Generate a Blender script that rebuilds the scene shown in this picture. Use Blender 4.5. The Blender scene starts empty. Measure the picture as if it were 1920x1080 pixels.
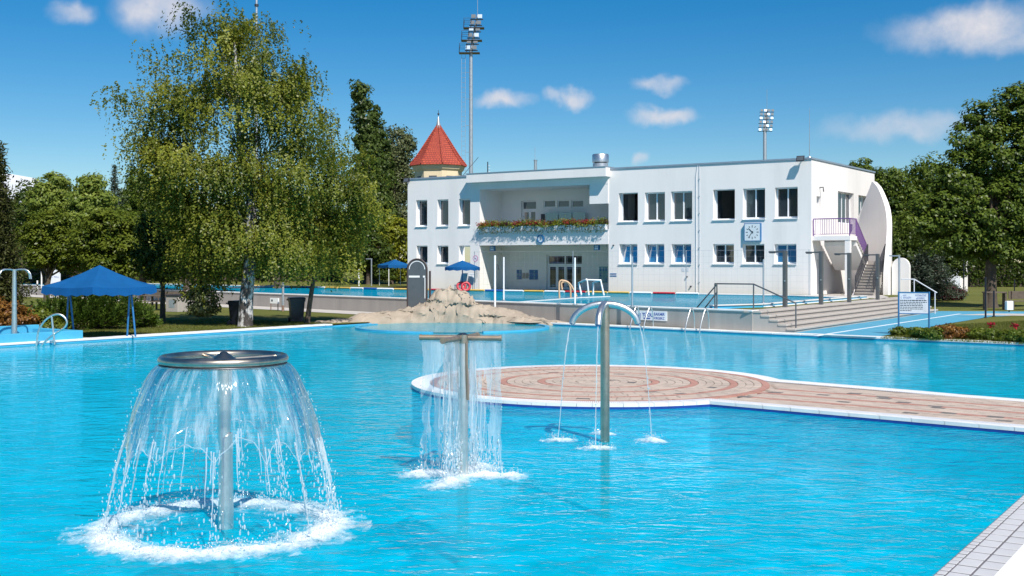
import bpy, bmesh, math, random
import numpy as np
from mathutils import Vector, Matrix

R = math.radians
sc = bpy.context.scene
col = sc.collection

# ------------------------------------------------------------------ camera
F, HY, H = 2160.0, 493.0, 2.5           # focal length in px of a 1920 frame, horizon row, eye height
cam_data = bpy.data.cameras.new('camera')
cam_data.sensor_width = 36.0
cam_data.lens = F / 1920 * 36
cam_data.shift_y = -(540 - HY) / 1920
cam_data.clip_start, cam_data.clip_end = 0.1, 3000
cam = bpy.data.objects.new('camera', cam_data)
col.objects.link(cam)
cam.location = (0, 0, H)
cam.rotation_euler = (R(90), 0, 0)
sc.camera = cam

# ------------------------------------------------------------------ sun, sky, exposure
U = Vector((0.831, -0.556, 0))          # along the house front, towards the right
N = Vector((0.556, 0.831, 0))           # into the house
SUN = (U * 0.57 - N * 0.35 + Vector((0, 0, 0.76))).normalized()
sun_data = bpy.data.lights.new('sun', 'SUN')
sun_data.energy = 4.3
sun_data.angle = R(0.53)
sun_data.color = (1.0, 0.955, 0.88)
sun = bpy.data.objects.new('sun', sun_data)
col.objects.link(sun)
sun.rotation_euler = SUN.to_track_quat('Z', 'Y').to_euler()
sun.location = SUN * 60

world = bpy.data.worlds.new('World')
sc.world = world
world.use_nodes = True
wt = world.node_tree
wt.nodes.clear()
def wn(t, **k):
    n = wt.nodes.new(t)
    for a, b in k.items():
        setattr(n, a, b)
    return n
def wl(a, b): wt.links.new(a, b)
SKY = 0.085
sky = wn('ShaderNodeTexSky', sky_type='NISHITA', sun_disc=False)
sky.sun_elevation = math.asin(SUN.z)
sky.sun_rotation = math.atan2(SUN.x, SUN.y)
sky.altitude, sky.air_density, sky.dust_density, sky.ozone_density = 0, 0.9, 0.15, 3.0
hs = wn('ShaderNodeHueSaturation')
hs.inputs['Hue'].default_value = 0.498
hs.inputs['Saturation'].default_value = 1.50
hs.inputs['Value'].default_value = 0.85
wl(sky.outputs[0], hs.inputs['Color'])
tc = wn('ShaderNodeTexCoord')
nz = wn('ShaderNodeTexNoise'); nz.inputs['Scale'].default_value = 24; nz.inputs['Detail'].default_value = 4; nz.inputs['Roughness'].default_value = 0.55
wl(tc.outputs['Generated'], nz.inputs['Vector'])
sub = wn('ShaderNodeVectorMath', operation='SUBTRACT'); sub.inputs[1].default_value = (.5, .5, .5)
wl(nz.outputs['Color'], sub.inputs[0])
scl = wn('ShaderNodeVectorMath', operation='SCALE'); scl.inputs['Scale'].default_value = 0.034
wl(sub.outputs[0], scl.inputs[0])
add = wn('ShaderNodeVectorMath', operation='ADD')
wl(tc.outputs['Generated'], add.inputs[0]); wl(scl.outputs[0], add.inputs[1])
def pix_dir(x, y): return Vector(((x - 960) / F, 1.0, (HY - y) / F)).normalized()
# small fair-weather clouds: (direction, half width, half height, density), all round the sky
clouds = [(pix_dir(x, y), w / F, h / F, a) for x, y, w, h, a in
          [(135, 24, 50, 24, .8), (303, 14, 85, 52, 1.0), (945, 188, 62, 20, 1.0), (1078, 186, 46, 20, 1.0),
           (1034, 188, 26, 18, .6), (1242, 160, 55, 18, .75), (1246, 217, 66, 21, 1.05), (1206, 296, 18, 16, .6),
           (1815, 52, 150, 46, 1.05), (1690, 238, 170, 30, .62), (1930, 70, 110, 30, .8)]]
crng = random.Random(8)
for k in range(9):
    az, el = crng.uniform(R(40), R(320)), R(crng.uniform(4, 30))
    d = Vector((math.sin(az) * math.cos(el), math.cos(az) * math.cos(el), math.sin(el)))
    w = crng.uniform(.05, .11)
    clouds.append((d, w, w * .32, .9))
prev = None
for d, w, h, a in clouds:
    right = d.cross(Vector((0, 0, 1))).normalized(); up = right.cross(d)
    comb = wn('ShaderNodeCombineXYZ')
    for i, v in enumerate((right / w, up / h)):
        dt = wn('ShaderNodeVectorMath', operation='DOT_PRODUCT'); dt.inputs[1].default_value = v
        wl(add.outputs[0], dt.inputs[0]); wl(dt.outputs['Value'], comb.inputs[i])
    # both products are measured from the plane through the cloud's centre, so the far side is cut off below
    dt = wn('ShaderNodeVectorMath', operation='DOT_PRODUCT'); dt.inputs[1].default_value = d * -40
    wl(add.outputs[0], dt.inputs[0])
    ad = wn('ShaderNodeMath', operation='ADD'); ad.inputs[1].default_value = 36.0; ad.use_clamp = False
    wl(dt.outputs['Value'], ad.inputs[0])
    mx = wn('ShaderNodeMath', operation='MAXIMUM'); mx.inputs[1].default_value = 0.0
    wl(ad.outputs[0], mx.inputs[0]); wl(mx.outputs[0], comb.inputs[2])
    ln = wn('ShaderNodeVectorMath', operation='LENGTH'); wl(comb.outputs[0], ln.inputs[0])
    mr = wn('ShaderNodeMapRange', interpolation_type='SMOOTHSTEP')
    mr.inputs['From Min'].default_value, mr.inputs['From Max'].default_value = 1.12, 0.15
    mr.inputs['To Min'].default_value, mr.inputs['To Max'].default_value = 0, a
    wl(ln.outputs['Value'], mr.inputs['Value'])
    if prev is None:
        prev = mr.outputs[0]
    else:
        m = wn('ShaderNodeMath', operation='MAXIMUM'); wl(prev, m.inputs[0]); wl(mr.outputs[0], m.inputs[1]); prev = m.outputs[0]
n2 = wn('ShaderNodeTexNoise'); n2.inputs['Scale'].default_value = 22; n2.inputs['Detail'].default_value = 5; n2.inputs['Roughness'].default_value = .65
wl(tc.outputs['Generated'], n2.inputs['Vector'])
r2 = wn('ShaderNodeMapRange'); r2.inputs['From Min'].default_value, r2.inputs['From Max'].default_value = .3, .62
r2.inputs['To Min'].default_value, r2.inputs['To Max'].default_value = .45, 1.0
wl(n2.outputs[0], r2.inputs['Value'])
mu = wn('ShaderNodeMath', operation='MULTIPLY', use_clamp=True); wl(prev, mu.inputs[0]); wl(r2.outputs[0], mu.inputs[1])
mixc = wn('ShaderNodeMix', data_type='RGBA')
wl(mu.outputs[0], mixc.inputs['Factor']); wl(hs.outputs[0], mixc.inputs['A'])
mixc.inputs['B'].default_value = (.53 / SKY, .525 / SKY, .56 / SKY, 1)
bg = wn('ShaderNodeBackground'); bg.inputs['Strength'].default_value = SKY
wl(mixc.outputs['Result'], bg.inputs['Color'])
wo = wn('ShaderNodeOutputWorld'); wl(bg.outputs[0], wo.inputs['Surface'])

sc.view_settings.view_transform = 'Standard'
sc.view_settings.look = 'None'
sc.view_settings.exposure = 0.5
sc.view_settings.gamma = 1.0
sc.view_settings.use_curve_mapping = False
sc.cycles.use_denoising = True
sc.cycles.max_bounces = 7
sc.cycles.diffuse_bounces = 3
sc.cycles.glossy_bounces = 3
sc.cycles.transparent_max_bounces = 9

# ------------------------------------------------------------------ pixel to place
def gp(x, y, z=0.1):
    """the point of the level z that the photograph shows at (x, y)"""
    D = F * (H - z) / (y - HY)
    return Vector(((x - 960) / F * D, D, z))
def dp(x, y, D):
    return Vector(((x - 960) / F * D, D, H - (y - HY) / F * D))

# ------------------------------------------------------------------ mesh helpers
class MB:
    def __init__(s): s.v, s.f, s.m = [], [], []
    def add(s, vs, fs, mi=0):
        o = len(s.v); s.v += [tuple(p) for p in vs]; s.f += [tuple(o + i for i in f) for f in fs]; s.m += [mi] * len(fs); return s
    def box(s, a, b, mi=0):
        (x0, y0, z0), (x1, y1, z1) = a, b
        return s.add([(x0, y0, z0), (x1, y0, z0), (x1, y1, z0), (x0, y1, z0), (x0, y0, z1), (x1, y0, z1), (x1, y1, z1), (x0, y1, z1)],
                     [(0, 3, 2, 1), (4, 5, 6, 7), (0, 1, 5, 4), (1, 2, 6, 5), (2, 3, 7, 6), (3, 0, 4, 7)], mi)
    def bev(s, a, b, w, mi=0):
        """box with the upright and top edges chamfered"""
        (x0, y0, z0), (x1, y1, z1) = a, b
        def ring(i, z): return [(x0 + i, y0, z), (x1 - i, y0, z), (x1, y0 + i, z), (x1, y1 - i, z), (x1 - i, y1, z), (x0 + i, y1, z), (x0, y1 - i, z), (x0, y0 + i, z)]
        def inner(z): return [(x0 + w, y0 + w, z), (x1 - w, y0 + w, z), (x1 - w, y0 + w, z), (x1 - w, y1 - w, z), (x1 - w, y1 - w, z), (x0 + w, y1 - w, z), (x0 + w, y1 - w, z), (x0 + w, y0 + w, z)]
        top = [(x0 + w, y0 + w, z1), (x1 - w, y0 + w, z1), (x1 - w, y1 - w, z1), (x0 + w, y1 - w, z1)]
        vs = ring(w, z0) + ring(w, z1 - w) + top
        fs = [tuple(range(7, -1, -1))] + [(i, (i + 1) % 8, 8 + (i + 1) % 8, 8 + i) for i in range(8)]
        q = [16, 16, 17, 17, 18, 18, 19, 19]
        q = [16, 17, 17, 18, 18, 19, 19, 16]
        for i in range(8):
            j = (i + 1) % 8
            fs.append((8 + i, 8 + j, q[j], q[i]) if q[i] != q[j] else (8 + i, 8 + j, q[i]))
        fs.append((16, 17, 18, 19))
        return s.add(vs, fs, mi)
    def prism(s, poly, z0, z1, mi=0):
        n = len(poly)
        return s.add([(p[0], p[1], z0) for p in poly] + [(p[0], p[1], z1) for p in poly],
                     [tuple(range(n - 1, -1, -1)), tuple(range(n, 2 * n))] + [(i, (i + 1) % n, n + (i + 1) % n, n + i) for i in range(n)], mi)
    def tube(s, path, r, seg=10, mi=0, caps=True):
        P = [Vector(p) for p in path]; n = len(P)
        rs = r if isinstance(r, (list, tuple)) else [r] * n
        t0 = (P[1] - P[0]).normalized()
        ref = Vector((0, 0, 1)) if abs(t0.z) < .9 else Vector((1, 0, 0))
        x = t0.cross(ref).normalized()
        vs, fs = [], []
        for i in range(n):
            t = ((P[i] - P[i - 1]).normalized() if i else t0) + ((P[i + 1] - P[i]).normalized() if i < n - 1 else Vector())
            t = t.normalized() if t.length > 1e-6 else t0
            x = (x - t * x.dot(t)).normalized(); y = t.cross(x)
            for k in range(seg):
                a = 2 * math.pi * k / seg
                vs.append(P[i] + (x * math.cos(a) + y * math.sin(a)) * rs[i])
        for i in range(n - 1):
            for k in range(seg):
                k2 = (k + 1) % seg
                fs.append((i * seg + k, i * seg + k2, (i + 1) * seg + k2, (i + 1) * seg + k))
        if caps:
            fs += [tuple(range(seg - 1, -1, -1)), tuple(range((n - 1) * seg, n * seg))]
        return s.add(vs, fs, mi)
    def lathe(s, prof, c=(0, 0, 0), seg=32, mi=0, closed=False):
        vs, fs, n = [], [], len(prof)
        for k in range(seg):
            a = 2 * math.pi * k / seg
            for r, z in prof: vs.append((c[0] + r * math.cos(a), c[1] + r * math.sin(a), c[2] + z))
        for k in range(seg):
            k2 = (k + 1) % seg
            for i in range(n if closed else n - 1):
                j = (i + 1) % n
                fs.append((k * n + i, k2 * n + i, k2 * n + j, k * n + j))
        return s.add(vs, fs, mi)
    def build(s, name, mat, parent=None, smooth=False):
        me = bpy.data.meshes.new(name)
        me.from_pydata(s.v, [], s.f)
        mats = mat if isinstance(mat, (list, tuple)) else [mat]
        for m in mats: me.materials.append(m)
        if len(mats) > 1: me.polygons.foreach_set('material_index', s.m)
        bm = bmesh.new(); bm.from_mesh(me)
        bmesh.ops.remove_doubles(bm, verts=bm.verts, dist=1e-6)
        bmesh.ops.recalc_face_normals(bm, faces=bm.faces)
        bm.to_mesh(me); bm.free()
        if smooth:
            me.polygons.foreach_set('use_smooth', [True] * len(me.polygons))
            if hasattr(me, 'set_sharp_from_angle'): me.set_sharp_from_angle(angle=R(42))
        return link(name, me, parent)
def link(name, me, parent=None):
    o = bpy.data.objects.new(name, me); col.objects.link(o)
    if parent is not None: o.parent = parent
    return o
def tag(o, label=None, cat=None, group=None, kind=None):
    if label: o['label'] = label
    if cat: o['category'] = cat
    if group: o['group'] = group
    if kind: o['kind'] = kind
    return o
def thing(name, loc, label, cat, rz=0.0, group=None):
    o = bpy.data.objects.new(name, None); col.objects.link(o)
    o.location = loc; o.rotation_euler = (0, 0, rz); o.empty_display_size = .3
    return tag(o, label, cat, group)
def copy_tree(o, parent=None):
    c = o.copy(); col.objects.link(c); c.parent = parent
    for ch in list(o.children): copy_tree(ch, c)
    return c
def arc(c, r, a0, a1, n):
    return [(c[0] + r * math.cos(a0 + (a1 - a0) * i / n), c[1] + r * math.sin(a0 + (a1 - a0) * i / n)) for i in range(n + 1)]

# ------------------------------------------------------------------ materials
def nodes(name):
    m = bpy.data.materials.new(name); m.use_nodes = True
    t = m.node_tree; b = t.nodes['Principled BSDF']
    return m, t, b
def noise(t, scale, detail=4, rough=.55, src=None, vec=None):
    n = t.nodes.new('ShaderNodeTexNoise'); n.inputs['Scale'].default_value = scale
    n.inputs['Detail'].default_value = detail; n.inputs['Roughness'].default_value = rough
    if vec is None:
        tcn = t.nodes.new('ShaderNodeTexCoord'); vec = tcn.outputs[src or 'Object']
    t.links.new(vec, n.inputs['Vector'])
    return n
def ramp(t, src, lo, hi, a, b):
    r = t.nodes.new('ShaderNodeMapRange')
    r.inputs['From Min'].default_value, r.inputs['From Max'].default_value = lo, hi
    r.inputs['To Min'].default_value, r.inputs['To Max'].default_value = a, b
    t.links.new(src, r.inputs['Value'])
    return r.outputs[0]
def mixcol(t, fac, a, b):
    m = t.nodes.new('ShaderNodeMix'); m.data_type = 'RGBA'
    if hasattr(fac, 'is_output'): t.links.new(fac, m.inputs['Factor'])
    else: m.inputs['Factor'].default_value = fac
    for s_, v in (('A', a), ('B', b)):
        if hasattr(v, 'is_output'): t.links.new(v, m.inputs[s_])
        else: m.inputs[s_].default_value = (*v, 1)
    return m.outputs['Result']
def M(name, c, rough=.6, metal=0.0, var=.10, scale=2.5, bump=0.0, bscale=30, dirt=None, dscale=.6, spec=.5, streak=False):
    m, t, b = nodes(name)
    tcn = t.nodes.new('ShaderNodeTexCoord'); vec = tcn.outputs['Object']
    if streak:
        mp = t.nodes.new('ShaderNodeMapping'); mp.inputs['Scale'].default_value = (1, 1, .12)
        t.links.new(vec, mp.inputs['Vector']); vs = mp.outputs[0]
    else: vs = vec
    n = noise(t, scale, 6, .6, vec=vs)
    lo = tuple(max(0, x * (1 - var)) for x in c); hi = tuple(min(1, x * (1 + var)) for x in c)
    out = mixcol(t, ramp(t, n.outputs[0], .3, .7, 0, 1), lo, hi)
    if dirt:
        n2_ = noise(t, dscale, 7, .7, vec=vs)
        out = mixcol(t, ramp(t, n2_.outputs[0], .5, .75, 0, .6), out, dirt)
    t.links.new(out, b.inputs['Base Color'])
    b.inputs['Roughness'].default_value = rough
    t.links.new(ramp(t, n.outputs[0], .2, .8, max(.03, rough * .85), min(1, rough * 1.12)), b.inputs['Roughness'])
    b.inputs['Metallic'].default_value = metal
    b.inputs['Specular IOR Level'].default_value = spec
    if bump:
        nb = noise(t, bscale, 5, .6, vec=vec)
        bp = t.nodes.new('ShaderNodeBump'); bp.inputs['Strength'].default_value = bump; bp.inputs['Distance'].default_value = .02
        t.links.new(nb.outputs[0], bp.inputs['Height']); t.links.new(bp.outputs[0], b.inputs['Normal'])
    return m

MAT = dict(
    render=M('white_render', (.84, .80, .775), .8, var=.035, scale=.7, bump=.15, bscale=60, dirt=(.68, .655, .63), dscale=.45, streak=True, spec=.2),
    render_in=M('recess_render', (.80, .80, .79), .8, var=.03, scale=.8, bump=.1, bscale=60, spec=.2),
    white=M('white_paint', (.82, .82, .83), .45, var=.03),
    pvc=M('white_window_frame', (.84, .85, .87), .35, var=.02),
    sill=M('sill_metal', (.62, .65, .70), .4, var=.04),
    roofmetal=M('roof_flashing', (.30, .37, .45), .45, metal=.3, var=.06),
    roofing=M('roof_felt', (.22, .22, .23), .9, var=.1),
    steel=M('brushed_steel', (.70, .69, .67), .36, metal=.92, var=.08, scale=14, bump=.05, bscale=120),
    steel_worn=M('stained_steel', (.50, .44, .36), .34, metal=1, var=.16, scale=7, dirt=(.33, .24, .15), dscale=5),
    steel_old=M('old_pipe', (.30, .235, .18), .5, metal=.6, var=.22, scale=9, dirt=(.42, .30, .14), dscale=6),
    galv=M('galvanised', (.50, .54, .58), .45, metal=.7, var=.08, scale=4),
    darkmetal=M('dark_metal', (.055, .055, .065), .45, metal=.4, var=.15),
    showerpost=M('shower_post_metal', (.16, .16, .165), .42, metal=.6, var=.14, scale=2),
    purple=M('purple_paint', (.17, .07, .26), .45, var=.1),
    concrete=M('wall_concrete', (.40, .365, .335), .85, var=.10, scale=1.6, bump=.25, bscale=25, dirt=(.32, .30, .28), dscale=.7, streak=True, spec=.2),
    steps=M('step_stone', (.44, .395, .355), .8, var=.08, scale=2.2, bump=.15, bscale=30, dirt=(.34, .31, .28), dscale=1.1, spec=.2),
    path=M('path_concrete', (.50, .46, .42), .85, var=.08, scale=1.5, bump=.15, spec=.2),
    coping=M('coping_white', (.74, .73, .71), .55, var=.05, scale=3, dirt=(.60, .58, .55), dscale=1.2),
    deckwhite=M('white_deck', (.84, .84, .83), .5, var=.025, scale=1.5, bump=.06, bscale=80),
    tile=M('deck_tile', (.56, .55, .55), .5, var=.09, scale=5, dirt=(.44, .43, .42), dscale=2.5),
    grout=M('dark_grout', (.14, .13, .14), .9, var=.1),
    bluetile=M('navy_tile', (.015, .05, .26), .25, var=.15, scale=8),
    poolblue=M('pool_paint', (.0, .62, .82), .6, var=.05, scale=1.2),
    poolwall=M('pool_wall_tile', (.0, .30, .46), .5, var=.06, scale=2),
    pathblue=M('blue_deck_paint', (.085, .32, .46), .7, var=.06, scale=1.2, bump=.1, dirt=(.16, .38, .50), dscale=.8, spec=.25),
    rimblue=M('basin_blue_paint', (.07, .38, .58), .45, var=.08, scale=2),
    linewhite=M('line_paint', (.75, .77, .78), .6, var=.05),
    paver=M('paver_beige', (.50, .405, .335), .85, var=.13, scale=2.2, bump=.2, bscale=50, dirt=(.40, .33, .29), dscale=1.5, spec=.2),
    paver2=M('paver_grey_beige', (.45, .37, .31), .85, var=.13, scale=2.2, bump=.2, bscale=50, spec=.2),
    paver_red=M('paver_red', (.42, .225, .18), .85, var=.12, scale=4, bump=.2, bscale=50, spec=.2),
    paver_dark=M('paver_worn_dark', (.16, .14, .13), .9, var=.2, scale=4),
    sand=M('joint_sand', (.40, .33, .28), .95, var=.1, scale=8),
    rock=M('cast_rock', (.37, .305, .24), .9, var=.2, scale=1.3, bump=.8, bscale=9, dirt=(.28, .23, .18), dscale=1.6, spec=.15),
    lampgrey=M('lamp_housing', (.10, .115, .13), .6, var=.2),
    bluecloth=M('blue_canvas', (.004, .085, .25), .8, var=.10, scale=2, bump=.1, bscale=14, spec=.2),
    bluemetal=M('blue_paint', (.03, .16, .36), .4, var=.1),
    teal=M('teal_panel', (.16, .36, .38), .2, var=.06),
    cream=M('cream_render', (.72, .60, .40), .85, var=.06, scale=.8, spec=.2),
    lead=M('lead_grey', (.42, .43, .44), .45, metal=.5, var=.1),
    board=M('dark_board', (.085, .10, .115), .55, var=.12, scale=3),
    frame=M('frame_brown', (.06, .04, .038), .5, var=.15),
    bin=M('navy_plastic', (.010, .013, .024), .4, var=.15),
    wood=M('weathered_wood', (.13, .10, .075), .8, var=.25, scale=5),
    brownpost=M('rusty_post', (.25, .16, .12), .7, var=.25, scale=3),
    red=M('red_plastic', (.52, .03, .05), .4, var=.1),
    yellow=M('yellow_plastic', (.72, .46, .12), .45, var=.1),
    blueplastic=M('blue_plastic', (.03, .12, .40), .4, var=.1),
    orange=M('tan_paint', (.62, .40, .24), .5, var=.1),
    clock=M('clock_dial', (.66, .72, .76), .4, var=.04),
    ink=M('dark_ink', (.03, .045, .07), .6, var=.1),
    inkblue=M('blue_ink', (.05, .10, .38), .6, var=.1),
    pink=M('pink_paint', (.62, .22, .38), .5, var=.05),
    panelblue=M('notice_board_blue', (.045, .15, .36), .4, var=.08),
    paper=M('paper', (.66, .70, .76), .7, var=.06),
    blind=M('blind_fabric', (.36, .33, .30), .8, var=.1),
    room=M('room_wall', (.55, .53, .50), .9, var=.15, scale=.8),
    blueglass=None, glass=None,
)
def glass_mat(name, tint, alpha, rough=.03):
    """a window pane: reflects at its surface and shows a part of the room behind"""
    m, t, b = nodes(name)
    t.nodes.remove(b); out = t.nodes['Material Output']
    fr = t.nodes.new('ShaderNodeFresnel'); fr.inputs['IOR'].default_value = 2.0
    gl = t.nodes.new('ShaderNodeBsdfGlossy'); gl.inputs['Roughness'].default_value = rough; gl.inputs['Color'].default_value = (.95, .97, 1, 1)
    nb = noise(t, 1.3, 2); bp = t.nodes.new('ShaderNodeBump'); bp.inputs['Strength'].default_value = .05; bp.inputs['Distance'].default_value = .05
    t.links.new(nb.outputs[0], bp.inputs['Height']); t.links.new(bp.outputs[0], gl.inputs['Normal'])
    tr = t.nodes.new('ShaderNodeBsdfTransparent'); tr.inputs['Color'].default_value = (.75, .8, .82, 1)
    df = t.nodes.new('ShaderNodeBsdfDiffuse'); df.inputs['Color'].default_value = (*tint, 1)
    m1 = t.nodes.new('ShaderNodeMixShader'); m1.inputs[0].default_value = alpha
    t.links.new(tr.outputs[0], m1.inputs[1]); t.links.new(df.outputs[0], m1.inputs[2])
    m2 = t.nodes.new('ShaderNodeMixShader'); t.links.new(fr.outputs[0], m2.inputs[0])
    t.links.new(m1.outputs[0], m2.inputs[1]); t.links.new(gl.outputs[0], m2.inputs[2])
    t.links.new(m2.outputs[0], out.inputs['Surface'])
    return m
MAT['glass'] = glass_mat('window_glass', (.055, .075, .10), .5)
MAT['blueglass'] = glass_mat('blue_foil_glass', (.035, .17, .34), .92, .08)
MAT['tealglass'] = glass_mat('teal_glass', (.16, .38, .42), .85, .1)

def leaf_mat(name, dark, light, trans=.35, gloss=.02):
    m, t, b = nodes(name)
    t.nodes.remove(b); out = t.nodes['Material Output']
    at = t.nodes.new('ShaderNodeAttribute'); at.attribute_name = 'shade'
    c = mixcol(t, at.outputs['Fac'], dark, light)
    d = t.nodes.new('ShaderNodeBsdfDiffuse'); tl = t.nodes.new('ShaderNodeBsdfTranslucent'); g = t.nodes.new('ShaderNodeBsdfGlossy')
    g.inputs['Roughness'].default_value = .42
    t.links.new(c, d.inputs['Color'])
    hsn = t.nodes.new('ShaderNodeHueSaturation'); hsn.inputs['Hue'].default_value = .485; hsn.inputs['Value'].default_value = 1.25
    t.links.new(c, hsn.inputs['Color']); t.links.new(hsn.outputs[0], tl.inputs['Color'])
    m1 = t.nodes.new('ShaderNodeMixShader'); m1.inputs[0].default_value = trans
    t.links.new(d.outputs[0], m1.inputs[1]); t.links.new(tl.outputs[0], m1.inputs[2])
    m2 = t.nodes.new('ShaderNodeMixShader'); m2.inputs[0].default_value = gloss
    t.links.new(m1.outputs[0], m2.inputs[1]); t.links.new(g.outputs[0], m2.inputs[2])
    t.links.new(m2.outputs[0], out.inputs['Surface'])
    return m
MAT.update(
    lf_birch=leaf_mat('birch_leaf', (.062, .092, .011), (.25, .262, .032), .37),
    lf_maple=leaf_mat('maple_leaf', (.032, .065, .008), (.15, .20, .026), .3),
    lf_bright=leaf_mat('bright_leaf', (.10, .155, .02), (.29, .34, .065), .4),
    lf_dark=leaf_mat('dark_leaf', (.028, .052, .008), (.085, .12, .018), .25),
    lf_locust=leaf_mat('locust_leaf', (.055, .09, .008), (.17, .20, .022), .35),
    lf_poplar=leaf_mat('poplar_leaf', (.04, .07, .014), (.10, .14, .03), .28),
    lf_olive=leaf_mat('olive_leaf', (.06, .08, .03), (.15, .17, .07), .28),
    lf_spruce=leaf_mat('spruce_needle', (.035, .055, .035), (.10, .13, .09), .1),
    lf_pine=leaf_mat('pine_needle', (.030, .042, .010), (.085, .085, .025), .12),
    lf_juniper=leaf_mat('juniper_needle', (.025, .06, .008), (.10, .15, .02), .18),
    lf_yellow=leaf_mat('yellow_leaf', (.12, .15, .012), (.33, .34, .03), .4),
    lf_purple=leaf_mat('purple_leaf', (.03, .008, .012), (.09, .025, .03), .2),
    lf_rust=leaf_mat('rust_leaf', (.12, .045, .012), (.30, .15, .03), .3),
    petal_red=leaf_mat('red_petal', (.20, .010, .02), (.42, .025, .04), .25),
    petal_white=leaf_mat('pale_petal', (.45, .40, .30), (.75, .70, .55), .25),
    grassblade=leaf_mat('grass_blade', (.06, .085, .012), (.20, .20, .045), .3),
    bark=M('bark_brown', (.085, .065, .048), .9, var=.3, scale=6, bump=.6, bscale=14),
)
def birch_bark():
    m, t, b = nodes('birch_bark')
    tcn = t.nodes.new('ShaderNodeTexCoord'); mp = t.nodes.new('ShaderNodeMapping'); mp.inputs['Scale'].default_value = (1.6, 1.6, .8)
    t.links.new(tcn.outputs['Object'], mp.inputs['Vector'])
    n = noise(t, 3.2, 6, .7, vec=mp.outputs[0])
    c = mixcol(t, ramp(t, n.outputs[0], .43, .52, 0, 1), (.50, .48, .46), (.045, .038, .034))
    t.links.new(c, b.inputs['Base Color']); b.inputs['Roughness'].default_value = .8
    bp = t.nodes.new('ShaderNodeBump'); bp.inputs['Strength'].default_value = .6; bp.inputs['Distance'].default_value = .04
    t.links.new(n.outputs[0], bp.inputs['Height']); t.links.new(bp.outputs[0], b.inputs['Normal'])
    return m
MAT['birchbark'] = birch_bark()

def grass_mat():
    m, t, b = nodes('lawn_grass')
    n = noise(t, .22, 6, .65); n3 = noise(t, 9, 4, .7)
    c = mixcol(t, ramp(t, n.outputs[0], .35, .65, 0, 1), (.115, .135, .026), (.20, .185, .055))
    c = mixcol(t, ramp(t, n3.outputs[0], .35, .7, 0, .6), c, (.085, .10, .018))
    t.links.new(c, b.inputs['Base Color']); b.inputs['Roughness'].default_value = .9; b.inputs['Specular IOR Level'].default_value = .15
    bp = t.nodes.new('ShaderNodeBump'); bp.inputs['Strength'].default_value = .9; bp.inputs['Distance'].default_value = .05
    nb = noise(t, 22, 4, .7); t.links.new(nb.outputs[0], bp.inputs['Height']); t.links.new(bp.outputs[0], b.inputs['Normal'])
    return m
MAT['grass'] = grass_mat()

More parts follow.
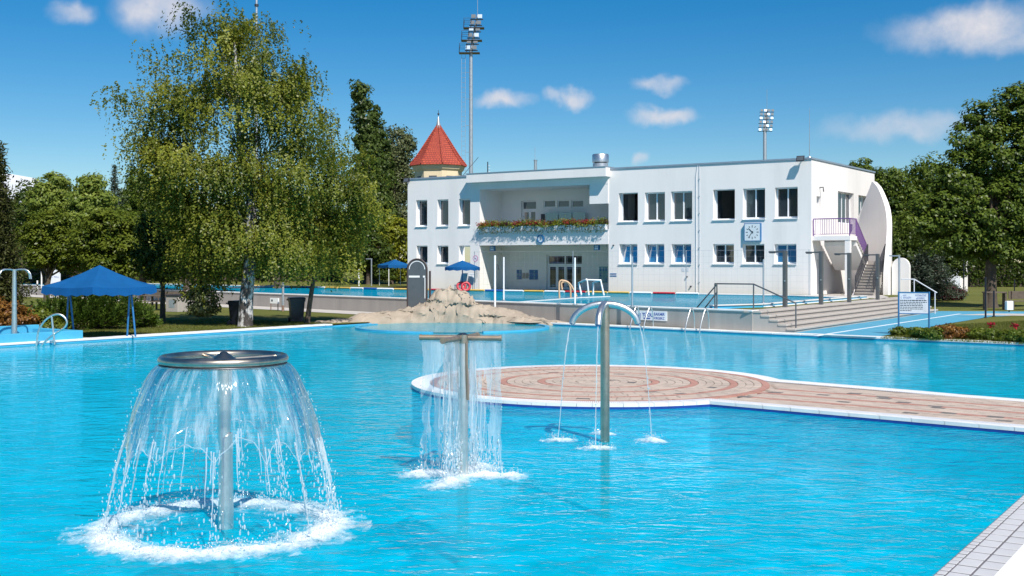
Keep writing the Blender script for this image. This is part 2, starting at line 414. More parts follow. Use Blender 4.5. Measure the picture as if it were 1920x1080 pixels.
def water_mat(name, tint, body, mix, bumpd, s1, s2, refl=1.0, caust=.55, calm=1.0):
    """clear pool water: Fresnel reflection over a tinted body; a caustic pattern painted in its tint passes light unevenly"""
    m, t, b = nodes(name)
    t.nodes.remove(b); out = t.nodes['Material Output']
    tcn = t.nodes.new('ShaderNodeTexCoord')
    mp = t.nodes.new('ShaderNodeMapping'); mp.inputs['Rotation'].default_value = (0, 0, R(20)); mp.inputs['Scale'].default_value = (.75, 1.25, 1)
    t.links.new(tcn.outputs['Object'], mp.inputs['Vector'])
    a = noise(t, s1, 3, .5, vec=mp.outputs[0]); a.inputs['Distortion'].default_value = .9
    c = noise(t, s2, 3, .55, vec=mp.outputs[0]); c.inputs['Distortion'].default_value = .5
    ad = t.nodes.new('ShaderNodeMath'); ad.operation = 'MULTIPLY_ADD'; ad.inputs[1].default_value = .45
    t.links.new(c.outputs[0], ad.inputs[0]); t.links.new(a.outputs[0], ad.inputs[2])
    # the water is choppy round the fountains and calmer towards the far wall
    sp = t.nodes.new('ShaderNodeSeparateXYZ'); t.links.new(tcn.outputs['Object'], sp.inputs[0])
    cm = t.nodes.new('ShaderNodeMath'); cm.operation = 'MULTIPLY'; t.links.new(ad.outputs[0], cm.inputs[0]); t.links.new(ramp(t, sp.outputs[1], 17, 30, 1, calm), cm.inputs[1])
    ad = cm
    bp = t.nodes.new('ShaderNodeBump'); bp.inputs['Strength'].default_value = 1; bp.inputs['Distance'].default_value = bumpd
    t.links.new(ad.outputs[0], bp.inputs['Height'])
    fr = t.nodes.new('ShaderNodeFresnel'); fr.inputs['IOR'].default_value = 1.07; t.links.new(bp.outputs[0], fr.inputs['Normal'])
    gl = t.nodes.new('ShaderNodeBsdfGlossy'); gl.inputs['Roughness'].default_value = .02; gl.inputs['Color'].default_value = (1, 1, 1, 1)
    t.links.new(bp.outputs[0], gl.inputs['Normal'])
    # caustic light painted into the tint: bright veins at a warped cell pattern's borders
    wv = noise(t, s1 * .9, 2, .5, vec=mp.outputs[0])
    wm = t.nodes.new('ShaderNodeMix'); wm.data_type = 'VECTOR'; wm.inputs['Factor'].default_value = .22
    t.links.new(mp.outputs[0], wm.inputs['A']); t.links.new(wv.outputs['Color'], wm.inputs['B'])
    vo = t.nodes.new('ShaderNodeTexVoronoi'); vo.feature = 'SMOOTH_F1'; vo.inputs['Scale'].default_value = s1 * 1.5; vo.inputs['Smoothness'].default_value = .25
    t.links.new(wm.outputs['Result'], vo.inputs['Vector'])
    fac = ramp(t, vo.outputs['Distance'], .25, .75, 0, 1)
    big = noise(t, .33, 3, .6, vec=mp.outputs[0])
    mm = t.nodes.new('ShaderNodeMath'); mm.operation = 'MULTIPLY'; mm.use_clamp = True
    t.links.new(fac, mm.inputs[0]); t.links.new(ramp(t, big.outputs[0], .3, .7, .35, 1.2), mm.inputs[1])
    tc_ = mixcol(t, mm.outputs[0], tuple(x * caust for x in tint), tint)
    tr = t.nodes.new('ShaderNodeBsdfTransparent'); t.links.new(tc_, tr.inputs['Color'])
    df = t.nodes.new('ShaderNodeBsdfDiffuse'); df.inputs['Color'].default_value = (*body, 1)
    bp2 = t.nodes.new('ShaderNodeBump'); bp2.inputs['Strength'].default_value = 1; bp2.inputs['Distance'].default_value = bumpd * 3.2
    t.links.new(ad.outputs[0], bp2.inputs['Height']); t.links.new(bp2.outputs[0], df.inputs['Normal'])
    m1 = t.nodes.new('ShaderNodeMixShader'); m1.inputs[0].default_value = mix
    t.links.new(tr.outputs[0], m1.inputs[1]); t.links.new(df.outputs[0], m1.inputs[2])
    fm = t.nodes.new('ShaderNodeMath'); fm.operation = 'MULTIPLY'; fm.inputs[1].default_value = refl; t.links.new(fr.outputs[0], fm.inputs[0])
    m2 = t.nodes.new('ShaderNodeMixShader'); t.links.new(fm.outputs[0], m2.inputs[0])
    t.links.new(m1.outputs[0], m2.inputs[1]); t.links.new(gl.outputs[0], m2.inputs[2])
    t.links.new(m2.outputs[0], out.inputs['Surface'])
    return m
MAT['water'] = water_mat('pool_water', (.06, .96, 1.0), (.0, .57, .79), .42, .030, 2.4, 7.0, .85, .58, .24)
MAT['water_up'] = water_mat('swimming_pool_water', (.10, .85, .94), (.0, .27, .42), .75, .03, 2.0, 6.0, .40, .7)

def spray_mat(name, white, lo, hi, sx, sz, base=.04):
    """falling water: clear sheet with glossy skin and whitish streaks of air"""
    m, t, b = nodes(name)
    t.nodes.remove(b); out = t.nodes['Material Output']
    uv = t.nodes.new('ShaderNodeUVMap')
    mp = t.nodes.new('ShaderNodeMapping'); mp.inputs['Scale'].default_value = (sx, sz, 1); t.links.new(uv.outputs[0], mp.inputs['Vector'])
    n = noise(t, 1.0, 5, .65, vec=mp.outputs[0])
    nb = noise(t, .55, 4, .6, vec=mp.outputs[0])
    bp = t.nodes.new('ShaderNodeBump'); bp.inputs['Strength'].default_value = 1; bp.inputs['Distance'].default_value = .03
    t.links.new(nb.outputs[0], bp.inputs['Height'])
    gl = t.nodes.new('ShaderNodeBsdfGlossy'); gl.inputs['Roughness'].default_value = .1; t.links.new(bp.outputs[0], gl.inputs['Normal'])
    fr = t.nodes.new('ShaderNodeFresnel'); fr.inputs['IOR'].default_value = 1.2; t.links.new(bp.outputs[0], fr.inputs['Normal'])
    tr = t.nodes.new('ShaderNodeBsdfTransparent'); tr.inputs['Color'].default_value = (.93, .97, .985, 1)
    df = t.nodes.new('ShaderNodeBsdfDiffuse'); df.inputs['Color'].default_value = (.80, .88, .92, 1)
    tl = t.nodes.new('ShaderNodeBsdfTranslucent'); tl.inputs['Color'].default_value = (.80, .88, .92, 1)
    dm = t.nodes.new('ShaderNodeMixShader'); dm.inputs[0].default_value = .5
    t.links.new(df.outputs[0], dm.inputs[1]); t.links.new(tl.outputs[0], dm.inputs[2])
    m1 = t.nodes.new('ShaderNodeMixShader'); t.links.new(ramp(t, n.outputs[0], lo, hi, base, white), m1.inputs[0])
    t.links.new(tr.outputs[0], m1.inputs[1]); t.links.new(dm.outputs[0], m1.inputs[2])
    fm = t.nodes.new('ShaderNodeMath'); fm.operation = 'MULTIPLY'; fm.inputs[1].default_value = .6; t.links.new(fr.outputs[0], fm.inputs[0])
    m2 = t.nodes.new('ShaderNodeMixShader'); t.links.new(fm.outputs[0], m2.inputs[0])
    t.links.new(m1.outputs[0], m2.inputs[1]); t.links.new(gl.outputs[0], m2.inputs[2])
    t.links.new(m2.outputs[0], out.inputs['Surface'])
    return m
MAT['bell'] = spray_mat('bell_water', .75, .48, .74, 55, 2.2, .045)
MAT['curtain'] = spray_mat('curtain_water', .72, .38, .74, 15, 1.6, .22)
def foam_mat(name, lo, hi, scale):
    m, t, b = nodes(name)
    t.nodes.remove(b); out = t.nodes['Material Output']
    n = noise(t, scale, 7, .72)
    at = t.nodes.new('ShaderNodeAttribute'); at.attribute_name = 'shade'
    sb = t.nodes.new('ShaderNodeMath'); sb.operation = 'MULTIPLY_ADD'; sb.inputs[1].default_value = .55; t.links.new(at.outputs['Fac'], sb.inputs[0]); t.links.new(n.outputs[0], sb.inputs[2])
    d = t.nodes.new('ShaderNodeBsdfDiffuse'); d.inputs['Color'].default_value = (.86, .90, .92, 1)
    tr = t.nodes.new('ShaderNodeBsdfTransparent')
    m1 = t.nodes.new('ShaderNodeMixShader'); t.links.new(ramp(t, sb.outputs[0], lo, hi, 0, .85), m1.inputs[0])
    t.links.new(tr.outputs[0], m1.inputs[1]); t.links.new(d.outputs[0], m1.inputs[2])
    t.links.new(m1.outputs[0], out.inputs['Surface'])
    return m
MAT['foam'] = foam_mat('foam', .52, 1.12, 9)
def drop_mat():
    m, t, b = nodes('water_drop')
    t.nodes.remove(b); out = t.nodes['Material Output']
    g = t.nodes.new('ShaderNodeBsdfGlossy'); g.inputs['Roughness'].default_value = .08
    d = t.nodes.new('ShaderNodeBsdfDiffuse'); d.inputs['Color'].default_value = (.85, .92, .95, 1)
    tr = t.nodes.new('ShaderNodeBsdfTransparent'); tr.inputs['Color'].default_value = (.95, .98, 1, 1)
    m0 = t.nodes.new('ShaderNodeMixShader'); m0.inputs[0].default_value = .35
    t.links.new(tr.outputs[0], m0.inputs[1]); t.links.new(d.outputs[0], m0.inputs[2])
    m1 = t.nodes.new('ShaderNodeMixShader'); m1.inputs[0].default_value = .22
    t.links.new(m0.outputs[0], m1.inputs[1]); t.links.new(g.outputs[0], m1.inputs[2])
    t.links.new(m1.outputs[0], out.inputs['Surface'])
    return m
MAT['drop'] = drop_mat()
# ================================================================== THE SETTING
Z0, Z1 = 0.10, 0.82                      # lower ground, upper terrace
rng = random.Random(3)
def V2(p): return Vector((p[0], p[1], 0))

# lower pool outline (inner edge of its coping), anticlockwise
RQ = Vector((5.34, 12.0, 0)); RD = Vector((.556, .831, 0))
pA = RQ - RD * 26
pC = Vector((18.6, 32.0, 0)); pD = Vector((8.98, 39.6, 0)); pE = Vector((-3.1, 50.5, 0))
pF = Vector((-7.05, 45.2, 0)); pG = Vector((-34.2, 8.7, 0))
POOL = [pA, RQ, pC, pD, pE, pF, pG]
def fill(name, outer, holes, z, mat, kind='structure', parent=None):
    bm = bmesh.new(); es = []
    for loop in [outer] + holes:
        vs = [bm.verts.new((p[0], p[1], z)) for p in loop]
        es += [bm.edges.new((vs[i], vs[(i + 1) % len(vs)])) for i in range(len(vs))]
    bmesh.ops.triangle_fill(bm, use_beauty=True, edges=es, normal=(0, 0, 1))
    for f in bm.faces:
        if f.normal.z < 0: f.normal_flip()
    me = bpy.data.meshes.new(name); bm.to_mesh(me); bm.free(); me.materials.append(mat)
    o = link(name, me, parent)
    if kind and parent is None: tag(o, kind=kind)
    return o
def offset(poly, d):
    """poly moved outwards by d (anticlockwise outline)"""
    out, n = [], len(poly)
    for i in range(n):
        a, b, c = poly[i - 1], poly[i], poly[(i + 1) % n]
        e1, e2 = (b - a).normalized(), (c - b).normalized()
        n1, n2 = Vector((e1.y, -e1.x, 0)), Vector((e2.y, -e2.x, 0))
        k = (n1 + n2); out.append(b + k * (d / max(.3, 1 + n1.dot(n2))))
    return out
BIG = [Vector((-700, -300, 0)), Vector((700, -300, 0)), Vector((700, 900, 0)), Vector((-700, 900, 0))]
tag(fill('ground', BIG, [offset(POOL, .05)], Z0 - .012, MAT['grass']), 'mown summer lawn around the pools', None, None, 'structure')

# the basin
mb = MB(); mb.add([(p.x, p.y, -1.05) for p in POOL], [tuple(range(len(POOL)))])
for i in range(len(POOL)):
    a, b = POOL[i], POOL[(i + 1) % len(POOL)]
    mb.add([(a.x, a.y, -1.05), (b.x, b.y, -1.05), (b.x, b.y, -.05), (a.x, a.y, -.05)], [(0, 1, 2, 3)], 1)
pool = tag(mb.build('pool_basin', [MAT['poolblue'], MAT['poolblue']]), kind='structure')
mb = MB()
for i in range(len(POOL)):
    a, b = POOL[i], POOL[(i + 1) % len(POOL)]
    e = (b - a).normalized(); nn = Vector((-e.y, e.x, 0)) * .004
    mb.add([(a.x + nn.x, a.y + nn.y, -.16), (b.x + nn.x, b.y + nn.y, -.16), (b.x + nn.x, b.y + nn.y, .045), (a.x + nn.x, a.y + nn.y, .045)], [(0, 1, 2, 3)], 0 if i in (0, 1, 6) else 1)
mb.build('waterline_tiles', [MAT['bluetile'], MAT['rimblue']], pool)

# coping: white stones round the outline, built one by one
def coping(name, a, b, w, zt, length, mat, parent, drop=.05, z0=None):
    e = (b - a); L = e.length; e.normalize(); o = Vector((e.y, -e.x, 0))
    n = max(1, round(L / length)); proto = None; l = L / n
    mb = MB(); mb.bev((.004, -.025, -drop), (l - .004, w, 0), .012)
    me = None
    for k in range(n):
        if me is None:
            ob = mb.build(name, mat, parent); me = ob.data
        else:
            ob = link(name, me, parent)
        p = a + e * (l * k)
        ob.location = (p.x, p.y, zt + rng.uniform(-.0015, .0015)); ob.rotation_euler = (0, 0, math.atan2(e.y, e.x))
        ob.scale = (1, -1, 1)
edge = bpy.data.objects.new('pool_coping', None); col.objects.link(edge); tag(edge, kind='structure')
coping('coping_stone', pC, pD, .42, Z0 + .005, 1.0, MAT['coping'], edge, .055)
coping('coping_stone', pD, pE, .42, Z0 + .005, 1.0, MAT['coping'], edge, .055)
coping('coping_stone', pF, pG, .46, Z0 + .005, 1.0, MAT['coping'], edge, .055)

# tiled overflow strip on the near right edge, every tile its own piece, and the white deck beside it
Ro = Vector((RD.y, -RD.x, 0)); ANG = math.atan2(RD.y, RD.x)
deck = MB(); q0, q1 = pA, RQ + RD * 24
a0, a1 = q0 + Ro * .415, q1 + Ro * .415; b1, b0 = q1 + Ro * 14, q0 + Ro * 14
deck.add([(*p.xy, .125) for p in (a0, a1, b1, b0)] + [(*p.xy, -.2) for p in (a0, a1, b1, b0)],
         [(0, 1, 2, 3), (0, 4, 5, 1), (1, 5, 6, 2), (2, 6, 7, 3), (3, 7, 4, 0)])
deck = tag(deck.build('pool_deck', MAT['deckwhite']), kind='structure')
bed = MB(); c0, c1 = q0, q1
bed.add([(*p.xy, z) for z in (.0955, -.05) for p in (c0 - Ro * .0, c1 - Ro * .0, a1 - Ro * .002, a0 - Ro * .002)], [(0, 1, 2, 3), (0, 4, 5, 1), (1, 5, 6, 2), (2, 6, 7, 3), (3, 7, 4, 0)])
strip = tag(bed.build('overflow_edge', MAT['grout']), kind='structure')
nv_ = MB(); nv_.add([(*p.xy, z) for p, z in ((q0 - Ro * .001, .05), (q1 - Ro * .001, .05), (q1 - Ro * .075, .004), (q0 - Ro * .075, .004))], [(0, 1, 2, 3)]); nv_.build('navy_lip', MAT['bluetile'], strip)
rows = [(.004, .075, .125), (.08, .235, .25), (.245, .405, .25)]
tme = []
for y0, y1, l in rows:
    mb = MB(); mb.bev((.015, y0 + .004, -.02), (l - .015, y1 - .004, 0), .003)
    tme.append((mb, l))
def lay_tile(mb, me, p):
    if me is None:
        ob = mb.build('tile', MAT['tile'], strip); me = ob.data
    else: ob = link('tile', me, strip)
    ob.location = (p.x, p.y, .1 + rng.uniform(-.0015, .0015)); ob.rotation_euler = (0, 0, ANG); ob.scale = (1, -1, 1)
    return me
for (mb, l), (y0, y1, _) in zip(tme, rows):
    me = None
    p0 = RQ - RD * 4.6
    for k in range(int(8.6 / l)): me = lay_tile(mb, me, p0 + RD * (l * k))

# water of the lower pool (the island stands through it)
def sheet(name, poly, z, mat, kind='structure'):
    return tag(fill(name, poly, [], z, mat), kind=kind)
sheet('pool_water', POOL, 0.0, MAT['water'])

# ------------------------------------------------------------------ paved island and walkway
IC, IR = Vector((1.75, 23.4, 0)), 3.78
w_n0, w_n1 = Vector((3.52, 19.95, 0)), Vector((7.40, 16.78, 0))
wd = (w_n1 - w_n0).normalized(); wq = Vector((-wd.y, wd.x, 0))          # along the walkway, across it (away from the camera)
WW = 3.75
end = w_n0 + wd * 13
def on_circle(p, d):                                                  # where a line leaves the circle (last crossing)
    m = p - IC; b_ = m.dot(d); c_ = m.length_squared - IR * IR
    return p + d * (-b_ + math.sqrt(max(0, b_ * b_ - c_)))
n_in = on_circle(w_n0 - wd * 6, wd); f_in = on_circle(w_n0 + wq * WW - wd * 8, wd)
an, af = math.atan2(*(n_in - IC).yx), math.atan2(*(f_in - IC).yx)
a_end = an + 2 * math.pi if an < af else an
# outline: along the far side of the walkway in, round the circle, out along its near side
ISL = [Vector((*p, 0)) for p in arc(IC, IR, af + .16, an + 2 * math.pi if an + 2 * math.pi - af < 2 * math.pi else an, 72)]
fl = w_n0 + wq * WW
flare = [fl + wd * 4.2, fl + wd * 3.0 + wq * .05, fl + wd * 1.9 + wq * .22]
ISL = ISL + [end] + [end + wq * WW] + flare
def ring_pts(poly, d): return offset(poly, d)
isl = bpy.data.objects.new('paved_island', None); col.objects.link(isl); tag(isl, kind='structure')
mb = MB()
base_poly = offset(ISL, -.03)
mb.prism([(p.x, p.y) for p in base_poly], -1.04, .07)
mb.build('island_base', [MAT['sand']], isl)
o2 = offset(ISL, -.004)
mb = MB()
for i in range(len(o2)):
    a, b = o2[i], o2[(i + 1) % len(o2)]
    mb.add([(a.x, a.y, -.14), (b.x, b.y, -.14), (b.x, b.y, .05), (a.x, a.y, .05)], [(0, 1, 2, 3)])
mb.build('waterline_tiles', MAT['bluetile'], isl)
mb = MB()
for i in range(len(o2)):
    a, b = base_poly[i], base_poly[(i + 1) % len(o2)]
    e = (b - a).normalized(); k = Vector((e.y, -e.x, 0)) * .006
    mb.add([(a.x + k.x, a.y + k.y, -1.04), (b.x + k.x, b.y + k.y, -1.04), (b.x + k.x, b.y + k.y, -.13), (a.x + k.x, a.y + k.y, -.13)], [(0, 1, 2, 3)])
mb.build('island_wall', MAT['poolblue'], isl)
# white rim: outer lip stones and the slatted overflow grate inside them
i1, i2 = offset(ISL, -.17), offset(ISL, -.36)
n = len(ISL)
rimmb = MB()
for i in range(n):
    if i == 73: continue
    a, b, c, d_ = ISL[i], ISL[(i + 1) % n], i1[(i + 1) % n], i1[i]
    L = (b - a).length; k = max(1, round(L / .5))
    for q in range(k):
        f0, f1 = q / k + .004 / L, (q + 1) / k - .004 / L
        P = [a.lerp(b, f0), a.lerp(b, f1), d_.lerp(c, f1), d_.lerp(c, f0)]
        m_ = MB(); m_.add([(p.x, p.y, .045) for p in P] + [(p.x, p.y, .1) for p in P], [(0, 3, 2, 1), (4, 5, 6, 7), (0, 1, 5, 4), (1, 2, 6, 5), (2, 3, 7, 6), (3, 0, 4, 7)])
        m_.build('rim_stone', MAT['coping'], isl)
gr = MB(); gb = MB()
for i in range(n):
    if i == 73: continue
    a, b, c, d_ = i1[i], i1[(i + 1) % n], i2[(i + 1) % n], i2[i]
    gb.add([(p.x, p.y, .078) for p in (a, b, c, d_)], [(0, 1, 2, 3)])
    L = (b - a).length; k = max(2, round(L / .034))
    for q in range(k):
        f0, f1 = (q + .16) / k, (q + .84) / k
        P = [a.lerp(b, f0), a.lerp(b, f1), d_.lerp(c, f1), d_.lerp(c, f0)]
        gr.add([(p.x, p.y, .079) for p in P] + [(p.x, p.y, .1) for p in P], [(4, 5, 6, 7), (0, 1, 5, 4), (1, 2, 6, 5), (2, 3, 7, 6), (3, 0, 4, 7)])
gb.build('grate_channel', MAT['coping'], isl)
tag(gr.build('grate_slats', MAT['white'], isl), kind='stuff')
# pavers: rings on the round part, straight courses on the walkway
pav = []                                       # (distance, corner points, material)
RI = IR - .37
def in_walk(p):
    r = p - w_n0; s, t_ = r.dot(wd), r.dot(wq)
    return s > -.5 and .36 < t_ < WW - .36 and (p - IC).length > RI + .01
rw = .155
rr = .0; ringi = 0
while rr < RI - .02:
    r0, r1 = rr + .006, min(rr + rw, RI) - .006
    k = max(5, round(2 * math.pi * (r0 + r1) / 2 / .235)); off = rng.random()
    red = ringi in (7, 12, 17, 21)
    for q in range(k):
        t0, t1 = 2 * math.pi * (q + off) / k, 2 * math.pi * (q + 1 + off) / k
        g = .005 / max(r1, .1)
        P = [(IC.x + r * math.cos(t), IC.y + r * math.sin(t)) for r, t in ((r0, t0 + g), (r1, t0 + g), (r1, t1 - g), (r0, t1 - g))]
        pav.append((P, 2 if red else rng.choice((0, 0, 1)) if rng.random() > .008 else 3))
    rr += rw; ringi += 1
cw = (WW - .72) / 16
for ci in range(16):
    t0 = .36 + cw * ci + .005; t1 = t0 + cw - .01
    s = -1.4 + (ci % 2) * .12
    while s < 12.6:
        l = .24
        P = [w_n0 + wd * (s + .005) + wq * t0, w_n0 + wd * (s + l - .005) + wq * t0, w_n0 + wd * (s + l - .005) + wq * t1, w_n0 + wd * (s + .005) + wq * t1]
        if min((p - IC).length for p in P) > RI + .01:
            red = ci in (3, 7, 11)
            worn = rng.random() < (.014 + .16 * math.exp(-((s - 3.2 + .28 * (ci - 6)) / .35) ** 2))
            pav.append(([(p.x, p.y) for p in P], 3 if worn else 2 if red else rng.choice((0, 0, 1))))
        s += l
def paver_mb(P, z): 
    m_ = MB(); m_.add([(x, y, .066) for x, y in P] + [(x, y, z) for x, y in P], [(4, 5, 6, 7), (0, 1, 5, 4), (1, 2, 6, 5), (2, 3, 7, 6), (3, 0, 4, 7)]); return m_
PM = [MAT['paver'], MAT['paver2'], MAT['paver_red'], MAT['paver_dark']]
def seen(P):
    x, y = P[0]; return y if abs(x / y) < 960 / F + .01 else 1e3
pav.sort(key=lambda q: seen(q[0]))
for P, mi in pav[:300]: paver_mb(P, .096 + rng.uniform(-.003, .003)).build('paver', PM[mi], isl)
rest = MB()
for P, mi in pav[300:]:
    z = .096 + rng.uniform(-.003, .003)
    rest.add([(x, y, .066) for x, y in P] + [(x, y, z) for x, y in P], [(4, 5, 6, 7), (0, 1, 5, 4), (1, 2, 6, 5), (2, 3, 7, 6), (3, 0, 4, 7)], mi)
tag(rest.build('pavers', PM, isl), kind='stuff')

# ------------------------------------------------------------------ upper terrace with its pool
wB, wA = Vector((8.45, 40.45, 0)), Vector((-17.1, 67.1, 0))
we = (wB - wA).normalized(); wl_out = wB - we * 120
wn_ = Vector((-we.y, we.x, 0))                                        # from the wall into the terrace
sv = Vector((10.2, 15.35, 0)).normalized(); S1 = wB + sv * 19.2
T_R = [S1, Vector((26.5, 80, 0)), Vector((12, 130, 0)), Vector((-90, 170, 0))]
TER = [wl_out, wB] + T_R
HB = Vector((-6.82, 75.3, 0))                                         # house: front left corner
# upper pool
up1 = wB + sv * 1.0 - U * 1.9 + wn_ * .0
UP = [wl_out + we * 36 + wn_ * .42, wB - we * 1.7 + wn_ * .42, wB + sv * 3.4 - U * 1.15, wB + sv * 16.5 - U * 1.15, HB + U * 25.4 - N * 1.3, HB - N * 1.9 - U * .5, Vector((-24, 88.5, 0)), Vector((-52, 112, 0))]
ter = fill('terrace', TER, [UP], Z1 - .004, MAT['grass'])
fill('house_paving', [UP[4] + U * .4 - N * .0, UP[3] + U * 1.1, S1 - U * .6, S1 + Vector((3.0, 12, 0)) - U * .9, HB + U * (27.05 + .02) + N * 8.5, HB + U * (27.05 + .02) - N * .02], [], Z1 + .001, MAT['path'])
# front wall: concrete bays, one by one, with a thin white lip on top
rw_ = bpy.data.objects.new('retaining_wall', None); col.objects.link(rw_)
tag(rw_, 'long grey concrete retaining wall in front of the raised swimming pool', 'wall')
rw_.location = (*wB.xy, 0); rw_.rotation_euler = (0, 0, math.atan2(we.y, we.x))
x = 0.0; bay = [5.6, 4.1, 5.0, 5.2] + [5.2] * 18
for L in bay:
    mb = MB(); mb.box((x - L + .008, 0, -.1), (x - .008, .32, Z1 - .03)); mb.build('concrete_bay', MAT['concrete'], rw_)
    mb = MB(); mb.bev((x - L + .004, -.03, Z1 - .028), (x - .004, .40, Z1 + .02), .01); mb.build('lip', MAT['coping'], rw_)
    x -= L
# basin of the upper pool
mb = MB(); mb.add([(p.x, p.y, Z1 - 1.6) for p in UP], [tuple(range(len(UP)))])
for i in range(len(UP)):
    a, b = UP[i], UP[(i + 1) % len(UP)]
    mb.add([(a.x, a.y, Z1 - 1.6), (b.x, b.y, Z1 - 1.6), (b.x, b.y, Z1 - .003), (a.x, a.y, Z1 - .003)], [(0, 1, 2, 3)])
tag(mb.build('swimming_pool_basin', MAT['poolblue']), kind='structure')
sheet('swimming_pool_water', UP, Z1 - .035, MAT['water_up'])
upe = bpy.data.objects.new('swimming_pool_coping', None); col.objects.link(upe); tag(upe, kind='structure')
for i in range(2, 7):
    coping('coping_stone', UP[i], UP[i + 1] if i < 7 else UP[0], .35, Z1 + .03, 1.2, MAT['coping'], upe)
# raised blue kerb with a white top on the right side of the upper pool
kb = bpy.data.objects.new('pool_kerb', None); col.objects.link(kb)
tag(kb, 'low white topped blue kerb between the upper pool and the wide steps', 'kerb')
p0, p1 = wB - we * 2.2 + wn_ * .55, wB + sv * 3.3 - U * 1.0
def bar(mb, a, b, w, z0, z1):
    e = (b - a).normalized(); o = Vector((-e.y, e.x, 0)) * w / 2
    P = [a - o, b - o, b + o, a + o]
    mb.add([(p.x, p.y, z0) for p in P] + [(p.x, p.y, z1) for p in P], [(0, 3, 2, 1), (4, 5, 6, 7), (0, 1, 5, 4), (1, 2, 6, 5), (2, 3, 7, 6), (3, 0, 4, 7)])
for a, b in ((p0, p1), (p1, wB + sv * 16.6 - U * 1.0)):
    mb = MB(); bar(mb, a, b, .16, Z1 - .1, Z1 + .10); mb.build('kerb_body', MAT['rimblue'], kb)
    mb = MB(); bar(mb, a, b, .24, Z1 + .10, Z1 + .135); mb.build('kerb_cap', MAT['coping'], kb)
# wide steps down to the blue path
st = bpy.data.objects.new('wide_steps', None); col.objects.link(st)
tag(st, 'wide pale stone steps from the upper terrace down to the blue path', 'steps')
st.location = (*wB.xy, 0); st.rotation_euler = (0, 0, math.atan2(sv.y, sv.x))
LS = 20.0; rise = (Z1 - Z0) / 5; tread = .31
for k in range(5):
    top = Z1 - rise * k
    y1, y0 = -tread * k, -tread * (k + 1)
    x = 0.0
    while x < LS:
        l = min(2.0, LS - x)
        mb = MB(); mb.bev((x + .003, y0, top - .065), (x + l - .003, y1 + (.35 if k == 0 else .02), top + (.001 if k == 0 else 0)), .012)
        mb.build('step_slab', MAT['steps'], st); x += l
mb = MB()                                                              # the end wall under the steps
for k in range(5): mb.box((.03, -tread * (k + 1) + .035, -.05), (LS - .03, -tread * k + .034, Z1 - rise * k - .066))
mb.build('step_core', MAT['concrete'], st)

# blue painted path, its white line, the concrete path along the wall, the left lawn path
bp_ = [gp(1440, 623, .104), gp(1640, 632.3, .104), gp(1762, 609, .104), gp(1858, 593.5, .104), gp(1960, 589, .104), gp(1960, 584, .104), gp(1700, 583, .104)]
bp_[0] = pD - Vector((.45, -.35, 0)) + Vector((0, .25, 0))
fill('painted_path', bp_, [], Z0 + .001, MAT['pathblue'])
mb = MB(); a, b = gp(1530, 629.5), gp(1800, 588.5); bar(mb, a, b, .13, Z0 - .01, Z0 + .005)
tag(mb.build('path_line', MAT['linewhite']), kind='structure')
gpth = [wA - we * 60 - wn_ * .02, wB - we * 9.0 - wn_ * .02, wB - we * 9.5 - wn_ * 1.6, wB - we * 16 - wn_ * 2.1, wA - we * 60 - wn_ * 2.4]
fill('wall_path', gpth, [], Z0 + .001, MAT['path'])
gpth = [gp(1790, 590.5), gp(1990, 593), gp(1990, 589), gp(1858, 587.8)]
fill('gravel_path', gpth, [], Z0 + .004, MAT['path'])
# ================================================================== THE POOL HOUSE
HL, HH, HDp = 27.05, 7.17, 11.2
house = thing('pool_house', (HB.x, HB.y, Z1), 'white two storey flat roofed pool house with recessed balcony and entrance', 'building', math.atan2(U.y, U.x))
def fs(px, off=0.0):
    """distance along the front (plane off metres behind it) at pixel column px"""
    k = (px - 960) / F; P = HB + N * off
    return (k * P.y - P.x) / (U.x - k * U.y)
def fh(px, py, off=0.0):
    P = HB + N * off + U * fs(px, off)
    return H - (py - HY) / F * P.y - Z1
WIN = []                                  # (x0, x1, z0, z1, kind)
def win(x0, x1, yt, yb, kind):
    c = (x0 + x1) / 2
    WIN.append((fs(x0), fs(x1), fh(c, yb), fh(c, yt), kind))
for x0, x1 in ((780, 801), (820, 840.7), (860.3, 881.6)): win(x0, x1, 375.0 - (x0 - 780) * .026, 424.6 - (x0 - 780) * .018, 'single')
for x0, x1 in ((781, 801.6), (820, 840.7), (860.5, 881.6)): win(x0, x1, 460.5, 494.5, 'single_low')
for (x0, x1, a, b), k in zip(((1160, 1196, 361.5, 415.5), (1209, 1246.7, 360.5, 414.8), (1258, 1297.8, 358.5, 413.8), (1337, 1377.8, 355, 412), (1393, 1434.4, 353, 410.6), (1453, 1495.6, 351, 409.2)),
                             ('open', 'double', 'double', 'open', 'bluish', 'bluish')): win(x0, x1, a, b, k)
for (x0, x1), k in zip(((1161, 1195), (1209, 1245.5), (1259, 1296), (1336.7, 1376), (1392, 1433), (1452, 1493)),
                       ('tilt', 'tilt', 'tilt', 'double', 'double', 'blue')): win(x0, x1, 457.5, 494.8, k)
RX0, RX1 = fs(899.5), fs(1141)
RD_ = 2.5
z_low = fh(1020, 459); z_bal = fh(1020, 433); z_can = fh(1020, 350)
z_fb = fh(1020, 336.5)
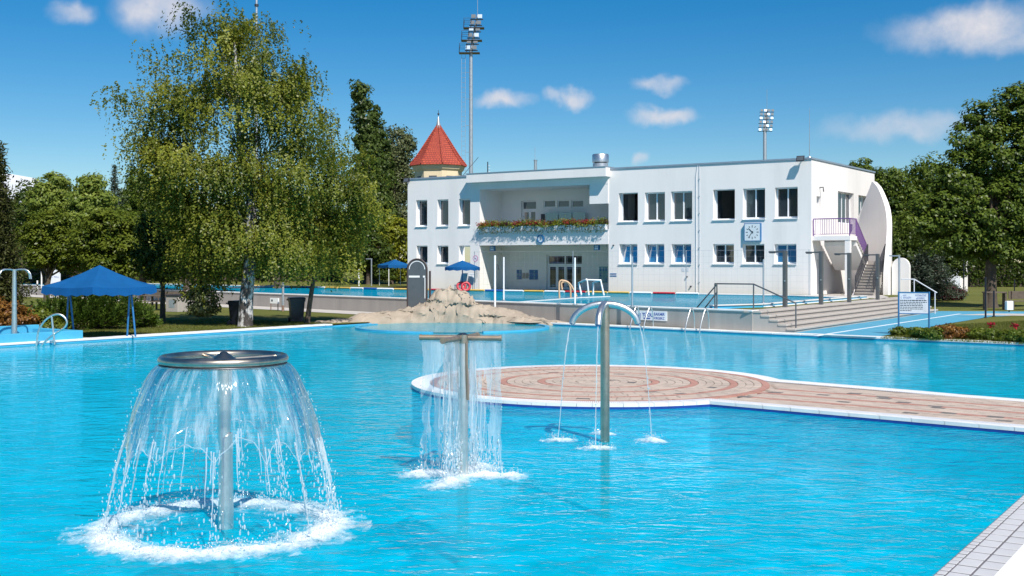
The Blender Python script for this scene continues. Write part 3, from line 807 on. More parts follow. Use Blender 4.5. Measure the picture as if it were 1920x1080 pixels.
def wall_grid(name, x0, x1, z0, z1, holes, y0, y1, mat, parent, axis='x'):
    """a wall of thickness y0..y1 with rectangular openings, in one mesh"""
    xs = sorted({x0, x1, *[h[0] for h in holes], *[h[1] for h in holes]}); zs = sorted({z0, z1, *[h[2] for h in holes], *[h[3] for h in holes]})
    xs = [x for x in xs if x0 - 1e-6 <= x <= x1 + 1e-6]; zs = [z for z in zs if z0 - 1e-6 <= z <= z1 + 1e-6]
    def solid(i, j):
        if not (0 <= i < len(xs) - 1 and 0 <= j < len(zs) - 1): return False
        cx, cz = (xs[i] + xs[i + 1]) / 2, (zs[j] + zs[j + 1]) / 2
        return not any(h[0] < cx < h[1] and h[2] < cz < h[3] for h in holes)
    mb = MB()
    def pt(x, y, z): return (x, y, z) if axis == 'x' else (y, x, z)
    for i in range(len(xs) - 1):
        for j in range(len(zs) - 1):
            if not solid(i, j): continue
            a, b, c, d = xs[i], xs[i + 1], zs[j], zs[j + 1]
            for y in (y0, y1): mb.add([pt(a, y, c), pt(b, y, c), pt(b, y, d), pt(a, y, d)], [(0, 1, 2, 3)])
            for (di, dj), e in (((-1, 0), ((a, c), (a, d))), ((1, 0), ((b, c), (b, d))), ((0, -1), ((a, c), (b, c))), ((0, 1), ((a, d), (b, d)))):
                if not solid(i + di, j + dj):
                    (p, q), (r, s) = e
                    mb.add([pt(p, y0, q), pt(r, y0, s), pt(r, y1, s), pt(p, y1, q)], [(0, 1, 2, 3)])
    return mb.build(name, mat, parent)
WT = .42
holes = [w[:4] for w in WIN]
wall_grid('front_wall', 0, RX0, 0, HH - .06, [h for h in holes if h[0] < RX0], 0, WT, MAT['render'], house)
wall_grid('front_wall', RX1, HL, 0, HH - .06, [h for h in holes if h[0] > RX1], 0, WT, MAT['render'], house)
# side wall with its door and windows (coordinates: depth from the front corner)
def sg(px):
    k = (px - 960) / F; P = HB + U * HL
    return (k * P.y - P.x) / (N.x - k * N.y)
def sh(px, py):
    P = HB + U * HL + N * sg(px); return H - (py - HY) / F * P.y - Z1
SW = [(sg(1571), sg(1601), sh(1586, 419), sh(1586, 360.5)), (sg(1609.5), sg(1634), sh(1618, 417), sh(1618, 367)), (sg(1531), sg(1539.4), 3.08, sh(1535, 368)), (sg(1531.5), sg(1539), .02, sh(1535, 487))]
wall_grid('side_wall', WT, HDp, 0, HH - .06, SW, HL - WT, HL, MAT['render'], house, axis='y')
mb = MB(); mb.box((0, HDp - WT, 0), (HL - WT - .002, HDp, HH - .06)); mb.build('back_wall', MAT['render'], house)
mb = MB(); mb.box((0, WT + .002, 0), (WT, HDp - WT - .002, HH - .06)); mb.build('side_wall', MAT['render'], house)
mb = MB(); mb.box((.02, .02, HH - .058), (HL - .02, HDp - .02, HH - .02)); mb.build('roof', MAT['roofing'], house)
rf = house.children[-1]
mb = MB()
for a, b in (((-.05, -.05, HH - .055), (HL + .05, .06, HH + .035)), ((HL - .06, .062, HH - .055), (HL + .05, HDp + .05, HH + .035)), ((-.05, .062, HH - .055), (.06, HDp + .05, HH + .035)), ((.062, HDp - .06, HH - .055), (HL - .062, HDp + .05, HH + .035))): mb.box(a, b)
mb.build('roof_flashing', MAT['roofmetal'], rf)
# floors and inner partitions so that the panes look into rooms
mb = MB(); mb.box((WT + .003, RD_ + .35, 3.0), (HL - WT - .003, HDp - WT - .003, 3.2)); mb.build('floor_slab', MAT['room'], house)
for x in (RX0 + .0, RX1 - .0):
    pass
mb = MB(); mb.box((WT + .003, 4.6, .02), (HL - WT - .003, 4.75, 2.99)); mb.box((WT + .003, 4.6, 3.21), (HL - WT - .003, 4.75, HH - .07)); mb.build('inner_wall', MAT['room'], house)
for x in (.5 * (fs(1300) + fs(1335)), .5 * (fs(1197) + fs(1208)), .5 * (fs(1435) + fs(1452))):
    mb = MB(); mb.box((x - .06, WT + .004, .02), (x + .06, 4.59, 2.99)); mb.box((x - .06, WT + .004, 3.21), (x + .06, 4.59, HH - .07)); mb.build('inner_wall', MAT['room'], house)
# windows
def window(x0, x1, z0, z1, kind, y=.27, parent=None):
    fw, fd = .042, .07
    f = MB()
    f.box((x0 + .002, y, z0 + .03), (x0 + fw, y + fd, z1 - .002)); f.box((x1 - fw, y, z0 + .03), (x1 - .002, y + fd, z1 - .002))
    f.box((x0 + fw, y, z0 + .03), (x1 - fw, y + fd, z0 + .03 + fw)); f.box((x0 + fw, y, z1 - fw), (x1 - fw, y + fd, z1 - .002))
    w = f.build('window', MAT['pvc'], parent or house)
    a, b, c, d = x0 + fw, x1 - fw, z0 + .03 + fw, z1 - fw
    panes = [(a, b)] if kind in ('single', 'single_low') else [(a, (a + b) / 2 - .012), ((a + b) / 2 + .012, b)]
    if len(panes) == 2 and kind != 'open':
        m_ = MB(); m_.box(((a + b) / 2 - .03, y - .006, c + .001), ((a + b) / 2 + .03, y + fd - .01, d - .001)); m_.build('mullion', MAT['pvc'], w)
    gm = MAT['blueglass'] if kind in ('tilt', 'blue') else MAT['glass']
    for i, (p, q) in enumerate(panes):
        g = MB(); s_ = .024
        tl = .16 if kind == 'tilt' else 0
        if kind == 'open':
            if i == 1: continue
            # casement folded back into the room
            g.add([(a + .02, y + .06, c + s_), (a + .10, y + .62, c + s_), (a + .10, y + .62, d - s_), (a + .02, y + .06, d - s_)], [(0, 1, 2, 3)])
            g.build('pane', MAT['glass'], w)
            h_ = MB(); h_.box((a + .001, y + .071, c), (a + .05, y + .12, d)); h_.build('casement', MAT['pvc'], w)
            continue
        def at(x, z): return (x, y + .035 + tl * (z - c) / (d - c), z)
        sash = MB()
        for (u0, u1, v0, v1) in ((p, p + s_, c, d), (q - s_, q, c, d), (p + s_, q - s_, c, c + s_), (p + s_, q - s_, d - s_, d)):
            P = [at(u0, v0), at(u1, v0), at(u1, v1), at(u0, v1)]
            sash.add([(X, Y - .022, Z) for X, Y, Z in P] + [(X, Y + .018, Z) for X, Y, Z in P], [(0, 3, 2, 1), (4, 5, 6, 7), (0, 1, 5, 4), (1, 2, 6, 5), (2, 3, 7, 6), (3, 0, 4, 7)])
        sash.build('sash', MAT['pvc'], w)
        g.add([at(p + s_, c + s_), at(q - s_, c + s_), at(q - s_, d - s_), at(p + s_, d - s_)], [(0, 1, 2, 3)])
        g.build('pane', gm, w)
    if kind == 'single_low' or (kind == 'double' and rng.random() < .6):
        bl = MB(); nn = 7; e = x0 + (x1 - x0) * .42
        for k in range(nn):
            u0 = e + (x1 - fw - e) * k / nn; u1 = e + (x1 - fw - e) * (k + 1) / nn
            bl.add([(u0, y + .16, c), (.5 * (u0 + u1), y + .22, c), (u1, y + .16, c), (u0, y + .16, d), (.5 * (u0 + u1), y + .22, d), (u1, y + .16, d)], [(0, 1, 4, 3), (1, 2, 5, 4)])
        bl.build('curtain', MAT['blind'], w)
    si = MB(); si.add([(x0 - .04, -.07, z0 - .035), (x1 + .04, -.07, z0 - .035), (x1 + .04, -.07, z0 - .01), (x0 - .04, -.07, z0 - .01), (x0 + .003, y, z0 + .029), (x1 - .003, y, z0 + .029), (x0 + .003, y, z0 + .003), (x1 - .003, y, z0 + .003)],
                      [(0, 1, 2, 3), (3, 2, 5, 4), (0, 6, 7, 1), (0, 3, 4, 6), (1, 7, 5, 2)])
    si.build('sill', MAT['pvc'], w)
for w in WIN: window(*w)
# --- recess: canopy, upper loggia, balcony, lower entrance
def hp(name, mat, *boxes, parent=None, smooth=False):
    m_ = MB()
    for a, b in boxes: m_.box(a, b)
    return m_.build(name, mat, parent or house, smooth)
hp('recess_wall', MAT['render_in'], ((RX0 - WT + .02, WT + .002, 0), (RX0, RD_, HH - .07)))
hp('recess_wall', MAT['render_in'], ((RX1, WT + .002, 0), (RX1 + WT - .02, RD_, HH - .07)))
def bx(px): return fs(px, RD_)
def bz(px, py): return fh(px, py, RD_)
door_l = (bx(1024.5), bx(1091), .0, bz(1057, 478)); door_u = (bx(977), bx(1005), 3.1, bz(990, 376.5))
smalls = [(bx(a), bx(b), bz((a + b) / 2, 388.8), bz((a + b) / 2, 375.2)) for a, b in ((1019, 1041), (1045, 1067), (1071, 1093.5))]
wall_grid('recess_back_wall', RX0 + .001, RX1 - .001, 0, HH - .07, [door_l, door_u] + smalls, RD_, RD_ + .3, MAT['render_in'], house)
hp('balcony_slab', MAT['render'], ((RX0 + .001, -.02, z_low), (RX1 - .001, RD_ - .002, z_low + .25)))
bal = house.children[-1]
hp('balcony_parapet', MAT['render'], ((RX0 + .002, -.022, z_low + .251), (RX1 - .002, .12, z_bal - .02)), parent=bal)
hp('parapet_cap', MAT['sill'], ((RX0 + .002, -.08, z_bal - .019), (RX1 - .002, .16, z_bal + .015)), parent=bal)
canL = fs(884)
hp('canopy', MAT['render'], ((canL, -.55, z_fb - .02), (RX1 + .12, WT, HH + .06)))
can = house.children[-1]
hp('canopy_edge', MAT['roofmetal'], ((canL - .02, -.58, HH + .061), (RX1 + .14, WT, HH + .10)), parent=can)
hp('canopy_soffit', MAT['render_in'], ((RX0 + .002, WT + .002, z_can), (RX1 - .002, RD_ - .002, HH - .1)))
hp('canopy_beam', MAT['render'], ((RX0 - .12, -.06, z_can + .0), (RX1 + .0, WT - .002, z_fb - .022)))
hp('shutter_box', MAT['render'], ((fs(1106), -.05, fh(1123, 382)), (RX1 - .003, WT, z_can - .003)))
# entrance doors
def glazed(parent, x0, x1, z0, z1, y, cols, transom, mat):
    f = MB(); fw = .07
    f.box((x0 + .002, y, z0 + .01), (x0 + fw, y + .08, z1 - .002)); f.box((x1 - fw, y, z0 + .01), (x1 - .002, y + .08, z1 - .002)); f.box((x0 + fw, y, z1 - fw), (x1 - fw, y + .08, z1 - .002))
    f.box((x0 + fw, y, transom - .06), (x1 - fw, y + .08, transom + .05))
    d = f.build('door_frame', mat, parent)
    w = (x1 - x0 - 2 * fw) / cols
    for k in range(cols):
        a, b = x0 + fw + w * k, x0 + fw + w * (k + 1)
        lf = MB(); e = .085
        for p, q, r, s in ((a + .004, a + e, z0 + .02, transom - .065), (b - e, b - .004, z0 + .02, transom - .065), (a + e, b - e, z0 + .02, z0 + .16), (a + e, b - e, transom - .065 - e, transom - .065)): lf.box((p, y + .01, r), (q, y + .06, s))
        lf.build('door_leaf', mat, d)
        g = MB(); g.add([(a + e, y + .035, z0 + .16), (b - e, y + .035, z0 + .16), (b - e, y + .035, transom - .06 - e), (a + e, y + .035, transom - .06 - e)], [(0, 1, 2, 3)]); g.build('pane', MAT['glass'], d)
    return d, w, fw
d, w, fw = glazed(house, *door_l[:2], 0.0, door_l[3], RD_ + .16, 4, bz(1057, 496), MAT['pvc'])
for k in range(2):
    a = door_l[0] + fw + k * 2 * w
    g = MB(); g.add([(a + .03, RD_ + .19, bz(1057, 496) + .06), (a + 2 * w - .03, RD_ + .19, bz(1057, 496) + .06), (a + 2 * w - .03, RD_ + .19, door_l[3] - fw), (a + .03, RD_ + .19, door_l[3] - fw)], [(0, 1, 2, 3)]); g.build('pane', MAT['glass'], d)
hp('mullion', MAT['pvc'], ((door_l[0] + fw + 2 * w - .05, RD_ + .15, bz(1057, 496) + .055), (door_l[0] + fw + 2 * w + .05, RD_ + .25, door_l[3] - fw - .002)), parent=d)
d2, w2, fw2 = glazed(house, *door_u[:2], 3.1, door_u[3], RD_ + .16, 2, bz(990, 393), MAT['pvc'])
g = MB(); g.add([(door_u[0] + fw2, RD_ + .19, bz(990, 393) + .06), (door_u[1] - fw2, RD_ + .19, bz(990, 393) + .06), (door_u[1] - fw2, RD_ + .19, door_u[3] - fw2), (door_u[0] + fw2, RD_ + .19, door_u[3] - fw2)], [(0, 1, 2, 3)]); g.build('pane', MAT['glass'], d2)
for s_ in smalls:
    f = MB(); a, b, c, e = s_; t_ = .05
    for p, q, r, s in ((a + .002, a + t_, c + .002, e - .002), (b - t_, b - .002, c + .002, e - .002), (a + t_, b - t_, c + .002, c + t_), (a + t_, b - t_, e - t_, e - .002)): f.box((p, RD_ + .08, r), (q, RD_ + .14, s))
    wo_ = f.build('window', MAT['pvc'], house)
    g = MB(); g.add([(a + t_, RD_ + .11, c + t_), (b - t_, RD_ + .11, c + t_), (b - t_, RD_ + .11, e - t_), (a + t_, RD_ + .11, e - t_)], [(0, 1, 2, 3)]); g.build('pane', MAT['glass'], wo_)
# teal glass screens on the balcony
gl0, gl1, gt = bx(1019), bx(1103), bz(1060, 399)
for k in range(6):
    a = gl0 + .3 + (gl1 - gl0 - .3) * k / 6; b = gl0 + .3 + (gl1 - gl0 - .3) * (k + 1) / 6
    hp('glass_screen', MAT['tealglass'], ((a + .015, RD_ - .26 - .05 * (k % 2), 3.08), (b - .03 * (k % 2), RD_ - .235 - .05 * (k % 2), gt)))
hp('screen_post', MAT['darkmetal'], ((gl0, RD_ - .3, 3.08), (gl0 + .22, RD_ - .2, gt - .05)))
# roof fan, vent pipes
fx, fz = fs(1126, 1.6), HH
fan = thing('roof_ventilator', HB + U * fx + N * 1.6 + Vector((0, 0, Z1 + HH - .02)), 'round steel roof ventilator above the balcony canopy', 'ventilator')
m_ = MB(); m_.lathe([(0, .0), (.46, .0), (.46, .5), (0, .5)], seg=28); m_.build('drum', MAT['galv'], fan, True)
m_ = MB(); m_.lathe([(0, .56), (.50, .56), (.50, 1.0), (.46, 1.05), (0, 1.06)], seg=28); m_.build('hood', MAT['steel'], fan, True)
m_ = MB(); m_.lathe([(0, .5), (.36, .5), (.36, .56), (0, .56)], seg=20); m_.build('neck', MAT['darkmetal'], fan, True)
m_ = MB(); m_.box((-.62, -.62, -.02), (.62, .62, .14)); m_.build('curb', MAT['galv'], fan)
m_ = MB(); m_.box((-1.05, -.25, -.02), (-.66, .25, .2)); m_.build('junction_box', MAT['darkmetal'], fan)
vp = thing('vent_pipe', HB + U * fs(1004, 2.5) + N * 2.5 + Vector((0, 0, Z1 + HH - .02)), 'short shiny vent pipe with a thin rod on the roof', 'pipe')
m_ = MB(); m_.tube([(0, 0, 0), (0, 0, 1.0)], .1, 14); m_.build('pipe', MAT['steel'], vp, True)
m_ = MB(); m_.lathe([(.0, 1.06), (.14, 1.03), (.14, 1.0), (0, 1.0)], seg=14); m_.build('cap', MAT['steel'], vp, True)
m_ = MB(); m_.tube([(-.03, .12, 0), (-.03, .12, 1.85)], .012, 6); m_.build('rod', MAT['galv'], vp)
m_ = MB(); m_.lathe([(0, .0), (.2, .0), (.16, .22), (0, .28)], (.42, 0, 0), seg=12); m_.build('cowl', MAT['darkmetal'], vp, True)
rs = thing('roof_aerial', HB + U * fs(914.5, 3) + N * 3 + Vector((0, 0, Z1 + HH - .02)), 'small upright aerial with short rungs on the left part of the roof', 'aerial')
m_ = MB(); m_.tube([(0, 0, 0), (0, 0, 1.15)], .035, 8); m_.build('mast', MAT['darkmetal'], rs)
for k in range(4):
    m_ = MB(); m_.tube([(0, 0, .3 + .2 * k), (.16, 0, .3 + .2 * k)], .012, 6); m_.build('rung', MAT['galv'], rs)
# floodlights, lightning rod, downpipe cables
def floodlight(loc, label, s=1.0):
    t_ = thing('floodlight', loc, label, 'floodlight', math.atan2(U.y, U.x), 'floodlights on the roof edge')
    m_ = MB(); m_.add([(-.22, -.42, -.14), (.22, -.42, -.14), (.22, -.30, .16), (-.22, -.30, .16), (-.16, -.24, -.12), (.16, -.24, -.12), (.16, -.18, .08), (-.16, -.18, .08)],
                      [(0, 1, 2, 3), (7, 6, 5, 4), (0, 4, 5, 1), (1, 5, 6, 2), (2, 6, 7, 3), (3, 7, 4, 0)]); m_.build('housing', MAT['darkmetal'], t_)
    m_ = MB(); m_.add([(-.17, -.425, -.09), (.17, -.425, -.09), (.17, -.335, .12), (-.17, -.335, .12)], [(0, 1, 2, 3)]); m_.build('lens', MAT['board'], t_)
    m_ = MB(); m_.tube([(0, 0, -.02), (0, -.2, -.03)], .03, 8); m_.build('arm', MAT['darkmetal'], t_)
    return t_
floodlight(HB + U * fs(1505) + Vector((0, 0, Z1 + HH - .04)), 'black floodlight at the right end of the roof edge')
floodlight(HB + U * fs(768) + Vector((0, 0, Z1 + HH - .12)), 'black floodlight at the left end of the roof edge')
lr = thing('lightning_rod', HB + U * (HL - .15) + N * .15 + Vector((0, 0, Z1 + HH + .03)), 'thin lightning rod on the right front corner of the roof', 'rod')
m_ = MB(); m_.tube([(0, 0, 0), (0, 0, 2.6)], [.022, .01], 6); m_.build('rod', MAT['galv'], lr)
m_ = MB(); m_.lathe([(0, 0), (.12, 0), (.1, .06), (0, .06)], seg=10); m_.build('foot', MAT['galv'], lr)
for px in (1305, 1311.5):
    x_ = fs(px); m_ = MB(); m_.tube([(x_ + (.1 if px < 1308 else .0), -.02, HH - .05), (x_, -.025, HH - .7), (x_ + .01, -.025, 3.0), (x_, -.025, .05)], .014 if px > 1308 else .018, 6); m_.build('wall_cable', MAT['sill'], house)
    cb = house.children[-1]
for k in range(7):
    z_ = .6 + k * .95; m_ = MB(); m_.box((fs(1311.5) - .03, -.05, z_), (fs(1311.5) + .03, -.001, z_ + .05)); m_.build('cable_clip', MAT['galv'], house)
for px, py, s_ in ((1150.5, 460, .045), (1288, 519, .05), (1295.5, 537, .05)):
    m_ = MB(); m_.lathe([(0, 0), (s_, 0), (s_ * .8, .09), (0, .1)], seg=10)
    o_ = m_.build('wall_fitting', MAT['darkmetal'], house, True); o_.location = (fs(px), -.001, fh(px, py)); o_.rotation_euler = (R(90), 0, 0)
for px in (1281, 1288.5):
    hp('vent_grille', MAT['sill'], ((fs(px) - .09, -.012, fh(px, 509)), (fs(px) + .09, -.001, fh(px, 502.5))))
# house lamps under the balcony
for px in (923.5, 1119):
    t_ = thing('soffit_lamp', HB + U * fs(px, .4) + N * .4 + Vector((0, 0, Z1 + z_low)), 'box shaped lamp under the balcony at its %s end' % ('left' if px < 1000 else 'right'), 'lamp', math.atan2(U.y, U.x), 'lamps under the balcony')
    m_ = MB(); m_.box((-.17, -.05, -.34), (.17, .1, -.03)); m_.build('housing', MAT['bluemetal'], t_)
    m_ = MB(); m_.box((-.12, -.056, -.30), (.12, -.051, -.22)); m_.build('diffuser', MAT['white'], t_)
    m_ = MB(); m_.box((-.12, -.056, -.20), (.12, -.051, -.07)); m_.build('lens', MAT['galv'], t_)
    m_ = MB(); m_.box((-.03, 0, -.03), (.03, .05, 0)); m_.build('bracket', MAT['darkmetal'], t_)
# notice boards
def board(px0, px1, py0, py1, mat, label, name='notice_board', n=0):
    c = (px0 + px1) / 2
    P = HB + U * bx(c) + N * (RD_ - .001)
    w_ = bx(px1) - bx(px0); z0_, z1_ = bz(c, py1), bz(c, py0)
    t_ = thing(name, Vector((P.x, P.y, Z1 + z0_)), label, 'notice board', math.atan2(U.y, U.x), 'notice boards in the entrance recess')
    m_ = MB(); m_.box((-w_ / 2, -.04, 0), (w_ / 2, 0, z1_ - z0_)); m_.build('panel', mat, t_)
    rr_ = random.Random(n)
    for i in range(n):
        for j in range(3):
            if n == 4 or j < 3:
                a = -w_ / 2 + w_ * (i + .2) / n; z_ = (z1_ - z0_) * (j + .2) / 3
                m_ = MB(); m_.box((a, -.046, z_), (a + w_ / n * .55, -.0405, z_ + (z1_ - z0_) / 3 * .6)); m_.build('notice', MAT['bluemetal'] if rr_.random() < .6 else MAT['teal'], t_)
    return t_
board(969.5, 978, 506, 524, MAT['panelblue'], 'narrow blue notice board left of the grey papers by the entrance', n=2)
board(993, 1008.5, 506, 524.5, MAT['panelblue'], 'wide blue notice board just left of the entrance door', n=4)
board(980, 984.6, 511.5, 522, MAT['blind'], 'left one of two small grey papers between the blue notice boards')
board(986, 991, 511.5, 522, MAT['blind'], 'right one of two small grey papers between the blue notice boards')
board(1124, 1140, 500, 530, MAT['teal'], 'tall dark teal notice board at the right end of the entrance recess', n=3)
hp('wall_sign', MAT['panelblue'], ((fs(1144), -.015, fh(1150, 514.5)), (fs(1156), -.001, fh(1150, 512.5))), ((fs(1144), -.015, fh(1150, 518.5)), (fs(1156), -.001, fh(1150, 516.5))))
# clocks
ck = thing('wall_clock', HB + U * fs(1412.6) + Vector((0, 0, Z1 + fh(1412.6, 452.5))), 'large square wall clock with dark frame on the white front', 'clock', math.atan2(U.y, U.x))
cw_, ch_ = fs(1428) - fs(1397), fh(1412, 418.5) - fh(1412, 452.5)
m_ = MB(); m_.box((-cw_ / 2, -.16, 0), (cw_ / 2, -.0, ch_)); m_.build('case', MAT['bluemetal'], ck)
m_ = MB(); m_.box((-cw_ / 2 + .04, -.165, .04), (cw_ / 2 - .04, -.161, ch_ - .04)); m_.build('dial', MAT['clock'], ck)
for k in range(12):
    a = k * math.pi / 6; r = .37; L_ = .09 if k % 3 else .12
    m_ = MB(); d_ = Vector((math.sin(a), 0, math.cos(a))); q_ = Vector((math.cos(a), 0, -math.sin(a))) * .02; c_ = Vector((0, -.168, ch_ / 2))
    P = [c_ + d_ * (r - L_) - q_, c_ + d_ * (r - L_) + q_, c_ + d_ * r + q_, c_ + d_ * r - q_]; m_.add(P, [(0, 1, 2, 3)]); m_.build('hour_mark', MAT['ink'], ck)
for a, L_, wd_ in ((R(-46), .30, .03), (R(216), .36, .022)):
    m_ = MB(); d_ = Vector((math.sin(a), 0, math.cos(a))); q_ = Vector((math.cos(a), 0, -math.sin(a))) * wd_; c_ = Vector((0, -.174, ch_ / 2))
    P = [c_ - d_ * .07 - q_, c_ - d_ * .07 + q_, c_ + d_ * L_ + q_ * .6, c_ + d_ * L_ - q_ * .6]; m_.add(P, [(0, 1, 2, 3)]); m_.build('hand', MAT['ink'], ck)
rc = thing('round_clock', HB + U * fs(1014.7) - N * .022 + Vector((0, 0, Z1 + fh(1014.7, 448))), 'round blue rimmed clock on the balcony parapet', 'clock', math.atan2(U.y, U.x))
def disc(prof, name, mat, par):
    m_ = MB(); m_.lathe(prof, seg=28); o_ = m_.build(name, mat, par, True); o_.rotation_euler = (R(90), 0, 0); return o_
disc([(0, 0), (.25, 0), (.25, .08), (.19, .09), (.19, .05), (0, .05)], 'rim', MAT['bluemetal'], rc)
disc([(0, .052), (.188, .052)], 'dial', MAT['clock'], rc)
for a, L_ in ((R(-10), .13), (R(150), .10), (R(70), .07)):
    m_ = MB(); d_ = Vector((math.sin(a), 0, math.cos(a))); q_ = Vector((math.cos(a), 0, -math.sin(a))) * .018
    m_.add([Vector((0, -.058, 0)) + v for v in (-q_, q_, d_ * L_ + q_, d_ * L_ - q_)], [(0, 1, 2, 3)]); m_.build('hand', MAT['ink'], rc)
# side door and windows: panes and frames set back in the side wall
for i, (g0, g1, z0, z1) in enumerate(SW):
    f = MB(); t_ = .06; X = HL - .30
    for p, q, r, s in ((g0 + .002, g0 + t_, z0 + .002, z1 - .002), (g1 - t_, g1 - .002, z0 + .002, z1 - .002), (g0 + t_, g1 - t_, z0 + .002, z0 + t_), (g0 + t_, g1 - t_, z1 - t_, z1 - .002)): f.box((X, p, r), (X + .06, q, s))
    if i < 2:
        for k in (1, 2, 3): f.box((X, g0 + (g1 - g0) * k / 4 - .035, z0 + t_), (X + .055, g0 + (g1 - g0) * k / 4 + .035, z1 - t_))
    w_ = f.build('window' if i < 2 else 'door', MAT['pvc'], house)
    g = MB(); g.add([(X + .03, g0 + t_, z0 + t_), (X + .03, g1 - t_, z0 + t_), (X + .03, g1 - t_, z1 - t_), (X + .03, g0 + t_, z1 - t_)], [(0, 1, 2, 3)]); g.build('pane' if i < 2 else 'panel', MAT['glass'] if i < 2 else MAT['white'], w_)
    if i < 2:
        cu = MB(); nn = 9
        for k in range(nn):
            u0, u1 = g0 + (g1 - g0) * (.3 + .7 * k / nn), g0 + (g1 - g0) * (.3 + .7 * (k + .8) / nn)
            cu.add([(X - .12 - .05 * (k % 2), u0, z0), (X - .12 - .05 * (k % 2), u1, z0), (X - .12 - .05 * (k % 2), u1, z1), (X - .12 - .05 * (k % 2), u0, z1)], [(0, 1, 2, 3)])
        cu.build('curtain', MAT['blind'], w_)
m_ = MB(); m_.tube([(HL, sg(1536.5), sh(1536.5, 352)), (HL + .2, sg(1536.5), sh(1536.5, 352) + .02), (HL + .22, sg(1536.5), sh(1536.5, 352) - .22)], .03, 8); m_.build('side_lamp', MAT['darkmetal'], house)

# --- outside staircase with its sail shaped wall
stair = thing('outside_staircase', HB + U * HL + Vector((0, 0, Z1)), 'white outside staircase with purple railings and a sail shaped curved wall', 'staircase', math.atan2(U.y, U.x))
LZ = 3.08
m_ = MB(); m_.box((.002, .12, LZ - .22), (2.0, 1.3, LZ)); m_.build('landing', MAT['render'], stair)
m_ = MB(); m_.box((1.72, .14, 0), (1.98, .40, LZ - .221)); m_.build('column', MAT['render'], stair)
n7 = 8; g0_, g1_, mz = 1.3, 3.1, 1.78
for k in range(n7):
    z_ = LZ - (LZ - mz) * (k + 1) / (n7 + 1); y_ = g0_ + (g1_ - g0_) * k / n7
    m_ = MB(); m_.box((.25, y_, z_ - .16), (1.98, y_ + (g1_ - g0_) / n7 + .02, z_)); m_.build('step', MAT['concrete'], stair)
m_ = MB()                                                            # sloping soffit and stringer of the upper flight
m_.add([(.25, g0_, LZ - .24), (1.95, g0_, LZ - .24), (1.95, g1_, mz - .22), (.25, g1_, mz - .22), (.25, g0_, LZ - .5), (1.95, g0_, LZ - .5), (1.95, g1_, mz - .5), (.25, g1_, mz - .5)],
       [(0, 1, 2, 3), (4, 7, 6, 5), (0, 4, 5, 1), (1, 5, 6, 2), (2, 6, 7, 3), (3, 7, 4, 0)]); m_.build('soffit', MAT['render'], stair)
m_ = MB(); m_.box((.1, g1_ + .02, mz - .2), (3.0, g1_ + 1.5, mz)); m_.build('half_landing', MAT['concrete'], stair)
nl = 11
for k in range(nl):
    z_ = mz - mz * (k + 1) / (nl + 1); y1_ = g1_ - (g1_ - .75) * k / nl; y0_ = y1_ - (g1_ - .75) / nl
    m_ = MB(); m_.box((2.02, y0_, max(0.0, z_ - .5)), (3.02, y1_ + .02, z_ - .041)); sp_ = m_.build('step', MAT['concrete'], stair)
    m_ = MB(); m_.box((2.015, y0_ - .045, z_ - .04), (3.025, y1_ - .046, z_)); m_.build('tread', MAT['steps'], sp_)
m_ = MB(); m_.add([(2.0, .78, 0), (2.0, g1_ + .02, 0), (2.0, g1_ + .02, mz), (1.9, .78, 0), (1.9, g1_ + .02, 0), (1.9, g1_ + .02, mz)], [(0, 1, 2), (5, 4, 3), (0, 2, 5, 3), (1, 4, 5, 2)]); m_.build('stringer', MAT['render'], stair)
# sail: a wall curved in plan, its top cut to a point
PR = [(0, 3.05), (12, 4.4), (22, 5.55), (29, 6.25), (38, 5.85), (47, 5.25), (57, 4.65), (66, 4.0), (74, 3.3), (82, 2.5), (87, 1.7), (90, 1.0)]
def lerp_tab(tab, x):
    for (a, b), (c, d) in zip(tab, tab[1:]):
        if a <= x <= c: return b + (d - b) * (x - a) / (c - a)
    return tab[-1][1]
m_ = MB(); ns = 44; vs, fsx = [], []
for i in range(ns + 1):
    a = R(90 * i / ns); top = lerp_tab(PR, 90 * i / ns)
    for rr_ in (0, .26):
        e_, g_ = (3.10 + rr_) * math.sin(a), 2.15 + (4.0 + rr_) * math.cos(a)
        vs += [(max(.004, e_), g_, 0), (max(.004, e_), g_, top)]
for i in range(ns):
    b = i * 4
    fsx += [(b, b + 4, b + 5, b + 1), (b + 2, b + 3, b + 7, b + 6), (b + 1, b + 5, b + 7, b + 3), (b, b + 2, b + 6, b + 4)]
fsx += [(0, 1, 3, 2), (ns * 4, ns * 4 + 2, ns * 4 + 3, ns * 4 + 1)]
m_.add(vs, fsx); m_.build('sail_wall', MAT['render'], stair, True)
m_ = MB(); L_ = 1.0                                                # low arched wall beside it
prof = [(0, 0), (L_, 0)] + [(L_ * (.5 + .5 * math.cos(t)), 1.45 + .5 * math.sin(t)) for t in [math.pi * k / 14 for k in range(15)]]
m_.add([(3.40 + x_ * .9, 2.7, z_) for x_, z_ in prof] + [(3.40 + x_ * .9, 2.95, z_) for x_, z_ in prof],
       [tuple(range(len(prof))), tuple(range(2 * len(prof) - 1, len(prof) - 1, -1))] + [(i, len(prof) + i, len(prof) + (i + 1) % len(prof), (i + 1) % len(prof)) for i in range(len(prof))])
m_.build('arched_wall', MAT['render'], stair)
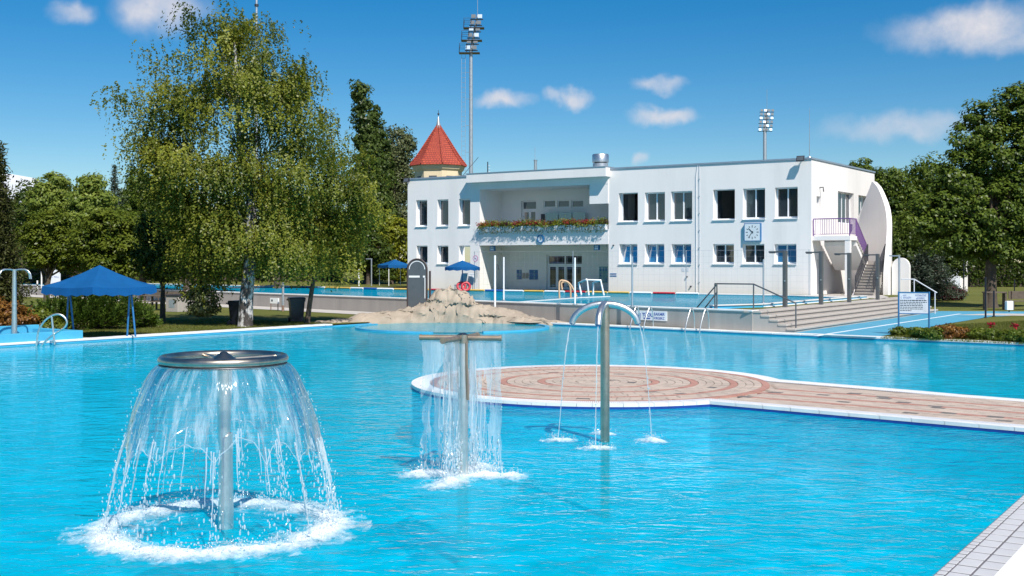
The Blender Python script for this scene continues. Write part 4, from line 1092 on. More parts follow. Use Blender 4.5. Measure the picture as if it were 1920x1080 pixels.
def railing(parent, a, b, h, gap, mat, r=.016, posts=True):
    a, b = Vector(a), Vector(b); up = Vector((0, 0, h))
    m_ = MB(); m_.tube([a + up, b + up], .026, 8); m_.build('handrail', mat, parent, True)
    m_ = MB(); m_.tube([a + Vector((0, 0, .1)), b + Vector((0, 0, .1))], .016, 6); m_.build('bottom_rail', mat, parent, True)
    n_ = max(2, round((b - a).length / gap))
    for k in range(n_ + 1):
        p = a.lerp(b, k / n_); e = k in (0, n_)
        m_ = MB(); m_.tube([p + Vector((0, 0, 0 if e else .1)), p + up], r * (1.6 if e else .75), 6, caps=False); m_.build('baluster', mat, parent)
railing(stair, (.06, .16, LZ), (1.96, .16, LZ), .9, .12, MAT['purple'])
railing(stair, (1.96, .18, LZ), (1.96, 1.28, LZ), .9, .12, MAT['purple'])
railing(stair, (1.96, 1.30, LZ - .05), (1.96, 3.05, mz), .9, .11, MAT['purple'])
railing(stair, (2.05, .85, .1), (2.05, 3.0, mz), .9, .12, MAT['darkmetal'])
railing(stair, (2.98, .85, .1), (2.98, 3.0, mz), .9, .12, MAT['darkmetal'])

# --- flower boxes along the balcony parapet
def leaves(name, pts, nrm, size, mat, parent, rng_, aspect=.6, shade=None, up=.0):
    """one mesh of small leaf blades at pts"""
    pts = np.asarray(pts, dtype=np.float32); n_ = len(pts)
    nv = np.asarray(nrm, dtype=np.float32) if nrm is not None else rng_.normal(size=(n_, 3)).astype(np.float32)
    nv = nv + np.array([0, 0, up], dtype=np.float32)
    nv /= np.linalg.norm(nv, axis=1, keepdims=True) + 1e-6
    t_ = rng_.normal(size=(n_, 3)).astype(np.float32); t_ -= nv * (t_ * nv).sum(1, keepdims=True); t_ /= np.linalg.norm(t_, axis=1, keepdims=True) + 1e-6
    b_ = np.cross(nv, t_)
    sz = (np.asarray(size) * rng_.uniform(.65, 1.3, n_)).astype(np.float32)[:, None]
    v = np.empty((n_, 4, 3), dtype=np.float32)
    v[:, 0] = pts - t_ * sz; v[:, 1] = pts + b_ * sz * aspect - t_ * sz * .1; v[:, 2] = pts + t_ * sz; v[:, 3] = pts - b_ * sz * aspect - t_ * sz * .1
    me = bpy.data.meshes.new(name)
    me.vertices.add(n_ * 4); me.vertices.foreach_set('co', v.ravel())
    me.loops.add(n_ * 4); me.loops.foreach_set('vertex_index', np.arange(n_ * 4, dtype=np.int32))
    me.polygons.add(n_); me.polygons.foreach_set('loop_start', np.arange(0, n_ * 4, 4, dtype=np.int32))
    me.polygons.foreach_set('loop_total', np.full(n_, 4, dtype=np.int32))
    at = me.attributes.new('shade', 'FLOAT', 'FACE')
    sh_ = np.clip(rng_.normal(.5, .24, n_), 0, 1) if shade is None else np.clip(shade, 0, 1)
    at.data.foreach_set('value', sh_.astype(np.float32))
    me.update(calc_edges=True); me.materials.append(mat)
    return link(name, me, parent)
nprng = np.random.default_rng(11)
nb_ = 11; ordn = ['leftmost', 'second', 'third', 'fourth', 'fifth', 'sixth', 'seventh', 'eighth', 'ninth', 'tenth', 'rightmost']
for k in range(nb_):
    w_ = (RX1 - RX0 - .1) / nb_; xc = RX0 + .05 + w_ * (k + .5)
    lb = 'white flower box with red and green plants, %s on the balcony parapet' % ordn[k] if k in (0, 10) else 'white flower box with red and green plants, %s from the left on the balcony parapet' % ordn[k]
    fb = thing('flower_box', HB + U * xc - N * .05 + Vector((0, 0, Z1 + z_bal + .015)), lb, 'flower box', math.atan2(U.y, U.x), 'flower boxes along the balcony')
    m_ = MB(); a = w_ / 2 - .06
    m_.add([(-a, -.13, 0), (a, -.13, 0), (a, .13, 0), (-a, .13, 0), (-a - .03, -.17, .3), (a + .03, -.17, .3), (a + .03, .17, .3), (-a - .03, .17, .3)], [(0, 3, 2, 1), (0, 1, 5, 4), (1, 2, 6, 5), (2, 3, 7, 6), (3, 0, 4, 7), (4, 5, 6, 7)])
    m_.build('trough', MAT['white'], fb)
    n_ = 620; p = np.stack([nprng.uniform(-a - .05, a + .05, n_), nprng.normal(-.04, .13, n_), .26 + np.abs(nprng.normal(.10, .13, n_))], 1)
    bush = .12 * np.sin(p[:, 0] * 5 + k * 2); p[:, 2] += bush * .6
    leaves('foliage', p, None, .05, MAT['lf_bright'] if k % 3 else MAT['lf_yellow'], fb, nprng, up=.5)
    n_ = 90; p = np.stack([nprng.uniform(-a, a, n_), -.16 - np.abs(nprng.normal(0, .05, n_)), nprng.uniform(-.16, .32, n_)], 1)
    leaves('trailing_stems', p, None, .045, MAT['lf_olive'], fb, nprng)
    n_ = 260; cx = nprng.uniform(-a, a, 4); p = np.stack([nprng.choice(cx, n_) + nprng.normal(0, .10, n_), nprng.normal(-.09, .13, n_), .36 + np.abs(nprng.normal(.10, .08, n_))], 1)
    leaves('blossom', p, None, .042, MAT['petal_red'] if k % 4 != 2 else MAT['lf_purple'], fb, nprng)
# ================================================================== FOUNTAINS AND FALLING WATER
def grid_sheet(name, P, uvs, nu, nv, mat, parent, keep=None):
    """a sheet of nu x nv points with uv, cells where keep(i, j) is false left out"""
    me = bpy.data.meshes.new(name); fsx = []
    for j in range(nv - 1):
        for i in range(nu - 1):
            if keep is None or keep(i, j): fsx.append((j * nu + i, j * nu + i + 1, (j + 1) * nu + i + 1, (j + 1) * nu + i))
    me.from_pydata([tuple(p) for p in P], [], fsx)
    uv = me.uv_layers.new(name='UVMap')
    for li, l in enumerate(me.loops): uv.data[li].uv = uvs[l.vertex_index]
    me.materials.append(mat); me.polygons.foreach_set('use_smooth', [True] * len(me.polygons))
    bm = bmesh.new(); bm.from_mesh(me); bmesh.ops.delete(bm, geom=[v for v in bm.verts if not v.link_faces], context='VERTS'); bm.to_mesh(me); bm.free()
    return link(name, me, parent)
_ico = None
def drops(name, pts, rad, parent, mat, stretch=1.0, kind='stuff'):
    """many small water drops in one mesh"""
    global _ico
    if _ico is None:
        bm = bmesh.new(); bmesh.ops.create_icosphere(bm, subdivisions=1, radius=1)
        bm.verts.index_update(); _ico = (np.array([v.co[:] for v in bm.verts], dtype=np.float32), np.array([[v.index for v in f.verts] for f in bm.faces], dtype=np.int32)); bm.free()
    iv, if_ = _ico; pts = np.asarray(pts, dtype=np.float32); n_ = len(pts)
    rad = np.broadcast_to(np.asarray(rad, dtype=np.float32), (n_,)); stt = np.broadcast_to(np.asarray(stretch, dtype=np.float32), (n_,))
    v = iv[None] * rad[:, None, None]; v[:, :, 2] *= stt[:, None]; v = v + pts[:, None]
    f = if_[None] + (np.arange(n_, dtype=np.int32) * len(iv))[:, None, None]
    me = bpy.data.meshes.new(name)
    me.vertices.add(n_ * len(iv)); me.vertices.foreach_set('co', v.astype(np.float32).ravel())
    k = n_ * len(if_); me.loops.add(k * 3); me.loops.foreach_set('vertex_index', f.astype(np.int32).ravel())
    me.polygons.add(k); me.polygons.foreach_set('loop_start', np.arange(0, k * 3, 3, dtype=np.int32)); me.polygons.foreach_set('loop_total', np.full(k, 3, dtype=np.int32))
    me.polygons.foreach_set('use_smooth', [True] * k)
    me.update(calc_edges=True); me.materials.append(mat)
    return tag(link(name, me, parent), kind=kind)
def foam_patch(name, loc, label, fld, size, res, parent=None, height=.07, seed=1):
    """foam lying on the water: fld(x, y) gives its density 0..1"""
    rg = np.random.default_rng(seed)
    t_ = thing(name, loc, label, 'foam')
    n_ = int(size[0] * 2 / res), int(size[1] * 2 / res)
    xs, ys = np.linspace(-size[0], size[0], n_[0]), np.linspace(-size[1], size[1], n_[1])
    X, Y = np.meshgrid(xs, ys)
    Dn = np.vectorize(fld)(X, Y)
    lump = np.zeros_like(X)
    for s_ in (5, 9, 17, 31):
        a, b, c = rg.uniform(0, 6, 3); lump += np.sin(X * s_ * 1.3 + a + 1.7 * np.sin(Y * s_ * .6 + b)) * np.sin(Y * s_ + c + 1.4 * np.sin(X * s_ * .8)) * (5 / s_) ** .7
    Dn = np.clip(Dn + .16 * lump * (Dn > .02), 0, 1.1)
    Z = .006 + height * np.clip(Dn, 0, 1) * (.55 + .45 * np.clip(.5 + .5 * lump, 0, 1)) + rg.normal(0, .003, X.shape) * (Dn > .1)
    P = np.stack([X, Y, Z], -1).reshape(-1, 3); nx = n_[0]
    keep = (Dn > .04)
    fc = [(j * nx + i, j * nx + i + 1, (j + 1) * nx + i + 1, (j + 1) * nx + i) for j in range(n_[1] - 1) for i in range(nx - 1) if keep[j, i] and keep[j, i + 1] and keep[j + 1, i] and keep[j + 1, i + 1]]
    me = bpy.data.meshes.new('froth'); me.from_pydata(P.tolist(), [], fc)
    at = me.attributes.new('shade', 'FLOAT', 'POINT'); at.data.foreach_set('value', Dn.ravel().astype(np.float32))
    me.materials.append(MAT['foam']); me.polygons.foreach_set('use_smooth', [True] * len(me.polygons))
    bm = bmesh.new(); bm.from_mesh(me); bmesh.ops.delete(bm, geom=[v for v in bm.verts if not v.link_faces], context='VERTS'); bm.to_mesh(me); bm.free()
    tag(link('froth', me, t_), kind='stuff')
    idx = rg.choice(len(P), size=int(len(P) * .05), p=(np.clip(Dn, 0, 1).ravel() ** 1.5 + 1e-9) / (np.clip(Dn, 0, 1).ravel() ** 1.5 + 1e-9).sum())
    q = P[idx] + rg.normal(0, .012, (len(idx), 3)); q[:, 2] += np.abs(rg.normal(0, .035, len(idx)))
    drops('spatter', q, rg.uniform(.003, .009, len(idx)), t_, MAT['drop'])
    return t_

# --- mushroom fountain
ML = Vector((-2.72, 10.87, 0))
mf = thing('mushroom_fountain', ML, 'steel mushroom fountain with a wide ring head, nearest on the left', 'fountain')
m_ = MB(); m_.tube([(0.02, 0, -1.04), (0.02, 0, .85), (.005, 0, .852), (.005, 0, 1.5)], [.082, .082, .074, .074], 28); m_.build('pole', MAT['steel'], mf, True)
m_ = MB(); pr = [(.555 + .046 * math.cos(t), 1.595 + .044 * math.sin(t)) for t in [2 * math.pi * k / 16 for k in range(16)]]
m_.lathe(pr, seg=64, closed=True); m_.build('ring', MAT['steel_worn'], mf, True)
m_ = MB(); m_.lathe([(.0, 1.67), (.03, 1.66), (.11, 1.60), (.15, 1.575), (.15, 1.55), (.07, 1.50), (0, 1.5)], seg=28); m_.build('cone', MAT['steel_worn'], mf, True)
m_ = MB(); m_.lathe([(.12, 1.545), (.52, 1.565), (.52, 1.555), (.12, 1.53)], seg=40, closed=True); m_.build('dish', MAT['bell'], mf, True)
for k in range(4):
    a = R(35 + 90 * k); m_ = MB(); m_.tube([(.1 * math.cos(a), .1 * math.sin(a), 1.59), (.53 * math.cos(a), .53 * math.sin(a), 1.60)], .018, 8); m_.build('spoke', MAT['steel_worn'], mf, True)
m_ = MB(); m_.lathe([(.515, 1.556), (.588, 1.558), (.592, 1.55), (.515, 1.546)], seg=96, closed=True); m_.build('drip_lip', MAT['darkmetal'], mf, True)
# bell of water: a thin sheet that tears into strands and drops
bell = thing('water_bell', ML, 'bell shaped curtain of water falling from the mushroom fountain', 'falling water')
def bell_r(z):
    t_ = math.sqrt(max(0, (1.55 - z) / 1.55)); return .585 + .50 * t_ ** 1.15
nu, nv = 240, 60; rgb = np.random.default_rng(5)
tear = [0.0] * nu
ph = rgb.uniform(0, 6, 6)
for i in range(nu):
    a = 2 * math.pi * i / (nu - 1)
    tear[i] = .70 + .10 * math.sin(a * 2 + ph[0]) * .5 + (.17 + .06 * math.sin(a * 3 + ph[1])) * abs(math.sin(a * 6.5 + .5 * math.sin(a * 4 + ph[2]))) ** .8 + .012 * math.sin(a * 37 + ph[3])
P, uvs = [], []
for j in range(nv):
    z_ = 1.55 - 1.15 * (j / (nv - 1)) ** 1.15
    for i in range(nu):
        a = 2 * math.pi * i / (nu - 1); w_ = .012 * (1.55 - z_) * (math.sin(a * 9 + z_ * 6) + .6 * math.sin(a * 23 - z_ * 9))
        r_ = bell_r(z_) + w_; P.append((r_ * math.cos(a), r_ * math.sin(a), z_)); uvs.append((i / (nu - 1), z_))
grid_sheet('water_sheet', P, uvs, nu, nv, MAT['bell'], bell, keep=lambda i, j: P[j * nu + i][2] > tear[i])
strands = MB(); dp_, dr_, ds_ = [], [], []
for i0 in range(0, nu - 1, 12):                                       # the torn edge of the sheet gathers into a rim
    pts = []
    for i in range(i0, min(nu, i0 + 13)):
        a = 2 * math.pi * i / (nu - 1); r_ = bell_r(tear[i]); pts.append((r_ * math.cos(a), r_ * math.sin(a), tear[i] + .012))
    strands.tube(pts, [rgb.uniform(.002, .006) for _ in pts], 6, caps=False)
for k in range(110):
    a = rgb.uniform(0, 2 * math.pi)
    if k % 3 == 0: a = 2 * math.pi * int(np.argmin([tear[q % nu] if abs(q - int(a / 6.2832 * nu)) < 14 else 9 for q in range(nu)])) / (nu - 1)
    i = int(a / (2 * math.pi) * (nu - 1)); z0 = tear[i] + .05 + rgb.uniform(0, .12); L_ = rgb.uniform(.12, .5) if k % 3 else rgb.uniform(.3, .8)
    pts, rad = [], []
    for q in range(7):
        z_ = max(.01, z0 - L_ * q / 6); r_ = bell_r(z_) + rgb.normal(0, .004); aa = a + .003 * math.sin(q * 1.7 + k)
        pts.append((r_ * math.cos(aa), r_ * math.sin(aa), z_)); rad.append(rgb.uniform(.0035, .0085) * (1 - .5 * q / 6))
    strands.tube(pts, rad, 6, caps=False)
    z_ = z0 - L_
    while z_ > .03:
        r_ = bell_r(z_) + rgb.normal(0, .02); aa = a + rgb.normal(0, .018)
        dp_.append((r_ * math.cos(aa), r_ * math.sin(aa), z_)); dr_.append(rgb.uniform(.0035, .010)); ds_.append(rgb.uniform(1.2, 3.2)); z_ -= rgb.uniform(.02, .09)
for k in range(750):
    a = rgb.uniform(0, 2 * math.pi); z_ = rgb.uniform(.02, 1.45) ** 1.0; r_ = bell_r(z_) + abs(rgb.normal(0, .02 + .03 * (1.55 - z_)))
    dp_.append((r_ * math.cos(a), r_ * math.sin(a), z_)); dr_.append(rgb.uniform(.002, .0065)); ds_.append(rgb.uniform(1.0, 2.6))
tag(strands.build('water_strands', MAT['drop'], bell, True), kind='stuff')
drops('drops', dp_, dr_, bell, MAT['drop'], ds_)
foam_patch('foam_ring', ML + Vector((-.04, 0, 0)), 'ring of white foam on the water around the mushroom fountain', lambda x, y: math.exp(-((math.hypot(x, y) - 1.05) / .17) ** 2) * (.92 + .15 * math.sin(3 * math.atan2(y, x) + 2)) + .13 * math.exp(-((math.hypot(x, y) - 1.0) / .30) ** 2), (1.9, 1.9), .022, seed=3, height=.05)

# --- crossed pipe fountain
TL = Vector((-.575, 13.5, 0))
tf = thing('cross_pipe_fountain', TL, 'post fountain with two crossed brown pipes pouring water curtains', 'fountain')
m_ = MB(); m_.tube([(0.0, 0, -1.04), (0, 0, 1.62)], [.066, .06], 22); m_.build('post', MAT['steel'], tf, True)
b1a, b1b = Vector((-.50, .05, 1.625)), Vector((.44, -.04, 1.62)); b2a, b2b = Vector((-.20, -.56, 1.625)), Vector((.15, .52, 1.62))
for a, b in ((b1a, b1b), (b2a, b2b)):
    m_ = MB(); m_.tube([a, b], .031, 14); m_.build('spout_pipe', MAT['steel_old'], tf, True)
    for e, s_ in ((a, -1), (b, 1)):
        d_ = (b - a).normalized() * s_; m_ = MB(); m_.tube([e - d_ * .012, e + d_ * .012], .036, 14); m_.build('pipe_cap', MAT['steel_old'], tf, True)
m_ = MB(); m_.tube([(.045, -.05, 1.58), (.05, -.055, 1.2), (.062, -.04, .9)], .014, 8); m_.build('feed_pipe', MAT['steel_old'], tf, True)
m_ = MB(); m_.lathe([(0, 1.56), (.07, 1.56), (.07, 1.66), (.03, 1.68), (0, 1.68)], seg=18); m_.build('cross_joint', MAT['steel_worn'], tf, True)
cur = thing('water_curtain', TL, 'clear curtains of water falling from the crossed pipes', 'falling water')
rgc = np.random.default_rng(9); cdp, cdr, cds = [], [], []; cst = MB()
def curtain(a, b, spread, low, seed):
    rg = np.random.default_rng(seed); nu, nv = 54, 60; P, uvs = [], []
    d_ = (b - a); side = Vector((-d_.y, d_.x, 0)).normalized()
    tr = [low + .25 * rg.random() * (1 if 3 < i < nu - 4 else 0) + .28 * abs(math.sin(i * .33 + seed)) ** 3 for i in range(nu)]
    hole = [(rg.uniform(.2, .8), rg.uniform(.35, 1.1), rg.uniform(.015, .05), rg.uniform(.06, .22)) for _ in range(9)]
    for j in range(nv):
        z_ = 1.595 - 1.58 * (j / (nv - 1)) ** 1.1
        for i in range(nu):
            t_ = i / (nu - 1); fall = math.sqrt(max(0, 1.6 - z_))
            p = a + d_ * (.015 + .97 * t_) + side * (.012 * math.sin(i * .22 + z_ * 4 + seed) * fall) + (d_.normalized() * (t_ - .5) * spread * fall)
            P.append((p.x, p.y, z_)); uvs.append((t_ * d_.length / 1.2 + seed, z_))
    def keep(i, j):
        x_, z_ = i / nu, P[j * nu + i][2]
        if any(((x_ - hx) / hr) ** 2 + ((z_ - hz) / hh) ** 2 < 1 for hx, hz, hr, hh in hole): return False
        e_ = .05 * (.5 + .5 * math.sin(z_ * 9 + seed * 2)) + .05 * (.5 + .5 * math.sin(z_ * 23 + seed)) * (1.6 - z_)
        return z_ > tr[i] and e_ < x_ < 1 - e_ * .8
    grid_sheet('water_sheet', P, uvs, nu, nv, MAT['curtain'], cur, keep)
    for i in range(nu):
        if rg.random() < .6:
            z_ = tr[i] + .04
            while z_ > .02:
                j = min(nv - 1, int(((1.595 - z_) / 1.58) ** (1 / 1.1) * (nv - 1))); p = P[j * nu + i]
                cdp.append((p[0] + rg.normal(0, .012), p[1] + rg.normal(0, .012), z_)); cdr.append(rg.uniform(.003, .010)); cds.append(rg.uniform(1.3, 4)); z_ -= rg.uniform(.015, .07)
    for e in rg.integers(3, nu - 3, 7):
        j0 = int(rg.integers(10, 34)); pts = [P[j * nu + min(nu - 1, max(0, int(e + 1.5 * math.sin(j * .21 + e))))] for j in range(j0, min(nv, j0 + int(rg.integers(12, 26))), 3)]; cst.tube(pts, [rg.uniform(.003, .008) for _ in pts], 6, caps=False)
    for k in range(90):
        i = rg.integers(0, nu); j = rg.integers(4, nv); p = P[j * nu + i]
        cdp.append((p[0] + rg.normal(0, .02), p[1] + rg.normal(0, .02), p[2])); cdr.append(rg.uniform(.002, .006)); cds.append(rg.uniform(1, 3))
mid1 = (b1a + b1b) / 2; mid2 = (b2a + b2b) / 2
curtain(b1a, Vector((-.07, .01, 1.62)), .03, .10, 1); curtain(Vector((.07, 0, 1.62)), b1b, .05, .06, 2)
curtain(b2a, Vector((-.03, -.08, 1.62)), .03, .12, 3); curtain(Vector((.03, .08, 1.62)), b2b, .03, .12, 4)
tag(cst.build('water_strands', MAT['drop'], cur, True), kind='stuff')
drops('drops', cdp, cdr, cur, MAT['drop'], cds)
def foam_cross(x, y):
    def seg(a, b):
        p = Vector((x, y, 0)); a = Vector((a.x, a.y, 0)); b = Vector((b.x, b.y, 0)); t_ = max(0, min(1, (p - a).dot(b - a) / (b - a).length_squared)); return (p - a - (b - a) * t_).length
    return .95 * math.exp(-(min(seg(b1a * 1.1, b1b * 1.25), seg(b2a * 1.15, b2b * 1.1)) / .17) ** 2)
foam_patch('foam_patch', TL + Vector((.02, -.02, 0)), 'white foam patch on the water below the crossed pipe fountain', foam_cross, (1.05, 1.0), .02, seed=6, height=.06)

# --- palm fountain with four curved arms
PL = Vector((1.30, 16.1, 0))
pf = thing('palm_fountain', PL, 'steel palm fountain with four curved arms before the round island', 'fountain')
m_ = MB(); m_.tube([(0, 0, -1.04), (0, 0, 1.86)], .064, 24); m_.build('post', MAT['steel_worn'], pf, True)
m_ = MB(); m_.lathe([(0, 1.975), (.03, 1.97), (.055, 1.945), (.066, 1.91), (.066, 1.84), (0, 1.84)], seg=22); m_.build('head', MAT['steel_worn'], pf, True)
jets = []
for a_ in (-4, 86, 176, 254):
    a = R(a_); d_ = Vector((math.cos(a), math.sin(a), 0)); pts = []
    for q in range(13):
        t_ = q / 12; x_ = .02 + .44 * math.sin(t_ * 1.45) / math.sin(1.45); z_ = 1.925 - .27 * (1 - math.cos(t_ * 1.45)) / (1 - math.cos(1.45)); pts.append(d_ * x_ + Vector((0, 0, z_)))
    m_ = MB(); m_.tube(pts, .047, 14); arm = m_.build('arm', MAT['steel'], pf, True)
    e = (pts[-1] - pts[-2]).normalized()
    m_ = MB(); m_.tube([pts[-1] + e * .001, pts[-1] + e * .012], .036, 14); m_.build('nozzle', MAT['bluemetal'], arm, True)
    jets.append((pts[-1], e, d_))
where = ['right', 'far', 'left', 'near']
for (p, e, d_), nm in zip(jets, where):
    jt = thing('water_jet', PL, 'thin jet of water falling from the %s arm of the palm fountain' % nm, 'falling water', group='jets of the palm fountain')
    vx = .22; pts = []; rad = []
    for q in range(16):
        t_ = .54 * q / 15; z_ = p.z - .35 * t_ - 4.9 * t_ * t_
        if z_ < .0: break
        pts.append(p + d_ * (vx * 1.6 * t_) + Vector((rgc.normal(0, .003), rgc.normal(0, .003), z_ - p.z))); rad.append(rgc.uniform(.007, .012) * (1 - .4 * q / 15))
    m_ = MB(); m_.tube(pts, rad, 7, caps=False); m_.build('stream', MAT['drop'], jt, True)
    q = pts[-1]; n_ = 70; k = rgc.integers(4, len(pts), n_); pp = np.array([pts[i][:] for i in k]) + rgc.normal(0, .014, (n_, 3))
    drops('drops', pp, rgc.uniform(.002, .006, n_), jt, MAT['drop'], 2.0)
    foam_patch('foam_patch', PL + Vector((q.x, q.y, 0)), 'small splash of foam under the %s arm of the palm fountain' % nm, lambda x, y: .9 * math.exp(-((x / .15) ** 2 + (y / .14) ** 2)), (.36, .32), .014, seed=20 + len(nm), height=.06)

# ================================================================== ROCK AND ROUND BASIN AT THE FAR CORNER
KC, KR = Vector((-2.30, 44.6, 0)), 3.75
rb = thing('round_basin', Vector((KC.x, KC.y, 0)), 'low light blue round basin wall in front of the cast rock', 'basin')
def ring_wall(mb, a0, a1, r0, r1, z0, z1, n_):
    A0, A1 = arc((0, 0), r0, a0, a1, n_), arc((0, 0), r1, a0, a1, n_)
    vs = [(x, y, z) for z in (z0, z1) for x, y in A0] + [(x, y, z) for z in (z0, z1) for x, y in A1]; k = n_ + 1
    for i in range(n_):
        mb.add([vs[i], vs[i + 1], vs[k + i + 1], vs[k + i], vs[2 * k + i], vs[2 * k + i + 1], vs[3 * k + i + 1], vs[3 * k + i]],
               [(0, 1, 2, 3), (4, 7, 6, 5), (3, 2, 6, 7)] + ([(0, 3, 7, 4)] if i == 0 else []) + ([(1, 5, 6, 2)] if i == n_ - 1 else []))
for a0, a1 in ((R(150), R(262)), (R(290), R(385))):
    m_ = MB(); ring_wall(m_, a0, a1, KR - .16, KR, -.04, .055, 40); m_.build('rim_wall', MAT['rimblue'], rb, True)
m_ = MB(); ring_wall(m_, 0, 2 * math.pi, KR - .9, KR - .5, -1.04, -.101, 40); m_.build('sill_wall', MAT['rimblue'], rb, True)
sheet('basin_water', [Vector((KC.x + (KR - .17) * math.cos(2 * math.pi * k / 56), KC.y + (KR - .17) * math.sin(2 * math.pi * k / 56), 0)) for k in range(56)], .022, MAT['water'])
CL = [(-8.3, 46.4), (-7.4, 46.7), (-6.3, 47.5), (-5.2, 48.1), (-4.3, 48.4), (-3.6, 48.5), (-3.0, 48.5), (-2.65, 48.5), (-2.2, 48.4), (-1.7, 48.3), (-1.2, 48.1), (-.6, 47.9), (0, 47.6), (.7, 47.2), (1.3, 46.8), (1.8, 46.5), (2.4, 46.1)]
CH = [.0, .15, .25, .36, .52, .86, 1.46, 1.56, 1.46, .98, .66, .46, .36, .30, .22, .15, .02]
CW = [.3, .7, .85, 1.0, 1.05, 1.0, .9, .85, .85, .9, .9, .85, .85, .75, .65, .5, .2]
rk = MB(); NS, NT = 150, 46; vs = []
from mathutils import noise as mnoise
for i in range(NS + 1):
    f_ = i / NS * (len(CL) - 1); k = min(len(CL) - 2, int(f_)); t_ = f_ - k; t_ = t_ * t_ * (3 - 2 * t_) * .5 + t_ * .5
    cx, cy = CL[k][0] + (CL[k + 1][0] - CL[k][0]) * t_, CL[k][1] + (CL[k + 1][1] - CL[k][1]) * t_
    h_ = CH[k] + (CH[k + 1] - CH[k]) * t_; w_ = CW[k] + (CW[k + 1] - CW[k]) * t_
    tx, ty = CL[k + 1][0] - CL[k][0], CL[k + 1][1] - CL[k][1]; l_ = math.hypot(tx, ty); nx, ny = -ty / l_, tx / l_
    for j in range(NT + 1):
        q = -1 + 2 * j / NT; x_, y_ = cx + nx * q * w_, cy + ny * q * w_
        prof = max(0, 1 - abs(q) ** (2.6 if h_ > 1 else 2.6))
        z_ = -.3 + (h_ + .32) * prof
        v = Vector((x_, y_, z_ * 1.3)); nn = mnoise.fractal(v * .9, .9, 2.1, 5); n3 = mnoise.fractal(v * 3.1 + Vector((7, 3, 1)), .8, 2.2, 4)
        ridge = -abs(mnoise.noise(v * 1.3 + Vector((3, 9, 2)))) * .16
        z_ += (.24 * nn + .09 * n3 + ridge * 1.6 + .10) * min(1, prof * 2.2) * min(1.2, .35 + h_)
        led = math.sin(z_ * 13 + 3.0 * nn + x_ * .7)
        z_ -= .10 * max(0, 1 - abs(mnoise.noise(v * 2.3 + Vector((1, 5, 8)))) / .05) * min(1, prof * 2) * min(1, h_ + .2)
        vs.append((x_ + .14 * nn + .04 * n3, y_ + .12 * n3 + .10 * led * prof, z_ + .035 * led * min(1, prof * 2)))
fsx = [(i * (NT + 1) + j, (i + 1) * (NT + 1) + j, (i + 1) * (NT + 1) + j + 1, i * (NT + 1) + j + 1) for i in range(NS) for j in range(NT)]
rk.add(vs, fsx); rock = rk.build('cast_rock', MAT['rock'], None, True)
tag(rock, 'beige cast rock mound with a peak behind the round basin', 'rock')
gb_ = thing('guard_board', Vector((dp(782, 580, 48.9).x, 48.95, .1)), 'tall dark grey board with rounded top beside the rock peak', 'board', R(-14))
bw, bh = .86, 2.56
prof = [(-bw / 2, 0), (bw / 2, 0)] + [(bw / 2 * math.cos(t), bh - bw / 2 + bw / 2 * math.sin(t)) for t in [math.pi * k / 18 for k in range(19)]]
def slab(name, prof, y0, y1, mat, parent):
    k = len(prof); m_ = MB(); m_.add([(x, y0, z) for x, z in prof] + [(x, y1, z) for x, z in prof], [tuple(range(k)), tuple(range(2 * k - 1, k - 1, -1))] + [(i, k + i, k + (i + 1) % k, (i + 1) % k) for i in range(k)]); return m_.build(name, mat, parent)
slab('panel', [(x * .93, z) for x, z in prof], -.02, .02, MAT['board'], gb_)
m_ = MB(); m_.tube([(bw / 2, 0, .0)] + [(x, 0, z) for x, z in prof[2:]] + [(-bw / 2, 0, 0)], .04, 10); m_.build('frame', MAT['frame'], gb_, True)
m_ = MB(); m_.tube([(bw / 2 + .10, .12, .0), (bw / 2 + .10, .12, bh - .5)], .045, 10); m_.build('support', MAT['frame'], gb_, True)
pa = [(.36 * math.cos(t), bh - bw / 2 + .36 * math.sin(t)) for t in [math.pi * k / 18 for k in range(19)]]; pb = [(.33 * math.cos(t), bh - bw / 2 + .33 * math.sin(t)) for t in [math.pi * k / 18 for k in range(19)]]
m_ = MB()
for i in range(18): m_.add([(pa[i][0], -.026, pa[i][1]), (pa[i + 1][0], -.026, pa[i + 1][1]), (pb[i + 1][0], -.026, pb[i + 1][1]), (pb[i][0], -.026, pb[i][1])], [(0, 1, 2, 3)])
m_.build('white_arc', MAT['white'], gb_)
m_ = MB(); m_.box((-.36, -.03, 1.78), (.12, -.021, 1.86)); m_.box((.27, -.03, 1.78), (.36, -.021, 1.86)); m_.build('white_bar', MAT['white'], gb_)
m_ = MB(); m_.box((.34, -.03, .9), (.37, -.021, 1.77)); m_.build('white_edge', MAT['white'], gb_)

# ================================================================== POOLSIDE METALWORK
def tube_thing(name, paths, r, mat, label, cat, part='tube', group=None, seg=12, rz=0):
    base = Vector(paths[0][0]).copy(); base.z = min(Vector(p).z for pa_ in paths for p in pa_)
    t_ = thing(name, base, label, cat, 0, group)
    for pa_ in paths:
        m_ = MB(); m_.tube([Vector(p) - base for p in pa_], r, seg); m_.build(part, mat, t_, True)
    return t_
def smooth_path(pts, n_=8):
    P = [Vector(p) for p in pts]; out = []
    for i in range(len(P) - 1):
        a, b, c, d = P[max(0, i - 1)], P[i], P[i + 1], P[min(len(P) - 1, i + 2)]
        for k in range(n_):
            t = k / n_; out.append(.5 * ((2 * b) + (-a + c) * t + (2 * a - 5 * b + 4 * c - d) * t * t + (-a + 3 * b - 3 * c + d) * t ** 3))
    return out + [P[-1]]
pe = (pE - pD).normalized(); po = Vector((pe.y, -pe.x, 0))           # along the far edge, away from the pool
